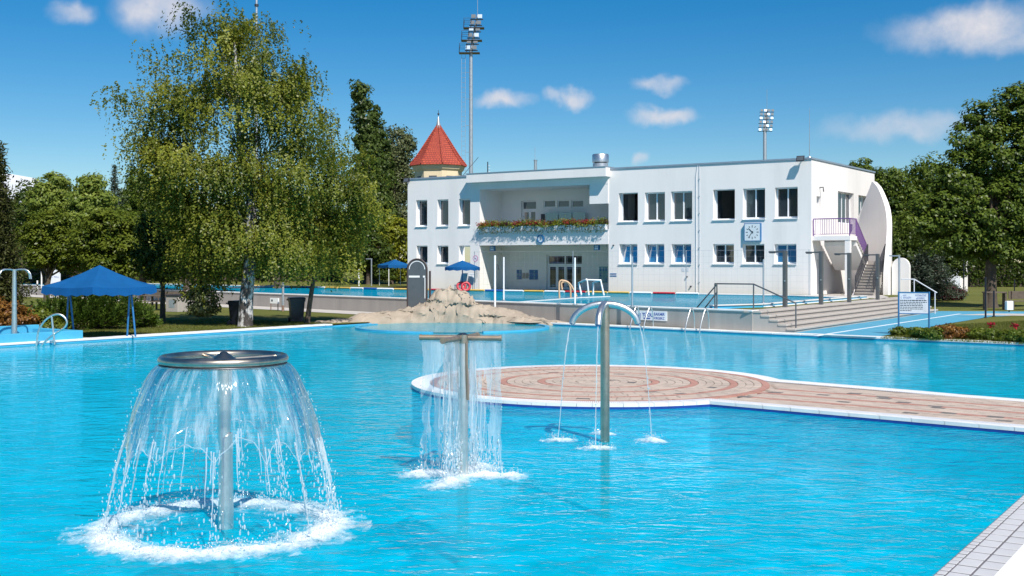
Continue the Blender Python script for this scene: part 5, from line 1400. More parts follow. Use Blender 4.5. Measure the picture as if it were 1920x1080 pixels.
def ladder(px, label):
    k = (px - 960) / F; s_ = (k * pD.y - pD.x) / (pe.x - k * pe.y); b = pD + pe * s_
    L_ = []
    for o in (.0, .62):
        c = b + pe * o
        def q(x, z): return c + po * x + Vector((0, 0, z))
        L_.append(smooth_path([q(-.38, -.6), q(-.36, .0), q(-.22, .42), q(-.02, .78), q(.10, .84), q(.20, .72), q(.26, .45), q(.27, .1)], 6))
    t_ = tube_thing('pool_ladder', L_, .022, MAT['steel'], label, 'ladder', 'handrail', 'pool ladders by the grey wall')
    loc = t_.location
    for z in (-.15, -.42):
        m_ = MB(); m_.tube([b - po * .37 + Vector((0, 0, z)) - loc, b + pe * .62 - po * .37 + Vector((0, 0, z)) - loc], .02, 8); m_.build('rung', MAT['steel'], t_, True)
ladder(1217, 'steel pool ladder in front of the white wall sign'); ladder(1322, 'steel pool ladder right of the white wall sign')
# loop handrail at the left edge
lp = [dp(x, y, 34.9) for x, y in ((68, 655), (69, 640), (72, 622), (80, 606), (93, 594), (108, 589), (120, 594), (125.5, 604), (121, 614), (108, 623), (92, 634), (80, 646), (76, 652))]
tube_thing('loop_handrail', [smooth_path(lp, 6), [dp(97, 594, 34.9), dp(102.5, 646, 34.9)]], .03, MAT['steel'], 'steel loop handrail at the left edge of the lower pool', 'handrail', 'rail')

# sign on the wall with blue lettering
def text_mesh(name, body, size, mat, parent, loc, bold=0.0, align='LEFT'):
    cu = bpy.data.curves.new(name, 'FONT'); cu.body = body; cu.size = size; cu.extrude = .002; cu.offset = bold; cu.align_x = align; cu.resolution_u = 3
    ob = bpy.data.objects.new(name, cu); col.objects.link(ob)
    dg = bpy.context.evaluated_depsgraph_get(); me = bpy.data.meshes.new_from_object(ob.evaluated_get(dg)); bpy.data.objects.remove(ob); bpy.data.curves.remove(cu)
    me.materials.clear(); me.materials.append(mat)
    o = link(name, me, parent); o.location = loc; o.rotation_euler = (R(90), 0, 0); return o
def on_wall(px):
    k = (px - 960) / F; return (k * wB.y - wB.x) / (we.x - k * we.y)
s0, s1 = on_wall(1193.5), on_wall(1251); sw_ = s1 - s0
sg_ = thing('wall_sign', wB + we * ((s0 + s1) / 2) - wn_ * .001 + Vector((0, 0, .32)), 'white sign with blue letters on the grey retaining wall', 'sign', math.atan2(we.y, we.x))
m_ = MB(); m_.box((-sw_ / 2, -.02, 0), (sw_ / 2, 0, .36)); m_.build('panel', MAT['white'], sg_)
m_ = MB(); m_.box((-sw_ / 2 + .12, -.024, .05), (-sw_ / 2 + .22, -.0205, .26)); m_.lathe([(0, 0), (.045, 0)], seg=12); m_.v = m_.v; m_.build('pictogram', MAT['inkblue'], sg_)
text_mesh('lettering', 'TÚOU', .19, MAT['inkblue'], sg_, (-sw_ / 2 + .30, -.021, .14), .006)
m_ = MB(); m_.box((-sw_ / 2 + .36, -.024, .05), (-sw_ / 2 + .70, -.0205, .095)); m_.build('underline', MAT['inkblue'], sg_)
text_mesh('lettering', 'EAKMIR', .15, MAT['inkblue'], sg_, (sw_ / 2 - .62, -.021, .195), .003)
text_mesh('lettering', 'IORGEKZ', .125, MAT['inkblue'], sg_, (sw_ / 2 - .64, -.021, .05), .003)

# info board on two blue posts
ib0 = gp(1685, 627); ib1 = Vector(((1742 - 960) / F * (ib0.y - .35), ib0.y - .35, .1))
e = (ib1 - ib0); L_ = e.length; e.normalize()
ib = thing('info_board', Vector((ib0.x, ib0.y, .1)), 'pale blue notice board of small print on two blue posts by the flower bed', 'sign', math.atan2(e.y, e.x))
for x_ in (0, L_):
    m_ = MB(); m_.tube([(x_, 0, -.05), (x_, 0, 1.44)], .03, 10); m_.build('post', MAT['bluemetal'], ib, True)
z0, z1 = .72, 1.40
m_ = MB(); m_.box((.031, -.02, z0), (L_ - .031, .02, z1)); m_.build('panel', MAT['paper'], ib)
m_ = MB()
for a, b in (((.031, -.03, z1 - .001), (L_ - .031, .03, z1 + .03)), ((.031, -.03, z0 - .03), (L_ - .031, .03, z0 + .001)), ): m_.box(a, b)
m_.build('frame', MAT['bluemetal'], ib)
def blur_word(parent, x0, z0_, w_, h_, n_, mat, y_=-.0205, seed=1):
    """print too small to read in the photograph: strokes of letter size"""
    rr_ = random.Random(seed); m_ = MB(); lw = w_ / n_
    for k in range(n_):
        a = x0 + lw * k; m_.box((a, y_ - .003, z0_), (a + lw * .22, y_, z0_ + h_ * rr_.choice((1, 1, .7))))
        for q in rr_.sample((0, .42, .82), 2): m_.box((a + lw * .22, y_ - .003, z0_ + h_ * q), (a + lw * .72, y_, z0_ + h_ * (q + .17)))
    return m_.build('lettering', mat, parent)
blur_word(ib, .07, z1 - .19, .04, .06, 1, MAT['inkblue'], seed=2); blur_word(ib, .15, z1 - .19, .26, .06, 7, MAT['inkblue'], seed=3)
blur_word(ib, .14, z1 - .10, .11, .035, 4, MAT['inkblue'], seed=4)
blur_word(ib, L_ * .55, z1 - .11, .36, .06, 9, MAT['inkblue'], seed=5); blur_word(ib, L_ * .58, z1 - .21, .28, .06, 7, MAT['inkblue'], seed=6)
tr_ = random.Random(4)
for k in range(7):
    x_, zz = .05, z1 - .27 - .056 * k; m_ = MB(); lim = L_ - .07 if k < 2 else L_ * (.80 if k < 6 else .42)
    while x_ < lim:
        w_ = tr_.uniform(.03, .1); w_ = min(w_, lim - x_); m_.box((x_, -.0235, zz), (x_ + w_, -.0205, zz + (.026 if k else .034))); x_ += w_ + .016
    m_.build('text_line', MAT['ink'] if k < 4 else MAT['board'], ib)
m_ = MB(); m_.box((L_ * .83, -.0235, z0 + .06), (L_ * .93, -.0205, z0 + .34)); m_.build('picture', MAT['sill'], ib)

# shower posts along the top of the steps
names_ = ['nearest', 'second', 'third', 'fourth']
for i, (px, yt, yb) in enumerate(((1472, 470, 576), (1539.5, 471, 571), (1592.3, 474, 567), (1645.6, 476, 562))):
    b = gp(px, yb, Z1); h_ = (yb - yt) / F * b.y
    t_ = thing('shower_post', b, 'dark square shower post with flat arm, %s from the camera along the steps' % names_[i], 'shower', math.atan2(sv.y, sv.x), 'shower posts along the steps')
    m_ = MB(); m_.bev((-.09, -.07, 0), (.09, .07, h_), .008); m_.build('post', MAT['showerpost'], t_)
    m_ = MB(); m_.box((-.085, .0705, h_ - .075), (.085, .62, h_ - .015)); m_.build('shower_arm', MAT['showerpost'], t_)
    m_ = MB(); m_.box((-.07, .40, h_ - .1), (.07, .6, h_ - .0755)); m_.build('shower_head', MAT['darkmetal'], t_)
    m_ = MB(); m_.tube([(-.1, -.03, 1.0), (-.13, -.03, 1.0)], .03, 10); m_.build('push_button', MAT['steel'], t_, True)
b = gp(1686, 557, Z1)
t_ = thing('shower_post', b, 'slim grey shower post with arm behind the info board', 'shower', math.atan2(sv.y, sv.x), 'shower posts along the steps')
m_ = MB(); m_.tube([(0, 0, 0), (0, 0, 2.0)], .05, 12); m_.build('post', MAT['galv'], t_, True)
m_ = MB(); m_.box((-.04, -.04, 2.0), (.04, .5, 2.06)); m_.build('shower_arm', MAT['galv'], t_)

# railings at the steps
def rail_set(name, tops, posts, label, mat=MAT['galv'], r=.026):
    base = Vector(posts[0][0]); t_ = thing(name, base, label, 'railing')
    for pa_ in tops: 
        m_ = MB(); m_.tube([Vector(p) - base for p in pa_], r, 10); m_.build('handrail', mat, t_, True)
    for a, b in posts:
        m_ = MB(); m_.tube([Vector(a) - base, Vector(b) - base], r * .95, 10); m_.build('post', mat, t_, True)
    return t_
up_ = lambda v, z: Vector((v.x, v.y, z))
c0 = wB - we * .12 + sv * .35; c1 = c0 + U * 1.55
far = wB - we * 1.95 + wn_ * .45
rail_set('step_railing', [[up_(far, Z1 + .92), up_(c0, Z1 + .93), up_(c1, Z0 + 1.0)]],
         [(up_(c0, Z1), up_(c0, Z1 + .93)), (up_(c1, Z0), up_(c1, Z0 + 1.0)), (up_(far, Z1), up_(far, Z1 + .92))], 'dark grey handrail over the wall top and down the near end of the steps', MAT['showerpost'])
q0 = wB - we * 1.75 + wn_ * .30; q1 = wB - we * 3.1 + wn_ * .75; q2 = q0 + wn_ * .5
rail_set('pool_railing', [[up_(q0, Z1 + .9), up_(q1, Z1 - .1)], [up_(q0 + wn_ * .02, Z1 + .62), up_(q1 + we * .38, Z1 - .1)]],
         [(up_(q0, Z1), up_(q0, Z1 + .9))], 'pair of sloping grey handrails leading into the upper pool', MAT['showerpost'])
g0, g1 = gp(1692, 590), gp(1754, 588)
d0 = dp(1690, 523.5, g0.y); d1 = dp(1714, 523.5, g1.y + .3); d2 = dp(1757, 549, g1.y)
rail_set('step_railing', [[d0, d1, d2]], [(up_(d1, .4), d1), (up_(d2 + Vector((-.1, 0, 0)), Z0), d2 + Vector((-.1, 0, .03)))], 'pale handrail sloping down the far end of the steps', MAT['sill'])

# net with its posts behind the upper pool wall
npx = [(944.5, 482, 564), (1078, 483, 572), (1185.5, 481, 575.5), (1318, 484, 548.5), (1333, 484, 548), (1431.5, 486, 569)]
lab = ['white net post next to the thin post left of the balcony recess', 'white net post beside the water polo goal', 'grey net post standing on the wall below the tilted windows', 'left one of two close thin posts near the cable on the house front', 'right one of two close thin posts near the cable on the house front', 'thin post below the square wall clock']
for (px, yt, yb), l_ in zip(npx, lab):
    b = gp(px, yb, Z1); tz = H - (yt - HY) / F * b.y
    t_ = thing('net_post', b, l_, 'post', group='posts around the upper pool')
    m_ = MB(); m_.tube([(0, 0, 0), (0, 0, tz - Z1)], .036, 12); m_.build('tube', MAT['galv'] if px > 1100 else MAT['white'], t_, True)
    m_ = MB(); m_.lathe([(0, 0), (.1, 0), (.1, .03), (.06, .05)], seg=14); m_.build('foot', MAT['steel'], t_, True)
b = dp(928, 590, 48.55); b.z = .1
t_ = thing('net_post', b, 'tall white post rising behind the right flank of the rock', 'post', group='posts around the upper pool')
m_ = MB(); m_.tube([(0, 0, 0), (0, 0, 2.72)], .045, 12); m_.build('tube', MAT['white'], t_, True)
m_ = MB(); m_.tube([(.02, 0, 2.35), (.14, 0, 2.3), (.17, 0, 2.1)], .02, 8); m_.build('hook', MAT['darkmetal'], t_, True)
na, nb2 = HB + U * fs(925) - N * 2.0, HB + U * (HL + .3) - N * 1.2
bn = thing('ball_net', Vector((na.x, na.y, Z1)), 'fine wire ball net stretched in front of the house', 'net', math.atan2(*(nb2 - na).yx))
LN = (nb2 - na).length; HN = 2.35
m_ = MB(); k = int(LN / .32)
def wire(a, b, r=.0028):
    a, b = Vector(a), Vector(b); d_ = (b - a).normalized(); p = d_.cross(Vector((0, 1, 0))).normalized() * r; q = Vector((0, r, 0))
    m_.add([a + p, a - p * .5 + q, a - p * .5 - q, b + p, b - p * .5 + q, b - p * .5 - q], [(0, 1, 4, 3), (1, 2, 5, 4), (2, 0, 3, 5)])
for i in range(k + 1): wire((LN * i / k, 0, .05), (LN * i / k, 0, HN))
for j in range(8): wire((0, 0, .05 + (HN - .05) * j / 7), (LN, 0, .05 + (HN - .05) * j / 7), .0028 if j < 7 else .007)
tag(m_.build('mesh_wires', MAT['galv'], bn), kind='stuff')
for x_ in (0, LN * .33, LN * .67, LN):
    m_ = MB(); m_.tube([(x_, 0, 0), (x_, 0, HN + .03)], .022, 8); m_.build('stay', MAT['galv'], bn, True)

# water polo goal, entry rail, dividing wall, lane rope
gw = gp(1093, 553, Z1 - .03); D_ = gw.y
gl = [[dp(1090, 553, D_ + 1.2), dp(1085, 530, D_ + 1.2), dp(1100, 524, D_)], [dp(1104, 555, D_), dp(1101, 524.5, D_), dp(1126, 525.5, D_), dp(1132.5, 555, D_)], [dp(1126, 525.5, D_), dp(1112, 530, D_ + 1.2), dp(1112, 553, D_ + 1.2)]]
tube_thing('water_polo_goal', gl, .055, MAT['white'], 'white tube water polo goal floating in the upper pool', 'goal', 'tube')
D_ = gp(1050, 558, Z1).y
tube_thing('entry_handrail', [smooth_path([dp(1049, 560, D_), dp(1049, 529, D_), dp(1060, 527, D_), dp(1069, 533, D_), dp(1077, 546, D_), dp(1081, 556, D_)], 5), smooth_path([dp(1054, 543, D_ + .6), dp(1053, 531, D_ + .6), dp(1062, 529, D_ + .6), dp(1069, 538, D_ + .6), dp(1070, 559, D_ + .6)], 5)], .045, MAT['orange'], 'tan curved entry handrails at the dividing wall of the upper pool', 'handrail', 'rail')
dw = thing('dividing_wall', gp(960, 566.5, Z1 - .03), 'low white dividing wall running through the upper pool', 'wall')
m_ = MB(); a, b = gp(960, 566.5, Z1), gp(1083, 557.6, Z1); bar(m_, a - dw.location, b - dw.location, .16, -.5, .03); m_.build('wall_body', MAT['coping'], dw)
m_ = MB(); a, b = gp(1084, 557.3, Z1), gp(1142, 555.3, Z1); bar(m_, a - dw.location, b - dw.location, .16, -.5, .03); m_.build('wall_body', MAT['coping'], dw)
rope = thing('lane_rope', HB - N * 2.3 + Vector((0, 0, Z1)), 'coloured float line along the far edge of the upper pool', 'rope')
seq = ['yellow', 'yellow', 'blueplastic', 'white', 'yellow', 'blueplastic', 'white', 'yellow', 'yellow', 'white', 'blueplastic', 'white', 'yellow', 'yellow', 'red', 'red', 'yellow', 'blueplastic', 'white', 'yellow', 'white', 'red', 'yellow', 'yellow', 'white', 'red', 'white']
pts_ = [Vector((-19.5, 84.6, 0)), HB - N * 2.25 - U * .6, HB + U * 21.5 - N * 1.75]
tot = [(pts_[1] - pts_[0]).length, (pts_[2] - pts_[1]).length]; L_ = sum(tot); ns_ = len(seq)
def along(s_): return pts_[0].lerp(pts_[1], s_ / tot[0]) if s_ < tot[0] else pts_[1].lerp(pts_[2], (s_ - tot[0]) / tot[1])
for k, c_ in enumerate(seq):
    a, b = along(L_ * k / ns_ + .05), along(L_ * (k + 1) / ns_ - .05)
    m_ = MB(); m_.tube([Vector((*a.xy, Z1 + .03)) - rope.location, Vector((*b.xy, Z1 + .03)) - rope.location], .06, 8); m_.build('float', MAT[c_], rope, True)

# ================================================================== SHADE ROOFS
def pavilion(name, c, half, rz, z_e, z_a, val, legs, label, leg_mat, inset=.9, v_legs=None):
    t_ = thing(name, c, label, 'canopy', rz)
    m_ = MB(); n_ = 10; cs = [(-half, -half), (half, -half), (half, half), (-half, half)]
    for i in range(4):
        a, b = cs[i], cs[(i + 1) % 4]
        for k in range(n_):
            p = [(a[0] + (b[0] - a[0]) * f, a[1] + (b[1] - a[1]) * f) for f in (k / n_, (k + 1) / n_)]
            sag = [.05 * math.sin(math.pi * f) for f in (k / n_, (k + 1) / n_)]
            mids = [[(x * s_, y * s_, z_e + (z_a - z_e) * (1 - s_) - .10 * math.sin(math.pi * s_) * (z_a - z_e) - g * s_) for s_ in (1, .66, .33)] for (x, y), g in zip(p, sag)]
            (a1, a2, a3), (b1, b2, b3) = mids
            m_.add([a1, b1, b2, a2, b3, a3, (0, 0, z_a)], [(0, 1, 2, 3), (3, 2, 4, 5), (5, 4, 6)])
            zz = [z_e - val - .05 * abs(math.sin(k * math.pi * .5)) - sag[0], z_e - val - .05 * abs(math.sin((k + 1) * math.pi * .5)) - sag[1]]
            w2 = 1.015
            m_.add([a1, b1, (b1[0] * w2, b1[1] * w2, zz[1]), (a1[0] * w2, a1[1] * w2, zz[0])], [(0, 1, 2, 3)])
    m_.build('canvas', MAT['bluecloth'], t_, True)
    if v_legs is None:
        for sx, sy in ((-1, -1), (1, -1), (1, 1), (-1, 1)):
            m_ = MB(); m_.tube([(sx * half * inset, sy * half * inset, 0), (sx * half * inset, sy * half * inset, z_e - .02)], .03, 8); m_.build('leg', leg_mat, t_, True)
    else:
        for (tx, ty), feet in v_legs:
            for (x, y) in feet:
                m_ = MB(); m_.tube([(x, y, 0), (tx, ty, z_e + .12)], .03, 8); m_.build('leg', leg_mat, t_, True)
    return t_
pc = Vector((-13.46, 37.6, .1))
vl = lambda x, y: (x * math.cos(R(32)) - y * math.sin(R(32)), x * math.sin(R(32)) + y * math.cos(R(32)))
pv = pavilion('garden_canopy', pc, 1.25, R(-32), 1.65, 2.33, .22, 4, 'blue canvas pyramid canopy on thin blue legs at the left', MAT['bluemetal'],
              v_legs=[(vl(-1.04, .1), (vl(-1.15, .15), vl(-.77, -.15))), (vl(1.0, 0), (vl(.85, .15), vl(1.21, -.12)))])
c2 = gp(740, 536.5, Z1); c2 = Vector(((740 - 960) / F * 86, 86, Z1))
pavilion('garden_canopy', c2, .95, R(30), 1.55, 1.95, .18, 4, 'distant blue canopy on white poles beyond the upper pool', MAT['white'])
um = Vector(((867 - 960) / F * 69.5, 69.5, Z1))
um_t = thing('parasol', um, 'blue parasol with scalloped edge in front of the house', 'parasol')
m_ = MB(); m_.tube([(0, 0, 0), (0, 0, 1.75)], .035, 10); m_.build('pole', MAT['bluemetal'], um_t, True)
m_ = MB(); ns = 24
for k in range(ns):
    a, b = 2 * math.pi * k / ns, 2 * math.pi * (k + 1) / ns; r_ = 1.06
    P = [(r_ * math.cos(a), r_ * math.sin(a), 1.42), (r_ * math.cos(b), r_ * math.sin(b), 1.42), (.45 * math.cos(b), .45 * math.sin(b), 1.66), (.45 * math.cos(a), .45 * math.sin(a), 1.66), (0, 0, 1.84)]
    z_ = [1.26 - .05 * (k % 2), 1.26 - .05 * ((k + 1) % 2)]
    m_.add(P + [(r_ * math.cos(b), r_ * math.sin(b), z_[1]), (r_ * math.cos(a), r_ * math.sin(a), z_[0])], [(0, 1, 2, 3), (3, 2, 4), (0, 6, 5, 1)])
m_.build('canopy', MAT['bluecloth'], um_t)
m_ = MB(); m_.lathe([(0, 0), (.28, 0), (.28, .07), (.05, .1), (0, .1)], seg=18); m_.build('base', MAT['darkmetal'], um_t, True)
for i, (px, l_) in enumerate(((865, 'left red lifebuoy at the foot of the parasol'), (873.5, 'right red lifebuoy at the foot of the parasol'))):
    m_ = MB(); m_.lathe([(.24 + .075 * math.cos(t), .075 * math.sin(t)) for t in [2 * math.pi * k / 10 for k in range(10)]], seg=20, closed=True)
    o_ = m_.build('lifebuoy', MAT['red'], None, True); o_.location = ((px - 960) / F * 69.1, 69.1, Z1 + .27); o_.rotation_euler = (R(75), 0, R(8)); tag(o_, l_, 'lifebuoy', 'red lifebuoys under the parasol')
for px, l_ in ((867, 'left pale blue lounger back leaning by the house wall'), (881, 'right pale blue lounger back leaning by the house wall')):
    lg = thing('lounger', Vector(((px - 960) / F * 70.6, 70.6, Z1)), l_, 'lounger', math.atan2(U.y, U.x), 'loungers leaning by the house')
    m_ = MB(); m_.add([(-.24, 0, .35), (.24, 0, .35), (.22, .22, 1.05), (-.22, .22, 1.05), (-.24, .05, .35), (.24, .05, .35), (.22, .27, 1.05), (-.22, .27, 1.05)], [(0, 1, 2, 3), (7, 6, 5, 4), (0, 4, 5, 1), (1, 5, 6, 2), (2, 6, 7, 3), (3, 7, 4, 0)]); m_.build('backrest', MAT['paper'], lg)
    for x_ in (-.22, .22):
        m_ = MB(); m_.tube([(x_, -.02, 0), (x_, .02, .36)], .025, 8); m_.build('leg', MAT['white'], lg, True)
    m_ = MB(); m_.box((-.24, -.5, .3), (.24, .0, .35)); m_.build('seat', MAT['paper'], lg)
    for x_ in (-.22, .22):
        m_ = MB(); m_.tube([(x_, -.46, 0), (x_, -.46, .3)], .025, 8); m_.build('leg', MAT['white'], lg, True)
ns_t = thing('prohibition_sign', Vector(((891.5 - 960) / F * 69.8, 69.8, Z1)), 'round white sign with pink rim on a double post by the parasol', 'sign', math.atan2(U.y, U.x))
for x_ in (-.04, .09):
    m_ = MB(); m_.tube([(x_, 0.02, 0), (x_, .02, 1.75)], .02, 8); m_.build('post', MAT['sill'], ns_t, True)
o_ = disc([(0, 0), (.16, 0), (.16, .012), (0, .012)], 'plate', MAT['white'], ns_t); o_.location = (0, 0, 1.95)
o_ = disc([(.15, -.002), (.19, -.002), (.19, .016), (.15, .016)], 'rim', MAT['pink'], ns_t); o_.location = (0, 0, 1.95)
m_ = MB(); m_.add([(-.12, -.018, 2.06), (-.10, -.018, 2.08), (.12, -.018, 1.86), (.10, -.018, 1.84)], [(0, 1, 2, 3)]); m_.build('slash', MAT['pink'], ns_t)
m_ = MB(); m_.box((-.05, -.0165, 1.89), (-.01, -.0125, 2.0)); m_.box((.0, -.0165, 1.92), (.06, -.0125, 1.96)); m_.build('pictogram', MAT['ink'], ns_t)

# ================================================================== LEFT SIDE: SHOWER, FOOT BASIN, BINS, POSTS
ld = (pF - pG).normalized(); lo_ = Vector((-ld.y, ld.x, 0))          # along the left edge, away from the pool
fb0 = gp(160, 635) + lo_ * .12
fbn = thing('foot_basin', Vector((fb0.x, fb0.y, .1)), 'light blue painted foot basin under the shower at the left edge', 'basin', math.atan2(-ld.y, -ld.x))
BL_, BWd = 5.2, 2.7
def loc_box(a, b): return (a[0], -b[1], a[2]), (b[0], -a[1], b[2])
for nm, a, b in (('rim_wall', (0, 0, -.02), (BL_, .22, .26)), ('rim_wall', (0, BWd - .22, -.02), (BL_, BWd, .36)), ('rim_wall', (0, .221, -.02), (.25, BWd - .221, .26)), ('rim_wall', (BL_ - .25, .221, -.02), (BL_, BWd - .221, .26))):
    m_ = MB(); m_.bev(*loc_box(a, b), .012); m_.build(nm, MAT['rimblue'], fbn)
m_ = MB(); m_.box(*loc_box((.2505, .2215, -.02), (BL_ - .2505, BWd - .2215, .12))); m_.build('floor', MAT['pathblue'], fbn)
sb = gp(27, 630.5, .22); sb.z = .22
sh_ = thing('shower_fountain', sb, 'steel post shower with four curved arms at the left edge', 'shower')
hS = H - (505 - HY) / F * sb.y - .22
m_ = MB(); m_.tube([(0, 0, 0), (0, 0, 1.2), (0, 0, hS)], [.085, .07, .06], 18); m_.build('post', MAT['steel'], sh_, True)
m_ = MB(); m_.lathe([(0, 0), (.17, 0), (.17, .02), (.1, .06)], seg=20); m_.build('foot_plate', MAT['steel'], sh_, True)
m_ = MB(); m_.lathe([(.07, .98), (.085, .98), (.085, 1.03), (.07, 1.03)], seg=18, closed=True); m_.build('collar', MAT['steel'], sh_, True)
for a_ in (-6, 60, 174, 240):
    a = R(a_); d_ = Vector((math.cos(a), math.sin(a), 0))
    m_ = MB(); m_.tube([d_ * x_ + Vector((0, 0, hS + z_)) for x_, z_ in ((0, -.03), (.15, .0), (.34, .0), (.46, -.05), (.53, -.15), (.55, -.30))], .024, 10); m_.build('arm', MAT['steel'], sh_, True)
def wheelie(px, yb, label, s=1.0, rz=0.0):
    b = gp(px, yb); t_ = thing('wheelie_bin', b, label, 'bin', rz)
    m_ = MB(); w, d_, h_ = .29 * s, .30 * s, .92 * s
    m_.add([(-w * .8, -d_ * .8, .05), (w * .8, -d_ * .8, .05), (w * .8, d_ * .8, .05), (-w * .8, d_ * .8, .05), (-w, -d_, h_), (w, -d_, h_), (w, d_, h_), (-w, d_, h_)], [(0, 3, 2, 1), (0, 1, 5, 4), (1, 2, 6, 5), (2, 3, 7, 6), (3, 0, 4, 7), (4, 5, 6, 7)]); m_.build('body', MAT['bin'], t_)
    m_ = MB(); m_.bev((-w * 1.12, -d_ * 1.12, h_ + .001), (w * 1.12, d_ * 1.1, h_ + .085 * s), .03); m_.build('lid', MAT['bin'], t_)
    m_ = MB(); m_.box((-w * 1.06, -d_ * 1.06, h_ - .08), (w * 1.06, d_ * 1.06, h_ - .001)); m_.build('rim', MAT['bin'], t_)
    m_ = MB(); m_.tube([(-w * 1.2, d_ * 1.2, h_ - .02), (w * 1.2, d_ * 1.2, h_ - .02)], .025, 8); m_.build('handle', MAT['bin'], t_, True)
    for x_ in (-w * .95, w * .95):
        m_ = MB(); m_.tube([(x_ - .03, d_ * .85, .1), (x_ + .03, d_ * .85, .1)], .1, 16); m_.build('wheel', MAT['bin'], t_, True)
    return t_
wheelie(556, 604, 'dark navy wheelie bin on the lawn before the grey wall', 1.0, R(20))
wheelie(448, 610, 'black bin half hidden behind the left side of the birch trunk', .95, R(60))
ps = thing('rusty_post', gp(530.5, 583), 'grey and rust post standing before the retaining wall', 'post')
m_ = MB(); m_.tube([(0, 0, .28), (0, 0, 1.42)], .06, 10); m_.build('upper_tube', MAT['galv'], ps, True)
m_ = MB(); m_.tube([(0, 0, -.05), (0, 0, .2799)], .066, 10); m_.build('base_tube', MAT['brownpost'], ps, True)
bs = thing('small_sign', gp(515, 581.5), 'small white sign box on two short legs before the retaining wall', 'sign', R(-30))
m_ = MB(); m_.box((-.28, -.03, .34), (.26, .05, .62)); m_.build('panel', MAT['white'], bs)
for x_ in (-.25, .22):
    m_ = MB(); m_.tube([(x_, .0, 0), (x_, .0, .34)], .025, 8); m_.build('leg', MAT['brownpost'], bs, True)
m_ = MB(); m_.box((-.2, -.034, .44), (-.1, -.0305, .54)); m_.build('pictogram', MAT['ink'], bs)
# picnic bench and grey box under the trees
bn_ = thing('picnic_bench', gp(300, 581), 'dark wooden bench and table in the shade under the left trees', 'bench', R(-20))
for nm, a, b in (('table_top', (-.9, -.35, .70), (.9, .35, .75)), ('seat', (-.9, -.78, .42), (.9, -.5, .46)), ('seat', (-.9, .5, .42), (.9, .78, .46)), ('backrest', (-.9, .8, .6), (.9, .84, .9))):
    m_ = MB(); m_.bev(a, b, .008); m_.build(nm, MAT['wood'], bn_)
for x_ in (-.7, .7):
    for y_ in (-.3, .3):
        m_ = MB(); m_.box((x_ - .04, y_ - .04, 0), (x_ + .04, y_ + .04, .699)); m_.build('leg', MAT['wood'], bn_)
    for y_ in (-.64, .64):
        m_ = MB(); m_.box((x_ - .04, y_ - .04, 0), (x_ + .04, y_ + .04, .419)); m_.build('leg', MAT['wood'], bn_)
    m_ = MB(); m_.box((x_ - .03, .79, .42), (x_ + .03, .799, .9)); m_.build('back_post', MAT['wood'], bn_)
gx = thing('service_box', gp(332, 584), 'grey concrete service box under the left trees', 'box', R(-30))
m_ = MB(); m_.bev((-.42, -.35, 0), (.42, .35, .78), .02); m_.build('body', MAT['concrete'], gx)
m_ = MB(); m_.bev((-.46, -.39, .7801), (.46, .39, .84), .01); m_.build('lid', MAT['darkmetal'], gx)
m_ = MB(); m_.box((-.2, -.356, .2), (.2, -.3505, .6)); m_.build('hatch', MAT['galv'], gx)
# far left: kiosk sign, posts, flag
ks = thing('kiosk_sign', Vector(((101 - 960) / F * 78, 78, Z1)), 'white sign with rounded gable and violet lettering above the left wall', 'sign')
sl = [(-.45, .0), (.45, .0), (.45, 1.05), (.28, 1.05)] + [(.28 * math.cos(t), 1.05 + .3 * math.sin(t)) for t in [math.pi * k / 10 for k in range(1, 10)]] + [(-.28, 1.05), (-.45, 1.05)]
slab('panel', sl, -.03, .03, MAT['paper'], ks)
blur_word(ks, -.40, .68, .34, .10, 5, MAT['inkblue'], -.0305, 7); blur_word(ks, .02, .68, .34, .10, 4, MAT['inkblue'], -.0305, 8)
for px, yt, D_, l_ in ((78, 509, 76, 'tall white pole left of the kiosk sign'), (70, 526, 74, 'short white pole left of the kiosk sign'), (673, 505, 84, 'white pole left of the lamp post beyond the upper pool')):
    b = Vector(((px - 960) / F * D_, D_, Z1 - .05 if px > 100 else Z1)); t_ = thing('white_pole', b, l_, 'pole', group='white poles')
    hz_ = H - (yt - HY) / F * D_ - b.z; m_ = MB(); m_.tube([(0, 0, 0), (0, 0, hz_)], .05, 10); m_.build('pole', MAT['white'], t_, True)
    m_ = MB(); m_.lathe([(0, 0), (.1, 0), (.1, .03), (.05, .04)], seg=12); m_.build('foot', MAT['galv'], t_, True)
lpz = thing('lamp_post', Vector(((696.5 - 960) / F * 84, 84, Z1)), 'slim grey lamp post with a short arm beyond the upper pool', 'lamp post')
m_ = MB(); m_.tube([(0, 0, 0), (0, 0, 1.95)], .05, 10); m_.build('post', MAT['galv'], lpz, True)
m_ = MB(); m_.box((-.4, -.05, 1.95), (.06, .05, 2.0)); m_.build('lamp_arm', MAT['galv'], lpz)
fg = thing('shower_flag', Vector(((196 - 960) / F * 60, 60, .1)), 'white and blue flag on a white pole behind the blue canopy', 'flag')
m_ = MB(); m_.tube([(0, 0, 0), (0, 0, 2.75)], .035, 8); m_.build('pole', MAT['white'], fg, True)
m_ = MB(); m_.add([(.03, 0, 2.7), (.22, .05, 2.68), (.2, .02, 2.55), (.03, 0, 2.6)], [(0, 1, 2, 3)]); m_.build('white_field', MAT['white'], fg)
m_ = MB(); m_.add([(.03, 0, 2.599), (.2, .02, 2.549), (.34, .06, 2.4), (.03, 0, 2.3)], [(0, 1, 2, 3)]); m_.build('blue_field', MAT['bluecloth'], fg)
dm = thing('arched_hall', Vector(((8 - 960) / F * 130, 130, 0)), 'white arched roof edge of a hall behind the left conifer', 'building')
m_ = MB(); A = [(-3 + 4.6 * math.cos(t), 0, 13.2 * math.sin(t)) for t in [R(90) * k / 16 for k in range(17)]]; B_ = [(x * 1.0 - .8, 0, z - .5) for x, y, z in A]
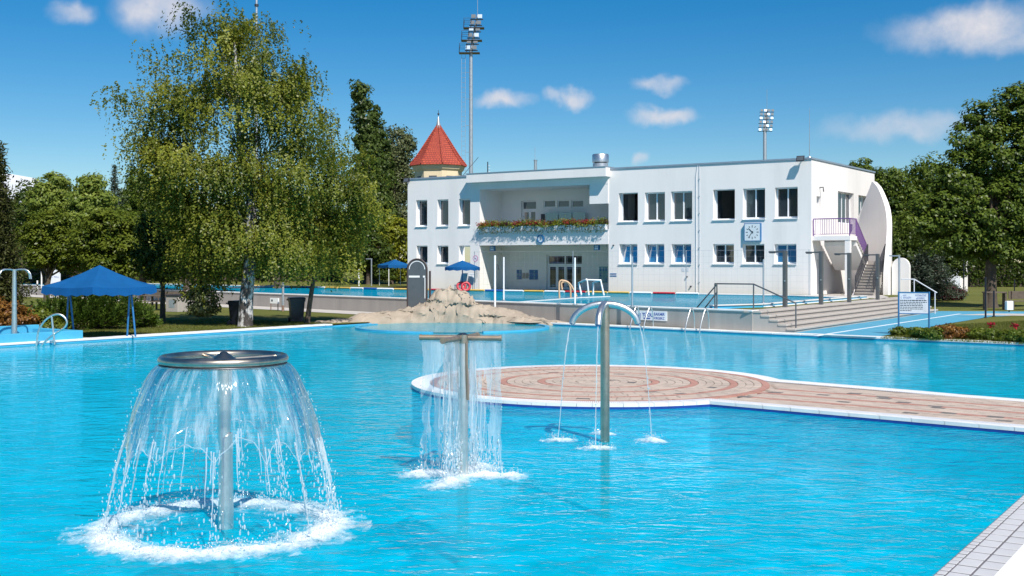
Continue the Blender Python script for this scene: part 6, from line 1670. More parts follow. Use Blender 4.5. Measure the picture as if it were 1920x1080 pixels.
m_.add([(x, 0, z) for x, _, z in A] + [(x, 14, z) for x, _, z in A], [(i, i + 1, 18 + i, 17 + i) for i in range(16)]); m_.build('roof_shell', MAT['white'], dm, True)
m_ = MB(); m_.box((-12, .5, 0), (-3.0, 13, 12.4)); m_.build('wall', MAT['render'], dm)

# ================================================================== RIGHT SIDE
cb_ = thing('white_hut', Vector((36.6, 96, .1)), 'small white hut with a door behind the big maple', 'hut', R(-12))
m_ = MB(); m_.box((-1.3, 0, 0), (1.3, 2.5, 2.75)); m_.build('wall', MAT['render'], cb_)
m_ = MB(); m_.box((-1.4, -.1, 2.751), (1.4, 2.6, 2.9)); m_.build('roof', MAT['roofmetal'], cb_)
m_ = MB(); m_.box((-.65, -.05, 0.02), (.65, -.001, 2.3)); m_.build('door', MAT['paper'], cb_)
m_ = MB(); m_.box((-.75, -.06, 0), (-.655, -.001, 2.4)); m_.box((.655, -.06, 0), (.75, -.001, 2.4)); m_.box((-.654, -.06, 2.31), (.654, -.001, 2.4)); m_.build('door_frame', MAT['white'], cb_)
wl2 = thing('white_wall', Vector((31.0, 100, .1)), 'pieces of a white garden wall behind the spruce at the right', 'wall', R(-10))
for x_, w_, h_ in ((-2.6, 2.3, 2.3), (.1, .5, 2.6), (1.5, .4, 2.7), (3.4, 1.0, 2.2)):
    m_ = MB(); m_.box((x_ - w_ / 2, 0, 0), (x_ + w_ / 2, .3, h_)); m_.build('wall_piece', MAT['render'], wl2)
for px, yt, yb, l_ in ((1807, 470, 560, 'tall dark pole in front of the white hut'), (1848, 520, 596, 'dark blue post left of the maple trunk'), (1863.5, 545, 594, 'thin dark post right of the maple trunk'), (1902, 524, 556, 'short dark pole far right on the lawn')):
    b = gp(px, yb); t_ = thing('dark_pole', b, l_, 'pole', group='dark poles at the right')
    m_ = MB(); m_.tube([(0, 0, 0), (0, 0, (yb - yt) / F * b.y)], .04, 10); m_.build('pole', MAT['bin'], t_, True)
    m_ = MB(); m_.lathe([(0, 0), (.08, 0), (.08, .03), (.04, .04)], seg=10); m_.build('foot', MAT['darkmetal'], t_, True)
wb = thing('litter_bin', gp(1892, 585.5), 'small white litter bin on a short stem at the right', 'bin')
m_ = MB(); m_.bev((-.16, -.13, .12), (.16, .13, .55), .02); m_.build('body', MAT['white'], wb)
m_ = MB(); m_.tube([(0, 0, 0), (0, 0, .1199)], .03, 8); m_.build('stem', MAT['darkmetal'], wb, True)
pb_ = thing('park_bench', gp(1888, 583) + Vector((1.0, 1.5, 0)), 'dark wooden bench and table in the shade at the far right', 'bench', R(-8))
for nm, a, b in (('table_top', (-1.5, -.3, .86), (-.4, .3, .92)), ('seat', (-.2, -.2, .42), (1.4, .2, .47)), ('backrest', (-.2, .2, .55), (1.4, .25, .95))):
    m_ = MB(); m_.bev(a, b, .008); m_.build(nm, MAT['wood'], pb_)
for x_ in (-1.45, -.5): 
    m_ = MB(); m_.box((x_, -.28, 0), (x_ + .08, .28, .859)); m_.build('leg', MAT['wood'], pb_)
for x_ in (-.1, 1.25):
    m_ = MB(); m_.box((x_, -.18, 0), (x_ + .08, .199, .419)); m_.build('leg', MAT['wood'], pb_)
    m_ = MB(); m_.box((x_, .2, .3), (x_ + .06, .2005, .95)); m_.build('back_post', MAT['wood'], pb_)

# ================================================================== TOWER AND MASTS
TD = 92.0; tw = Vector(((822 - 960) / F * TD, TD, .5))
tower = thing('turret', tw, 'cream octagonal turret with a pointed red tile roof behind the house', 'tower', R(12))
def tz(y): return H - (y - HY) / F * TD - .5
ze, za = tz(311), tz(236); r_ = 48 / F * TD
m_ = MB(); m_.lathe([(r_ * .93, 0), (r_ * .93, ze - .02)], seg=8); m_.build('wall', MAT['cream'], tower)
m_ = MB(); m_.lathe([(r_ * .93, ze - .5), (r_ * 1.0, ze - .35), (r_ * 1.06, ze - .05), (r_ * .9, ze - .05)], seg=8); m_.build('cornice', MAT['cream'], tower)
def tile_mat():
    m, t, b = nodes('red_roof_tiles')
    tcn = t.nodes.new('ShaderNodeTexCoord'); sp = t.nodes.new('ShaderNodeSeparateXYZ'); t.links.new(tcn.outputs['Object'], sp.inputs[0])
    at2 = t.nodes.new('ShaderNodeMath'); at2.operation = 'ARCTAN2'; t.links.new(sp.outputs[1], at2.inputs[0]); t.links.new(sp.outputs[0], at2.inputs[1])
    mu2 = t.nodes.new('ShaderNodeMath'); mu2.operation = 'MULTIPLY'; mu2.inputs[1].default_value = 2.0; t.links.new(at2.outputs[0], mu2.inputs[0])
    cb2 = t.nodes.new('ShaderNodeCombineXYZ'); t.links.new(mu2.outputs[0], cb2.inputs[0]); t.links.new(sp.outputs[2], cb2.inputs[1])
    br = t.nodes.new('ShaderNodeTexBrick'); br.inputs['Scale'].default_value = 1.0; br.inputs['Brick Width'].default_value = .24; br.inputs['Row Height'].default_value = .17; br.inputs['Mortar Size'].default_value = .022
    br.inputs['Color1'].default_value = (.46, .075, .035, 1); br.inputs['Color2'].default_value = (.36, .05, .03, 1); br.inputs['Mortar'].default_value = (.20, .03, .02, 1)
    t.links.new(cb2.outputs[0], br.inputs['Vector']); t.links.new(br.outputs['Color'], b.inputs['Base Color']); b.inputs['Roughness'].default_value = .75
    bp = t.nodes.new('ShaderNodeBump'); bp.inputs['Strength'].default_value = .8; bp.inputs['Distance'].default_value = .03; bp.invert = True
    t.links.new(br.outputs['Fac'], bp.inputs['Height']); t.links.new(bp.outputs[0], b.inputs['Normal'])
    return m
MAT['rooftile'] = tile_mat()
m_ = MB(); m_.lathe([(r_ * 1.12, ze - .06), (r_ * 1.12, ze), (r_ * .80, ze + (za - ze) * .26), (.13, za)], seg=8); rfo = m_.build('roof', MAT['rooftile'], tower)
for k in range(8):
    a = 2 * math.pi * k / 8; d_ = Vector((math.cos(a), math.sin(a), 0))
    m_ = MB(); m_.tube([d_ * r_ * 1.125 + Vector((0, 0, ze + .03)), d_ * r_ * .81 + Vector((0, 0, ze + (za - ze) * .26 + .04)), d_ * .13 + Vector((0, 0, za + .02))], .06, 6); m_.build('ridge', MAT['rooftile'], rfo)
m_ = MB(); m_.lathe([(.24, za - .25), (.17, za + .1), (.03, za + .75), (0, za + .8)], seg=12); m_.build('spire', MAT['lead'], tower, True)
m_ = MB(); m_.tube([(0, 0, za + .7), (0, 0, za + 1.25)], .02, 6); m_.lathe([(0, -.09), (.06, -.06), (.09, 0), (.06, .06), (0, .09)], (0, 0, za + .95), 10); m_.build('finial', MAT['darkmetal'], tower, True)
for k in range(8):
    a = 2 * math.pi * (k + .5) / 8; d_ = Vector((math.cos(a), math.sin(a), 0)); q_ = Vector((-d_.y, d_.x, 0)); ap = r_ * .93 * math.cos(math.pi / 8)
    m_ = MB(); P = [d_ * (ap + .012) + q_ * s_ * .32 + Vector((0, 0, z_)) for s_, z_ in ((-1, ze - 2.1), (1, ze - 2.1), (1, ze - .9), (-1, ze - .9))]; m_.add(P, [(0, 1, 2, 3)]); m_.build('window', MAT['board'], tower)
m_ = MB(); m_.tube([(r_ * .9, 0, ze - .9), (r_ * .9 + 1.4, 0, ze + .75)], .02, 5); m_.build('stay_cable', MAT['darkmetal'], tower)

def stadium_mast(px, D_, yt, yb_head, w_px, rows, cols, label, lean, ladder_=True, plat=True):
    b = Vector(((px - 960) / F * D_, D_, 0)); t_ = thing('floodlight_mast', b, label, 'floodlight mast', group='stadium floodlight masts')
    def Z(y): return H - (y - HY) / F * D_
    zt, zb = Z(yt), Z(yb_head); w_ = w_px / F * D_
    m_ = MB(); m_.tube([(0, 0, 0), (0, 0, zb), (lean, 0, zt)], [4.6 / F * D_, 3.2 / F * D_, 1.6 / F * D_], 14); m_.build('pole', MAT['galv'], t_, True)
    for r in range(rows):
        f = (r + .3) / rows; z_ = zb + (zt - zb) * f; x0 = lean * f
        m_ = MB(); m_.box((x0 - w_ / 2, -.25, z_ - .06), (x0 + w_ / 2, .1, z_ + .0)); m_.build('cross_arm', MAT['darkmetal'], t_)
        for c in range(cols):
            x_ = x0 - w_ / 2 + w_ * (c + .5) / cols; s_ = w_ / cols * .34
            m_ = MB(); m_.add([(x_ - s_, -.5, z_ + .05), (x_ + s_, -.5, z_ + .05), (x_ + s_, -.38, z_ + .06 + s_ * 1.7), (x_ - s_, -.38, z_ + .06 + s_ * 1.7), (x_ - s_ * .5, -.0, z_ + .1), (x_ + s_ * .5, .0, z_ + .1), (x_ + s_ * .5, .0, z_ + s_ * 1.2), (x_ - s_ * .5, .0, z_ + s_ * 1.2)],
                               [(0, 1, 2, 3), (7, 6, 5, 4), (0, 4, 5, 1), (1, 5, 6, 2), (2, 6, 7, 3), (3, 7, 4, 0)]); m_.build('lamp', MAT['lampgrey'] if (r + c) % 3 else MAT['roofmetal'], t_)
    m_ = MB(); m_.tube([(lean, 0, zt), (lean, 0, zt + 3.2)], .03, 6); m_.build('rod', MAT['galv'], t_)
    if plat:
        for k in range(3):
            f = k / 3; z_ = zb + (zt - zb) * f; x0 = lean * f
            m_ = MB(); m_.box((x0 - 1.35, -.5, z_ - .12), (x0 + 1.0, .7, z_ - .065)); m_.build('platform', MAT['darkmetal'], t_)
            for x_, y_ in ((x0 - 1.33, -.48), (x0 - 1.33, .68), (x0 - .5, .68), (x0 - .5, -.48)):
                m_ = MB(); m_.tube([(x_, y_, z_ - .06), (x_ + .06, y_, z_ + .95)], .025, 6); m_.build('rail_post', MAT['darkmetal'], t_)
            for zz in (.5, .95):
                m_ = MB(); m_.tube([(x0 - .46, -.48, z_ + zz), (x0 - 1.29, -.48, z_ + zz), (x0 - 1.29, .68, z_ + zz), (x0 - .46, .68, z_ + zz)], .022, 6); m_.build('guard_rail', MAT['darkmetal'], t_)
    if ladder_:
        off = 10.5 / F * D_
        for o in (0, .42):
            m_ = MB(); m_.tube([(-off - o, 0, 0), (-off - o, 0, zb)], .022, 5, caps=False); m_.build('ladder_rail', MAT['galv'], t_)
        m_ = MB(); z_ = 8.0
        while z_ < zb: m_.tube([(-off - .42, 0, z_), (-off + .0, 0, z_)], .016, 4, caps=False); z_ += .55
        tag(m_.build('ladder_rungs', MAT['galv'], t_), kind='stuff')
        z_ = 9.0
        while z_ < zb:
            m_ = MB(); m_.tube([(-off, 0, z_), (0, 0, z_)], .02, 4); m_.build('ladder_bracket', MAT['galv'], t_); z_ += 3
    return t_
stadium_mast(883, 130, 28, 98, 24, 6, 2, 'tall stadium floodlight mast with ladder rising behind the red turret', .75)
stadium_mast(1434, 185, 205, 248, 27, 6, 4, 'distant stadium floodlight mast above the right half of the roof', .35, False, False)
am = thing('antenna_mast', Vector(((481 - 960) / F * 110, 110, 0)), 'thin grey antenna mast showing above the big birch', 'mast')
zz = H - (-30 - HY) / F * 110
m_ = MB(); m_.tube([(0, 0, 0), (0, 0, zz)], [.2, .1], 8); m_.build('pole', MAT['galv'], am, True)
m_ = MB(); m_.tube([(0, 0, H + 481 / F * 110), (0, 0, H + 485 / F * 110)], .2, 8); m_.build('collar', MAT['darkmetal'], am, True)
# ================================================================== TREES AND PLANTS
def lobes_to_tips(lobes, base, D_, n_, rg, shell=.55, depth=.8, yoff=0):
    """points inside leaf masses given by their place and size in the view, at the tree's own distance"""
    L = np.array([[(x - 960) / F * D_, H - (y - HY) / F * D_, rx / F * D_, ry / F * D_] for x, y, rx, ry in lobes])
    vol = L[:, 2] * L[:, 2] * L[:, 3]; vol = vol ** .8; k = rg.choice(len(L), n_, p=vol / vol.sum())
    d = rg.normal(size=(n_, 3)); d /= np.linalg.norm(d, axis=1, keepdims=True)
    r = (rg.uniform(shell ** 3, 1, n_) ** (1 / 3))
    # uneven outline: push each lobe in and out with its own waves
    r *= 1 + .16 * np.sin(d[:, 0] * 7 + k * 1.3) * np.cos(d[:, 2] * 6 + k * 2.1)
    P = np.stack([L[k, 0] + d[:, 0] * r * L[k, 2], base[1] + yoff + d[:, 1] * r * L[k, 2] * depth, L[k, 1] + d[:, 2] * r * L[k, 3]], 1)
    return P - np.array(base)[None], d, k
def trunk_mesh(name, base, path, radii, mat, parent, limbs=(), seg=14):
    m_ = MB(); m_.tube(path, radii, seg)
    for pts, rad in limbs: m_.tube(pts, rad, 7)
    return m_.build(name, mat, parent, True)
def limb_paths(rg, path, tips, n_, r0, low=.25):
    out = []; P = [Vector(p) for p in path]
    for i in rg.choice(len(tips), min(n_, len(tips)), replace=False):
        t = Vector(tips[i]); f = rg.uniform(low, .95); a = f * (len(P) - 1); k = min(len(P) - 2, int(a)); s = P[k].lerp(P[k + 1], a - k)
        if t.z < s.z - .6: continue
        mid = s.lerp(t, .5) + Vector(rg.normal(0, .12, 3)) + Vector((0, 0, .12 * (t - s).length))
        pts = smooth_path([s, mid, t], 4); out.append((pts, [r0 * (1 - f * .55) * (1 - .82 * q / (len(pts) - 1)) for q in range(len(pts))]))
    return out
def broadleaf(name, label, px, yb, D_, lobes, n_clump, per, leaf, mat, seed, trunk_r=.2, bark=None, group=None, top=None, zb=None, up=.35, spread=.42, limbs=14, shell=.5, lean=0.0, depth=.8, clump_sd=None, aspect=.6, z_base=.1):
    rg = np.random.default_rng(seed); b = ((px - 960) / F * D_, D_, z_base)
    t_ = thing(name, b, label, 'tree' if not name.endswith('shrub') else 'shrub', 0, group)
    tips, nrm, k = lobes_to_tips(lobes, b, D_, n_clump, rg, shell, depth)
    zt = max(t[2] for t in tips) * .72
    cx = float(np.mean(tips[:, 0])); path = smooth_path([(0, 0, -.1), (lean * .3, 0, zt * .28), (cx * .5 + lean * .4, .05, zt * .6), (cx * .9, 0, zt)], 5)
    if trunk_r: trunk_mesh('trunk', b, path, [trunk_r * (1.25 if i == 0 else 1) * (1 - .78 * i / (len(path) - 1)) for i in range(len(path))], bark or MAT['bark'], t_, limb_paths(rg, path, tips, limbs, trunk_r * .42))
    cs = (spread if clump_sd is None else clump_sd)
    n_ = n_clump * per; idx = np.repeat(np.arange(n_clump), per)
    d = rg.normal(size=(n_, 3)); d /= np.linalg.norm(d, axis=1, keepdims=True)
    r = rg.uniform(.25, 1, n_) ** .5
    crad = cs * rg.uniform(.55, 1.35, n_clump)
    off = d * r[:, None] * crad[idx][:, None]; off[:, 2] *= .62
    pts = tips[idx] + off
    nv = d * .6 + nrm[idx] * .4 + rg.normal(size=(n_, 3)) * .35
    csh = rg.normal(.48, .16, n_clump)
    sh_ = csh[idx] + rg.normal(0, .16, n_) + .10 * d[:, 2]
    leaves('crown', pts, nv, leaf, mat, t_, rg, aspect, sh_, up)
    return t_
def weeping(name, label, px, yb, D_, lobes, n_tip, seed, leaf=.055, mat=None, droop=(.5, 2.2), trunk=None, trunk_r=.3, bark=None, step=.055, depth=.75):
    rg = np.random.default_rng(seed); b = ((px - 960) / F * D_, D_, .1)
    t_ = thing(name, b, label, 'tree')
    nc = max(12, n_tip // 20)
    ctr, cn, k = lobes_to_tips(lobes, b, D_, nc, rg, .45, depth)
    ci = rg.integers(0, nc, n_tip); tips = ctr[ci] + rg.normal(0, 1, (n_tip, 3)) * np.array([.40, .40, .22]) * rg.uniform(.6, 1.3, nc)[ci][:, None]; nrm = cn[ci] * .7 + rg.normal(0, .35, (n_tip, 3))
    csh = rg.normal(.5, .27, nc)
    path = smooth_path([dp(x, y, D_) - Vector(b) for x, y in trunk], 5)
    nP = len(path)
    trunk_mesh('trunk', b, path, [trunk_r * (1.3 if i == 0 else 1.0) * (1 - .85 * i / (nP - 1)) for i in range(nP)], bark, t_, limb_paths(rg, path, tips, 46, trunk_r * .11, .35), 18)
    pts, sh_, nv = [], [], []
    for i in range(n_tip):
        L_ = rg.uniform(*droop) * (.6 + .4 * rg.random()); p = tips[i].copy()
        L_ = min(L_, max(.25, p[2] - 1.5))
        out = nrm[i].copy(); out[2] = 0; n_ = int(L_ / step); base_sh = csh[ci[i]] + rg.normal(0, .06)
        # a spray at the branch tip, then strands hanging from it
        for s_ in range(rg.integers(3, 6)):
            q = p + rg.normal(0, .20, 3); dx, dy = rg.normal(0, .10, 2) + out[:2] * .12; LL = L_ * rg.uniform(.5, 1.1); m = max(6, int(LL / step)); f = np.arange(m) / m
            sw = np.stack([q[0] + dx * np.sqrt(f) * LL + rg.normal(0, .035, m), q[1] + dy * np.sqrt(f) * LL + rg.normal(0, .035, m), q[2] - LL * f ** 1.25 + .10 * np.sin(f * 3.1) + rg.normal(0, .03, m)], 1)
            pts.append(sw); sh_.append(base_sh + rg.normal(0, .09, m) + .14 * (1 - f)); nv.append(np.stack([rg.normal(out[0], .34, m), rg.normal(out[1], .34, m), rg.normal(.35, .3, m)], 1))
    pts, sh_, nv = np.concatenate(pts), np.concatenate(sh_), np.concatenate(nv)
    ok = pts[:, 2] > .35; pts, sh_, nv = pts[ok], sh_[ok], nv[ok]
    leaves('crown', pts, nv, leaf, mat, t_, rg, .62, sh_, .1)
    return t_

# --- the big weeping birch and its smaller neighbour
weeping('weeping_birch', 'tall weeping birch with pale blotched trunk left of the house', 460, 612, 43.6,
        [(440, 85, 95, 55), (400, 60, 45, 35), (530, 110, 45, 60), (295, 130, 52, 42), (228, 178, 26, 20), (290, 225, 62, 55), (345, 195, 70, 60), (460, 190, 125, 90), (555, 215, 45, 60), (390, 310, 110, 75), (310, 290, 45, 50), (540, 310, 75, 80), (470, 400, 105, 70), (375, 400, 55, 60), (340, 350, 60, 50), (430, 465, 80, 36), (545, 470, 70, 34), (330, 420, 40, 40)],
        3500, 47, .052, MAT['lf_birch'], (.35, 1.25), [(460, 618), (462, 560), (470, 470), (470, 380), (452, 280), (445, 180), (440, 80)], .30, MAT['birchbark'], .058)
weeping('weeping_birch', 'smaller drooping birch with thin dark curved trunk beside the bin', 578, 605, 46.0,
        [(600, 265, 60, 45), (660, 320, 60, 50), (625, 360, 75, 60), (590, 420, 80, 55), (665, 410, 60, 50), (545, 445, 55, 40), (630, 455, 60, 35), (560, 490, 60, 24), (640, 495, 50, 22), (510, 480, 40, 26)],
        1350, 42, .052, MAT['lf_birch'], (.3, 1.1), [(576, 606), (580, 575), (587, 530), (596, 480), (610, 400), (625, 320), (620, 250)], .115, MAT['bark'], .058)
weeping('weeping_birch', 'low leafy column of drooping twigs over an ivy trunk at the left lawn', 376, 592, 45.0,
        [(378, 470, 38, 30), (350, 500, 26, 24), (395, 500, 26, 30), (376, 540, 30, 26)],
        190, 43, .055, MAT['lf_birch'], (.4, 1.1), [(376, 594), (376, 560), (374, 520), (380, 470), (382, 440)], .16, MAT['bark'], .075)
broadleaf('ivy_shrub', 'reddish green shrub at the foot of the leafy column', 378, 592, 44.5, [(376, 560, 32, 26), (380, 580, 28, 14)], 90, 40, .055, MAT['lf_olive'], 44, .0, spread=.25)

# --- poplars and trees behind
broadleaf('poplar_tree', 'tall slender poplar behind the birches', 690, 520, 95, [(668, 172, 10, 24), (679, 186, 14, 36), (684, 240, 21, 50), (688, 310, 26, 60), (695, 390, 36, 70), (700, 470, 42, 50)], 520, 60, .13, MAT['lf_poplar'], 51, .35, up=.2, spread=.55, shell=.3, z_base=.8)
broadleaf('poplar_tree', 'second poplar tip just right of the tall one', 705, 520, 98, [(703, 215, 9, 20), (708, 260, 16, 40), (716, 330, 22, 60), (720, 420, 28, 70)], 300, 60, .13, MAT['lf_poplar'], 52, .3, up=.2, spread=.5, shell=.3, z_base=.8)
broadleaf('grey_willow', 'airy grey green tree between the poplars and the turret', 745, 520, 102, [(738, 280, 30, 40), (762, 275, 18, 38), (730, 330, 34, 50), (758, 345, 22, 40), (742, 420, 34, 60)], 420, 50, .12, MAT['lf_olive'], 53, .3, up=.2, spread=.7, shell=.2, z_base=.8)
broadleaf('yellow_shrub', 'bright yellow green shrub at the left corner of the house', 735, 535, 92, [(735, 440, 32, 34), (715, 470, 34, 34), (750, 490, 22, 34)], 200, 60, .11, MAT['lf_yellow'], 54, .15, spread=.5, z_base=.8)
broadleaf('broadleaf_tree', 'dark tree behind the lamp post beyond the upper pool', 690, 530, 90, [(690, 470, 40, 36), (655, 480, 36, 30), (720, 505, 26, 22)], 240, 50, .11, MAT['lf_dark'], 55, .2, spread=.5, z_base=.8)
# --- left background, nearest last
broadleaf('broadleaf_tree', 'pale bright green tree, leftmost on the skyline', 92, 535, 92, [(100, 350, 34, 24), (85, 380, 36, 30), (112, 400, 34, 34), (90, 440, 40, 40)], 330, 60, .13, MAT['lf_bright'], 61, .3, spread=.6, z_base=.8)
broadleaf('broadleaf_tree', 'pale bright green tree beside the spruce tip on the left skyline', 175, 535, 90, [(172, 350, 26, 22), (160, 378, 32, 28), (188, 390, 30, 30), (170, 430, 40, 40), (145, 420, 30, 34)], 330, 60, .13, MAT['lf_bright'], 62, .3, spread=.6, z_base=.8)
broadleaf('broadleaf_tree', 'mid green tree just left of the big birch crown', 268, 535, 74, [(262, 345, 24, 30), (280, 380, 34, 40), (255, 420, 40, 40), (300, 430, 40, 46), (270, 480, 46, 36)], 360, 60, .11, MAT['lf_maple'], 63, .28, spread=.55)
broadleaf('broadleaf_tree', 'dark tree deep behind the left of the birch trunk', 350, 540, 70, [(330, 400, 40, 50), (370, 450, 46, 50), (330, 480, 40, 40), (410, 470, 46, 46)], 330, 55, .11, MAT['lf_dark'], 64, .25, spread=.55)
broadleaf('broadleaf_tree', 'dark tree behind the right of the birch trunk', 520, 540, 78, [(500, 430, 50, 60), (560, 460, 50, 50), (470, 480, 50, 40), (620, 470, 50, 46)], 340, 55, .11, MAT['lf_dark'], 65, .25, spread=.55, z_base=.8)
broadleaf('locust_tree', 'feathery green locust tree above the kiosk sign', 88, 545, 62, [(95, 420, 44, 24), (75, 445, 40, 22), (125, 455, 44, 24), (85, 480, 42, 20), (140, 490, 40, 18)], 330, 60, .085, MAT['lf_locust'], 66, .2, spread=.42, up=.8)
broadleaf('locust_tree', 'feathery green locust tree behind the tip of the blue canopy', 205, 545, 60, [(205, 420, 50, 26), (170, 450, 42, 24), (225, 460, 46, 26), (190, 490, 44, 20), (240, 500, 34, 20)], 330, 60, .085, MAT['lf_locust'], 67, .2, spread=.42, up=.8)
broadleaf('shade_tree', 'small dark tree with twin stems over the picnic bench', 305, 603, 47.2, [(300, 440, 40, 40), (330, 470, 34, 40), (285, 480, 36, 34), (310, 500, 40, 24)], 260, 60, .075, MAT['lf_dark'], 68, .13, spread=.4)
def conifer(name, label, px, D_, y_top, y_bot, w_px, mat, seed, n_w=26, tr=.2, z_base=.1, needle=.07, droop=.25, open_=1.0, per=46):
    rg = np.random.default_rng(seed); b = ((px - 960) / F * D_, D_, z_base); t_ = thing(name, b, label, 'tree')
    zt = H - (y_top - HY) / F * D_ - z_base; zb = max(.3, H - (y_bot - HY) / F * D_ - z_base); W = w_px / 2 / F * D_
    m_ = MB(); m_.tube([(0, 0, -.1), (0, 0, zt * .5), (0, 0, zt)], [tr, tr * .6, .015], 10); pts, sh_, nv = [], [], []
    for i in range(n_w):
        f = (i + .5) / n_w; z_ = zt - (zt - zb) * f ** .9; L_ = W * (f ** .8) * rg.uniform(.75, 1.1) + .08
        k = rg.integers(5, 8); a0 = rg.uniform(0, 6)
        for q in range(k):
            a = a0 + 2 * math.pi * q / k + rg.normal(0, .15); LL = L_ * rg.uniform(.75, 1.1); d_ = np.array([math.cos(a), math.sin(a), 0])
            m_.tube([(0, 0, z_), tuple(d_ * LL * .6 + np.array([0, 0, z_ - droop * LL * .35])), tuple(d_ * LL + np.array([0, 0, z_ - droop * LL * .4]))], [.02 + .015 * f, .015, .005], 4, caps=False)
            n_ = int(per * (.25 + LL / W)); s_ = rg.uniform(.08, 1, n_)
            p = d_[None] * (s_ * LL)[:, None] + np.array([0, 0, z_])[None] + np.stack([np.zeros(n_), np.zeros(n_), -droop * LL * .42 * np.sin(s_ * 1.9)], 1) + rg.normal(0, .05 + .05 * open_, (n_, 3)) * (1 + LL * .35)
            pts.append(p); sh_.append(rg.normal(.5, .2, n_)); nv.append(rg.normal(size=(n_, 3)) * .6 + np.array([0, 0, .7]))
    m_.build('trunk', MAT['bark'], t_, True)
    leaves('crown', np.concatenate(pts), np.concatenate(nv), needle, mat, t_, rg, .28, np.concatenate(sh_), .1)
    return t_
conifer('spruce_tree', 'narrow grey spruce tip on the left skyline', 215, 94, 308, 480, 60, MAT['lf_spruce'], 71, 30, .2, .8, .14, .3, 1.0, 26)
conifer('pine_tree', 'dark conifer cut by the left edge of the picture', -8, 46, 268, 575, 120, MAT['lf_pine'], 72, 34, .2, .1, .11, .35, 1.4, 120)
conifer('blue_spruce', 'low grey green spruce right of the staircase', 1740, 72, 452, 545, 150, MAT['lf_spruce'], 73, 22, .2, .1, .11, .3, 1.2, 110)
# --- right side
broadleaf('maple_tree', 'big dark green maple with stout trunk at the right edge', 1858, 577, 62,
          [(1910, 200, 46, 42), (1850, 225, 40, 40), (1812, 260, 34, 34), (1880, 290, 70, 60), (1810, 330, 60, 46), (1760, 390, 54, 40), (1860, 400, 90, 60), (1790, 440, 70, 36), (1930, 330, 60, 80), (1960, 240, 60, 60), (1960, 420, 70, 60), (1880, 465, 80, 26), (1725, 430, 40, 34)],
          900, 84, .10, MAT['lf_maple'], 81, .36, limbs=30, spread=.55, shell=.68, up=.6)
broadleaf('broadleaf_tree', 'round green tree touching the right end of the roof', 1680, 545, 88, [(1670, 345, 40, 34), (1690, 390, 46, 44), (1668, 440, 40, 46), (1710, 450, 50, 50)], 380, 60, .12, MAT['lf_maple'], 82, .3, spread=.6)
broadleaf('broadleaf_tree', 'green tree between the roof end and the maple', 1745, 545, 92, [(1740, 330, 40, 36), (1755, 380, 50, 46), (1720, 400, 44, 46), (1770, 430, 44, 50)], 380, 60, .12, MAT['lf_maple'], 83, .3, spread=.6)
broadleaf('broadleaf_tree', 'tree top peeping over the right roof corner', 1612, 545, 96, [(1610, 312, 24, 14), (1615, 345, 40, 34)], 130, 60, .12, MAT['lf_maple'], 84, .25, spread=.5, z_base=.8)
broadleaf('broadleaf_tree', 'dark tree in the shade behind the staircase', 1700, 545, 82, [(1700, 470, 50, 40), (1750, 470, 46, 40), (1680, 500, 30, 30), (1790, 480, 40, 40)], 330, 55, .11, MAT['lf_dark'], 85, .25, spread=.55)
# second row, further away, filling the skyline: copies of the broad trees turned round
proto = {k: o for o in bpy.data.objects for k in ('bright', 'dark') if o.get('label', '').startswith({'bright': 'pale bright green tree, leftmost', 'dark': 'dark tree deep behind'}[k])}
far_spots = [(20, 120, 'dark', 1.45, 'at the far left edge'), (60, 112, 'dark', 1.5, 'below the leftmost pale tree'), (150, 118, 'dark', 1.5, 'under the spruce tip'), (245, 114, 'dark', 1.5, 'between the spruce tip and the birch'), (330, 120, 'dark', 1.5, 'behind the left part of the birch'),
             (430, 118, 'dark', 1.4, 'behind the middle of the birch'), (520, 122, 'dark', 1.5, 'behind the right part of the birch'), (610, 116, 'dark', 1.5, 'behind the smaller birch'), (690, 125, 'dark', 1.2, 'behind the foot of the poplars'),
             (1730, 125, 'dark', 1.7, 'behind the blue grey spruce'), (1800, 130, 'dark', 1.7, 'behind the left part of the maple'), (1880, 135, 'dark', 1.7, 'behind the maple trunk'), (1960, 130, 'dark', 1.7, 'behind the right edge of the maple')]
for i, (px, D_, k, s_, l_) in enumerate(far_spots):
    c = copy_tree(proto[k]); src = proto[k]
    tips_c = Vector((0, 0, 0)); c.location = ((px - 960) / F * D_, D_, .1); c.rotation_euler = (0, 0, i * 1.7); c.scale = (s_, s_, s_ * .95)
    c['label'] = 'dark far tree ' + l_; c['group'] = 'far trees behind the pools'

for px0, px1, D_, hh, l_, sd in ((-20, 260, 98, 4.6, 'dark thicket behind the kiosk sign and the blue canopy', 303), (260, 640, 104, 4.4, 'dark thicket behind the birches beyond the upper pool', 304), (1690, 1815, 118, 2.9, 'clipped dark hedge behind the white hut', 301), (1815, 2010, 116, 2.6, 'long dark hedge across the lawn behind the maple', 302)):
    rg = np.random.default_rng(sd); b = ((px0 - 960) / F * D_, D_, .1); t_ = thing('hedge', b, l_, 'hedge'); W = (px1 - px0) / F * D_
    n_ = int(W * 1300); p = np.stack([rg.uniform(0, W, n_), rg.uniform(-.8, .8, n_), hh * rg.uniform(0, 1, n_) ** .8], 1); p[:, 2] += .25 * np.sin(p[:, 0] * 2.1) * (p[:, 2] / hh)
    leaves('foliage', p, None, .16, MAT['lf_dark'], t_, rg, .6, None, .2)
    m_ = MB(); m_.box((0, -.55, 0), (W, .55, hh * .85)); m_.build('twigs', MAT['bark'], t_)
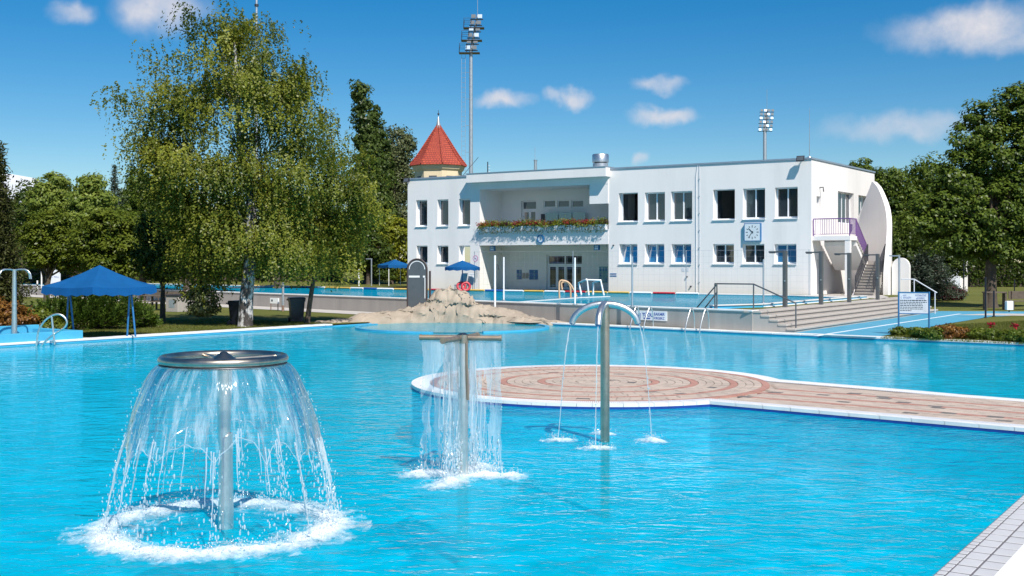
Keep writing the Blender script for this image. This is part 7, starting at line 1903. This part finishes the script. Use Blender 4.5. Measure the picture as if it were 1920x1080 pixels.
# --- shrubs and beds
def spiky(name, label, px, D_, lobes, n_, seed, mat, L_=.34, group=None):
    """juniper: long feathery shoots pointing up and out"""
    rg = np.random.default_rng(seed); b = ((px - 960) / F * D_, D_, .1); t_ = thing(name, b, label, 'shrub', 0, group)
    tips, nrm, k = lobes_to_tips(lobes, b, D_, n_, rg, .45, .75); tips[:, 2] = np.maximum(tips[:, 2], .05)
    dirs = nrm * .6 + np.stack([rg.normal(.1, .3, n_), rg.normal(-.1, .3, n_), rg.uniform(.3, 1, n_)], 1); dirs /= np.linalg.norm(dirs, axis=1, keepdims=True)
    m = 14; f = np.linspace(0, 1, m); csh = rg.normal(.42, .2, n_)
    P = tips[:, None] + dirs[:, None] * (f[None, :, None] * L_ * rg.uniform(.6, 1.3, n_)[:, None, None]) + rg.normal(0, .028, (n_, m, 3)) * (1.15 - f)[None, :, None]
    sh_ = csh[:, None] + .35 * f[None] - .1 + rg.normal(0, .1, (n_, m))
    nv = np.cross(np.repeat(dirs, m, 0), rg.normal(size=(n_ * m, 3)))
    leaves('crown', P.reshape(-1, 3), nv, .05, mat, t_, rg, .45, sh_.ravel(), 0)
    m_ = MB()
    for i in range(0, n_, max(1, n_ // 40)): m_.tube([(tips[i][0] * .2, tips[i][1] * .2, 0), tuple(tips[i])], [.02, .006], 4)
    m_.build('stems', MAT['bark'], t_)
    return t_
spiky('juniper_shrub', 'big spreading green juniper behind the blue canopy legs', 170, 42, [(120, 585, 45, 26), (165, 575, 50, 30), (210, 580, 45, 28), (240, 590, 34, 24), (90, 595, 34, 20), (150, 600, 80, 20)], 1700, 91, MAT['lf_juniper'])
spiky('juniper_shrub', 'small dark juniper right of the big one', 262, 43, [(262, 595, 24, 18), (275, 602, 20, 12)], 260, 92, MAT['lf_juniper'], .25)
broadleaf('hedge_shrub', 'brownish low shrub at the left edge beside the shower', 20, 620, 39.5, [(15, 590, 36, 26), (45, 600, 30, 20), (-20, 590, 40, 30)], 170, 50, .05, MAT['lf_rust'], 93, .0, spread=.25)
broadleaf('hedge_shrub', 'yellow green low shrub between the shower and the juniper', 66, 622, 40, [(70, 600, 28, 20), (50, 612, 24, 12), (95, 612, 24, 12)], 130, 50, .05, MAT['lf_locust'], 94, .0, spread=.25)
broadleaf('hedge_shrub', 'dark red leaved shrub in the shade right of the staircase', 1770, 560, 74, [(1765, 545, 36, 16), (1785, 550, 24, 12)], 120, 50, .07, MAT['lf_purple'], 95, .0, spread=.3)
broadleaf('hedge_shrub', 'small green shrub under the spruce beside the handrail', 1712, 560, 70, [(1705, 548, 16, 14), (1722, 552, 16, 10)], 60, 50, .06, MAT['lf_maple'], 96, .0, spread=.25)
broadleaf('hedge_shrub', 'orange brown shrub in the flower bed at the right', 1775, 634, 36.4, [(1775, 622, 26, 12), (1795, 624, 20, 10), (1810, 622, 16, 9)], 110, 45, .035, MAT['lf_rust'], 97, .0, spread=.14)
broadleaf('hedge_shrub', 'green clump of plants at the left post of the info board', 1690, 630, 38.2, [(1685, 622, 14, 8), (1700, 624, 12, 7)], 50, 45, .035, MAT['lf_locust'], 98, .0, spread=.14)
for i, (px, yb) in enumerate(((1722, 634), (1750, 636), (1835, 637), (1858, 638), (1882, 640), (1905, 641), (1932, 643))):
    lb = ['by the right post of the info board', 'left of the orange shrub', 'right of the orange shrub', 'under the left red flower', 'between the two red flowers', 'under the right red flower', 'at the right picture edge'][i]
    D_ = gp(px, yb).y
    broadleaf('bed_shrub', 'low green bedding plant ' + lb, px, yb, D_, [(px, yb - 10, 17, 9), (px + 8, yb - 7, 14, 6)], 60, 40, .04, MAT['lf_maple'] if i % 2 else MAT['lf_locust'], 100 + i, .0, spread=.15, group='bedding plants at the right')
for px, yb, l_ in ((1858, 626, 'red canna flower on a tall stem, left one in the right bed'), (1903, 628, 'red canna flower on a tall stem, right one in the right bed')):
    b = gp(px, yb + 8); t_ = thing('canna_flower', b, l_, 'flower', group='red flowers in the bed'); rg = np.random.default_rng(px)
    m_ = MB(); m_.tube([(0, 0, 0), (.02, 0, .38)], .012, 6); m_.build('stem', MAT['lf_maple'], t_)
    leaves('blossom', np.stack([rg.normal(0, .05, 40), rg.normal(0, .05, 40), rg.normal(.43, .05, 40)], 1), None, .045, MAT['petal_red'], t_, rg)
    leaves('foliage', np.stack([rg.normal(0, .08, 60), rg.normal(0, .08, 60), rg.uniform(.02, .25, 60)], 1), None, .06, MAT['lf_maple'], t_, rg, .35)
# grass blades on the strips of lawn near the water
rg = np.random.default_rng(77)
def blades(name, n_, pick, h_):
    p = pick(n_); n_ = len(p); a = rg.uniform(0, 6.28, n_); w = rg.uniform(.006, .012, n_); hh = h_ * rg.uniform(.5, 1.4, n_); l = rg.normal(0, .35, (n_, 2)) * hh[:, None]
    v = np.zeros((n_, 3, 3), np.float32); v[:, 0, :2] = p + np.stack([np.cos(a) * w, np.sin(a) * w], 1); v[:, 1, :2] = p - np.stack([np.cos(a) * w, np.sin(a) * w], 1); v[:, 2, :2] = p + l; v[:, :2, 2] = Z0 - .012; v[:, 2, 2] = Z0 + hh
    me = bpy.data.meshes.new(name); me.vertices.add(n_ * 3); me.vertices.foreach_set('co', v.ravel()); me.loops.add(n_ * 3); me.loops.foreach_set('vertex_index', np.arange(n_ * 3, dtype=np.int32))
    me.polygons.add(n_); me.polygons.foreach_set('loop_start', np.arange(0, n_ * 3, 3, dtype=np.int32)); me.polygons.foreach_set('loop_total', np.full(n_, 3, dtype=np.int32))
    at = me.attributes.new('shade', 'FLOAT', 'FACE'); at.data.foreach_set('value', np.clip(rg.normal(.5, .25, n_), 0, 1).astype(np.float32)); me.update(calc_edges=True); me.materials.append(MAT['grassblade'])
    return link(name, me)
def left_lawn(n_):
    s = rg.uniform(14, 46, n_) ; o = .5 + rg.uniform(0, 1, n_) ** 1.4 * 7; d0, d1 = np.array(pG[:2]), np.array(ld[:2]); q = np.array(lo_[:2]); p = d0 + d1 * s[:, None] + q * o[:, None]
    w0 = np.array(wB[:2]); inn = ((p - w0) @ np.array(wn_[:2])) < -2.4
    bx0 = (p - np.array(fb0[:2])) @ -d1; by0 = (p - np.array(fb0[:2])) @ q
    return p[inn & ~((bx0 > -.1) & (bx0 < BL_ + .1) & (by0 < BWd + .1))]
tag(blades('lawn_blades', 60000, left_lawn, .04), 'short grass on the lawn left of the pool', 'grass', None, 'stuff')
A3 = [np.array(gp(x, y)[:2]) for x, y in ((1650, 634), (1990, 648), (1990, 597), (1860, 597))]
def right_lawn(n_):
    f, g = rg.uniform(0, 1, n_)[:, None], rg.uniform(0, 1, n_)[:, None]; return (A3[0] * (1 - f) + A3[1] * f) * (1 - g) + (A3[3] * (.6 - .0) * (1 - f) + A3[0] * .4 * (1 - f) + A3[2] * f) * g
tag(blades('lawn_blades', 30000, right_lawn, .045), 'short grass on the lawn behind the right flower bed', 'grass', None, 'stuff')
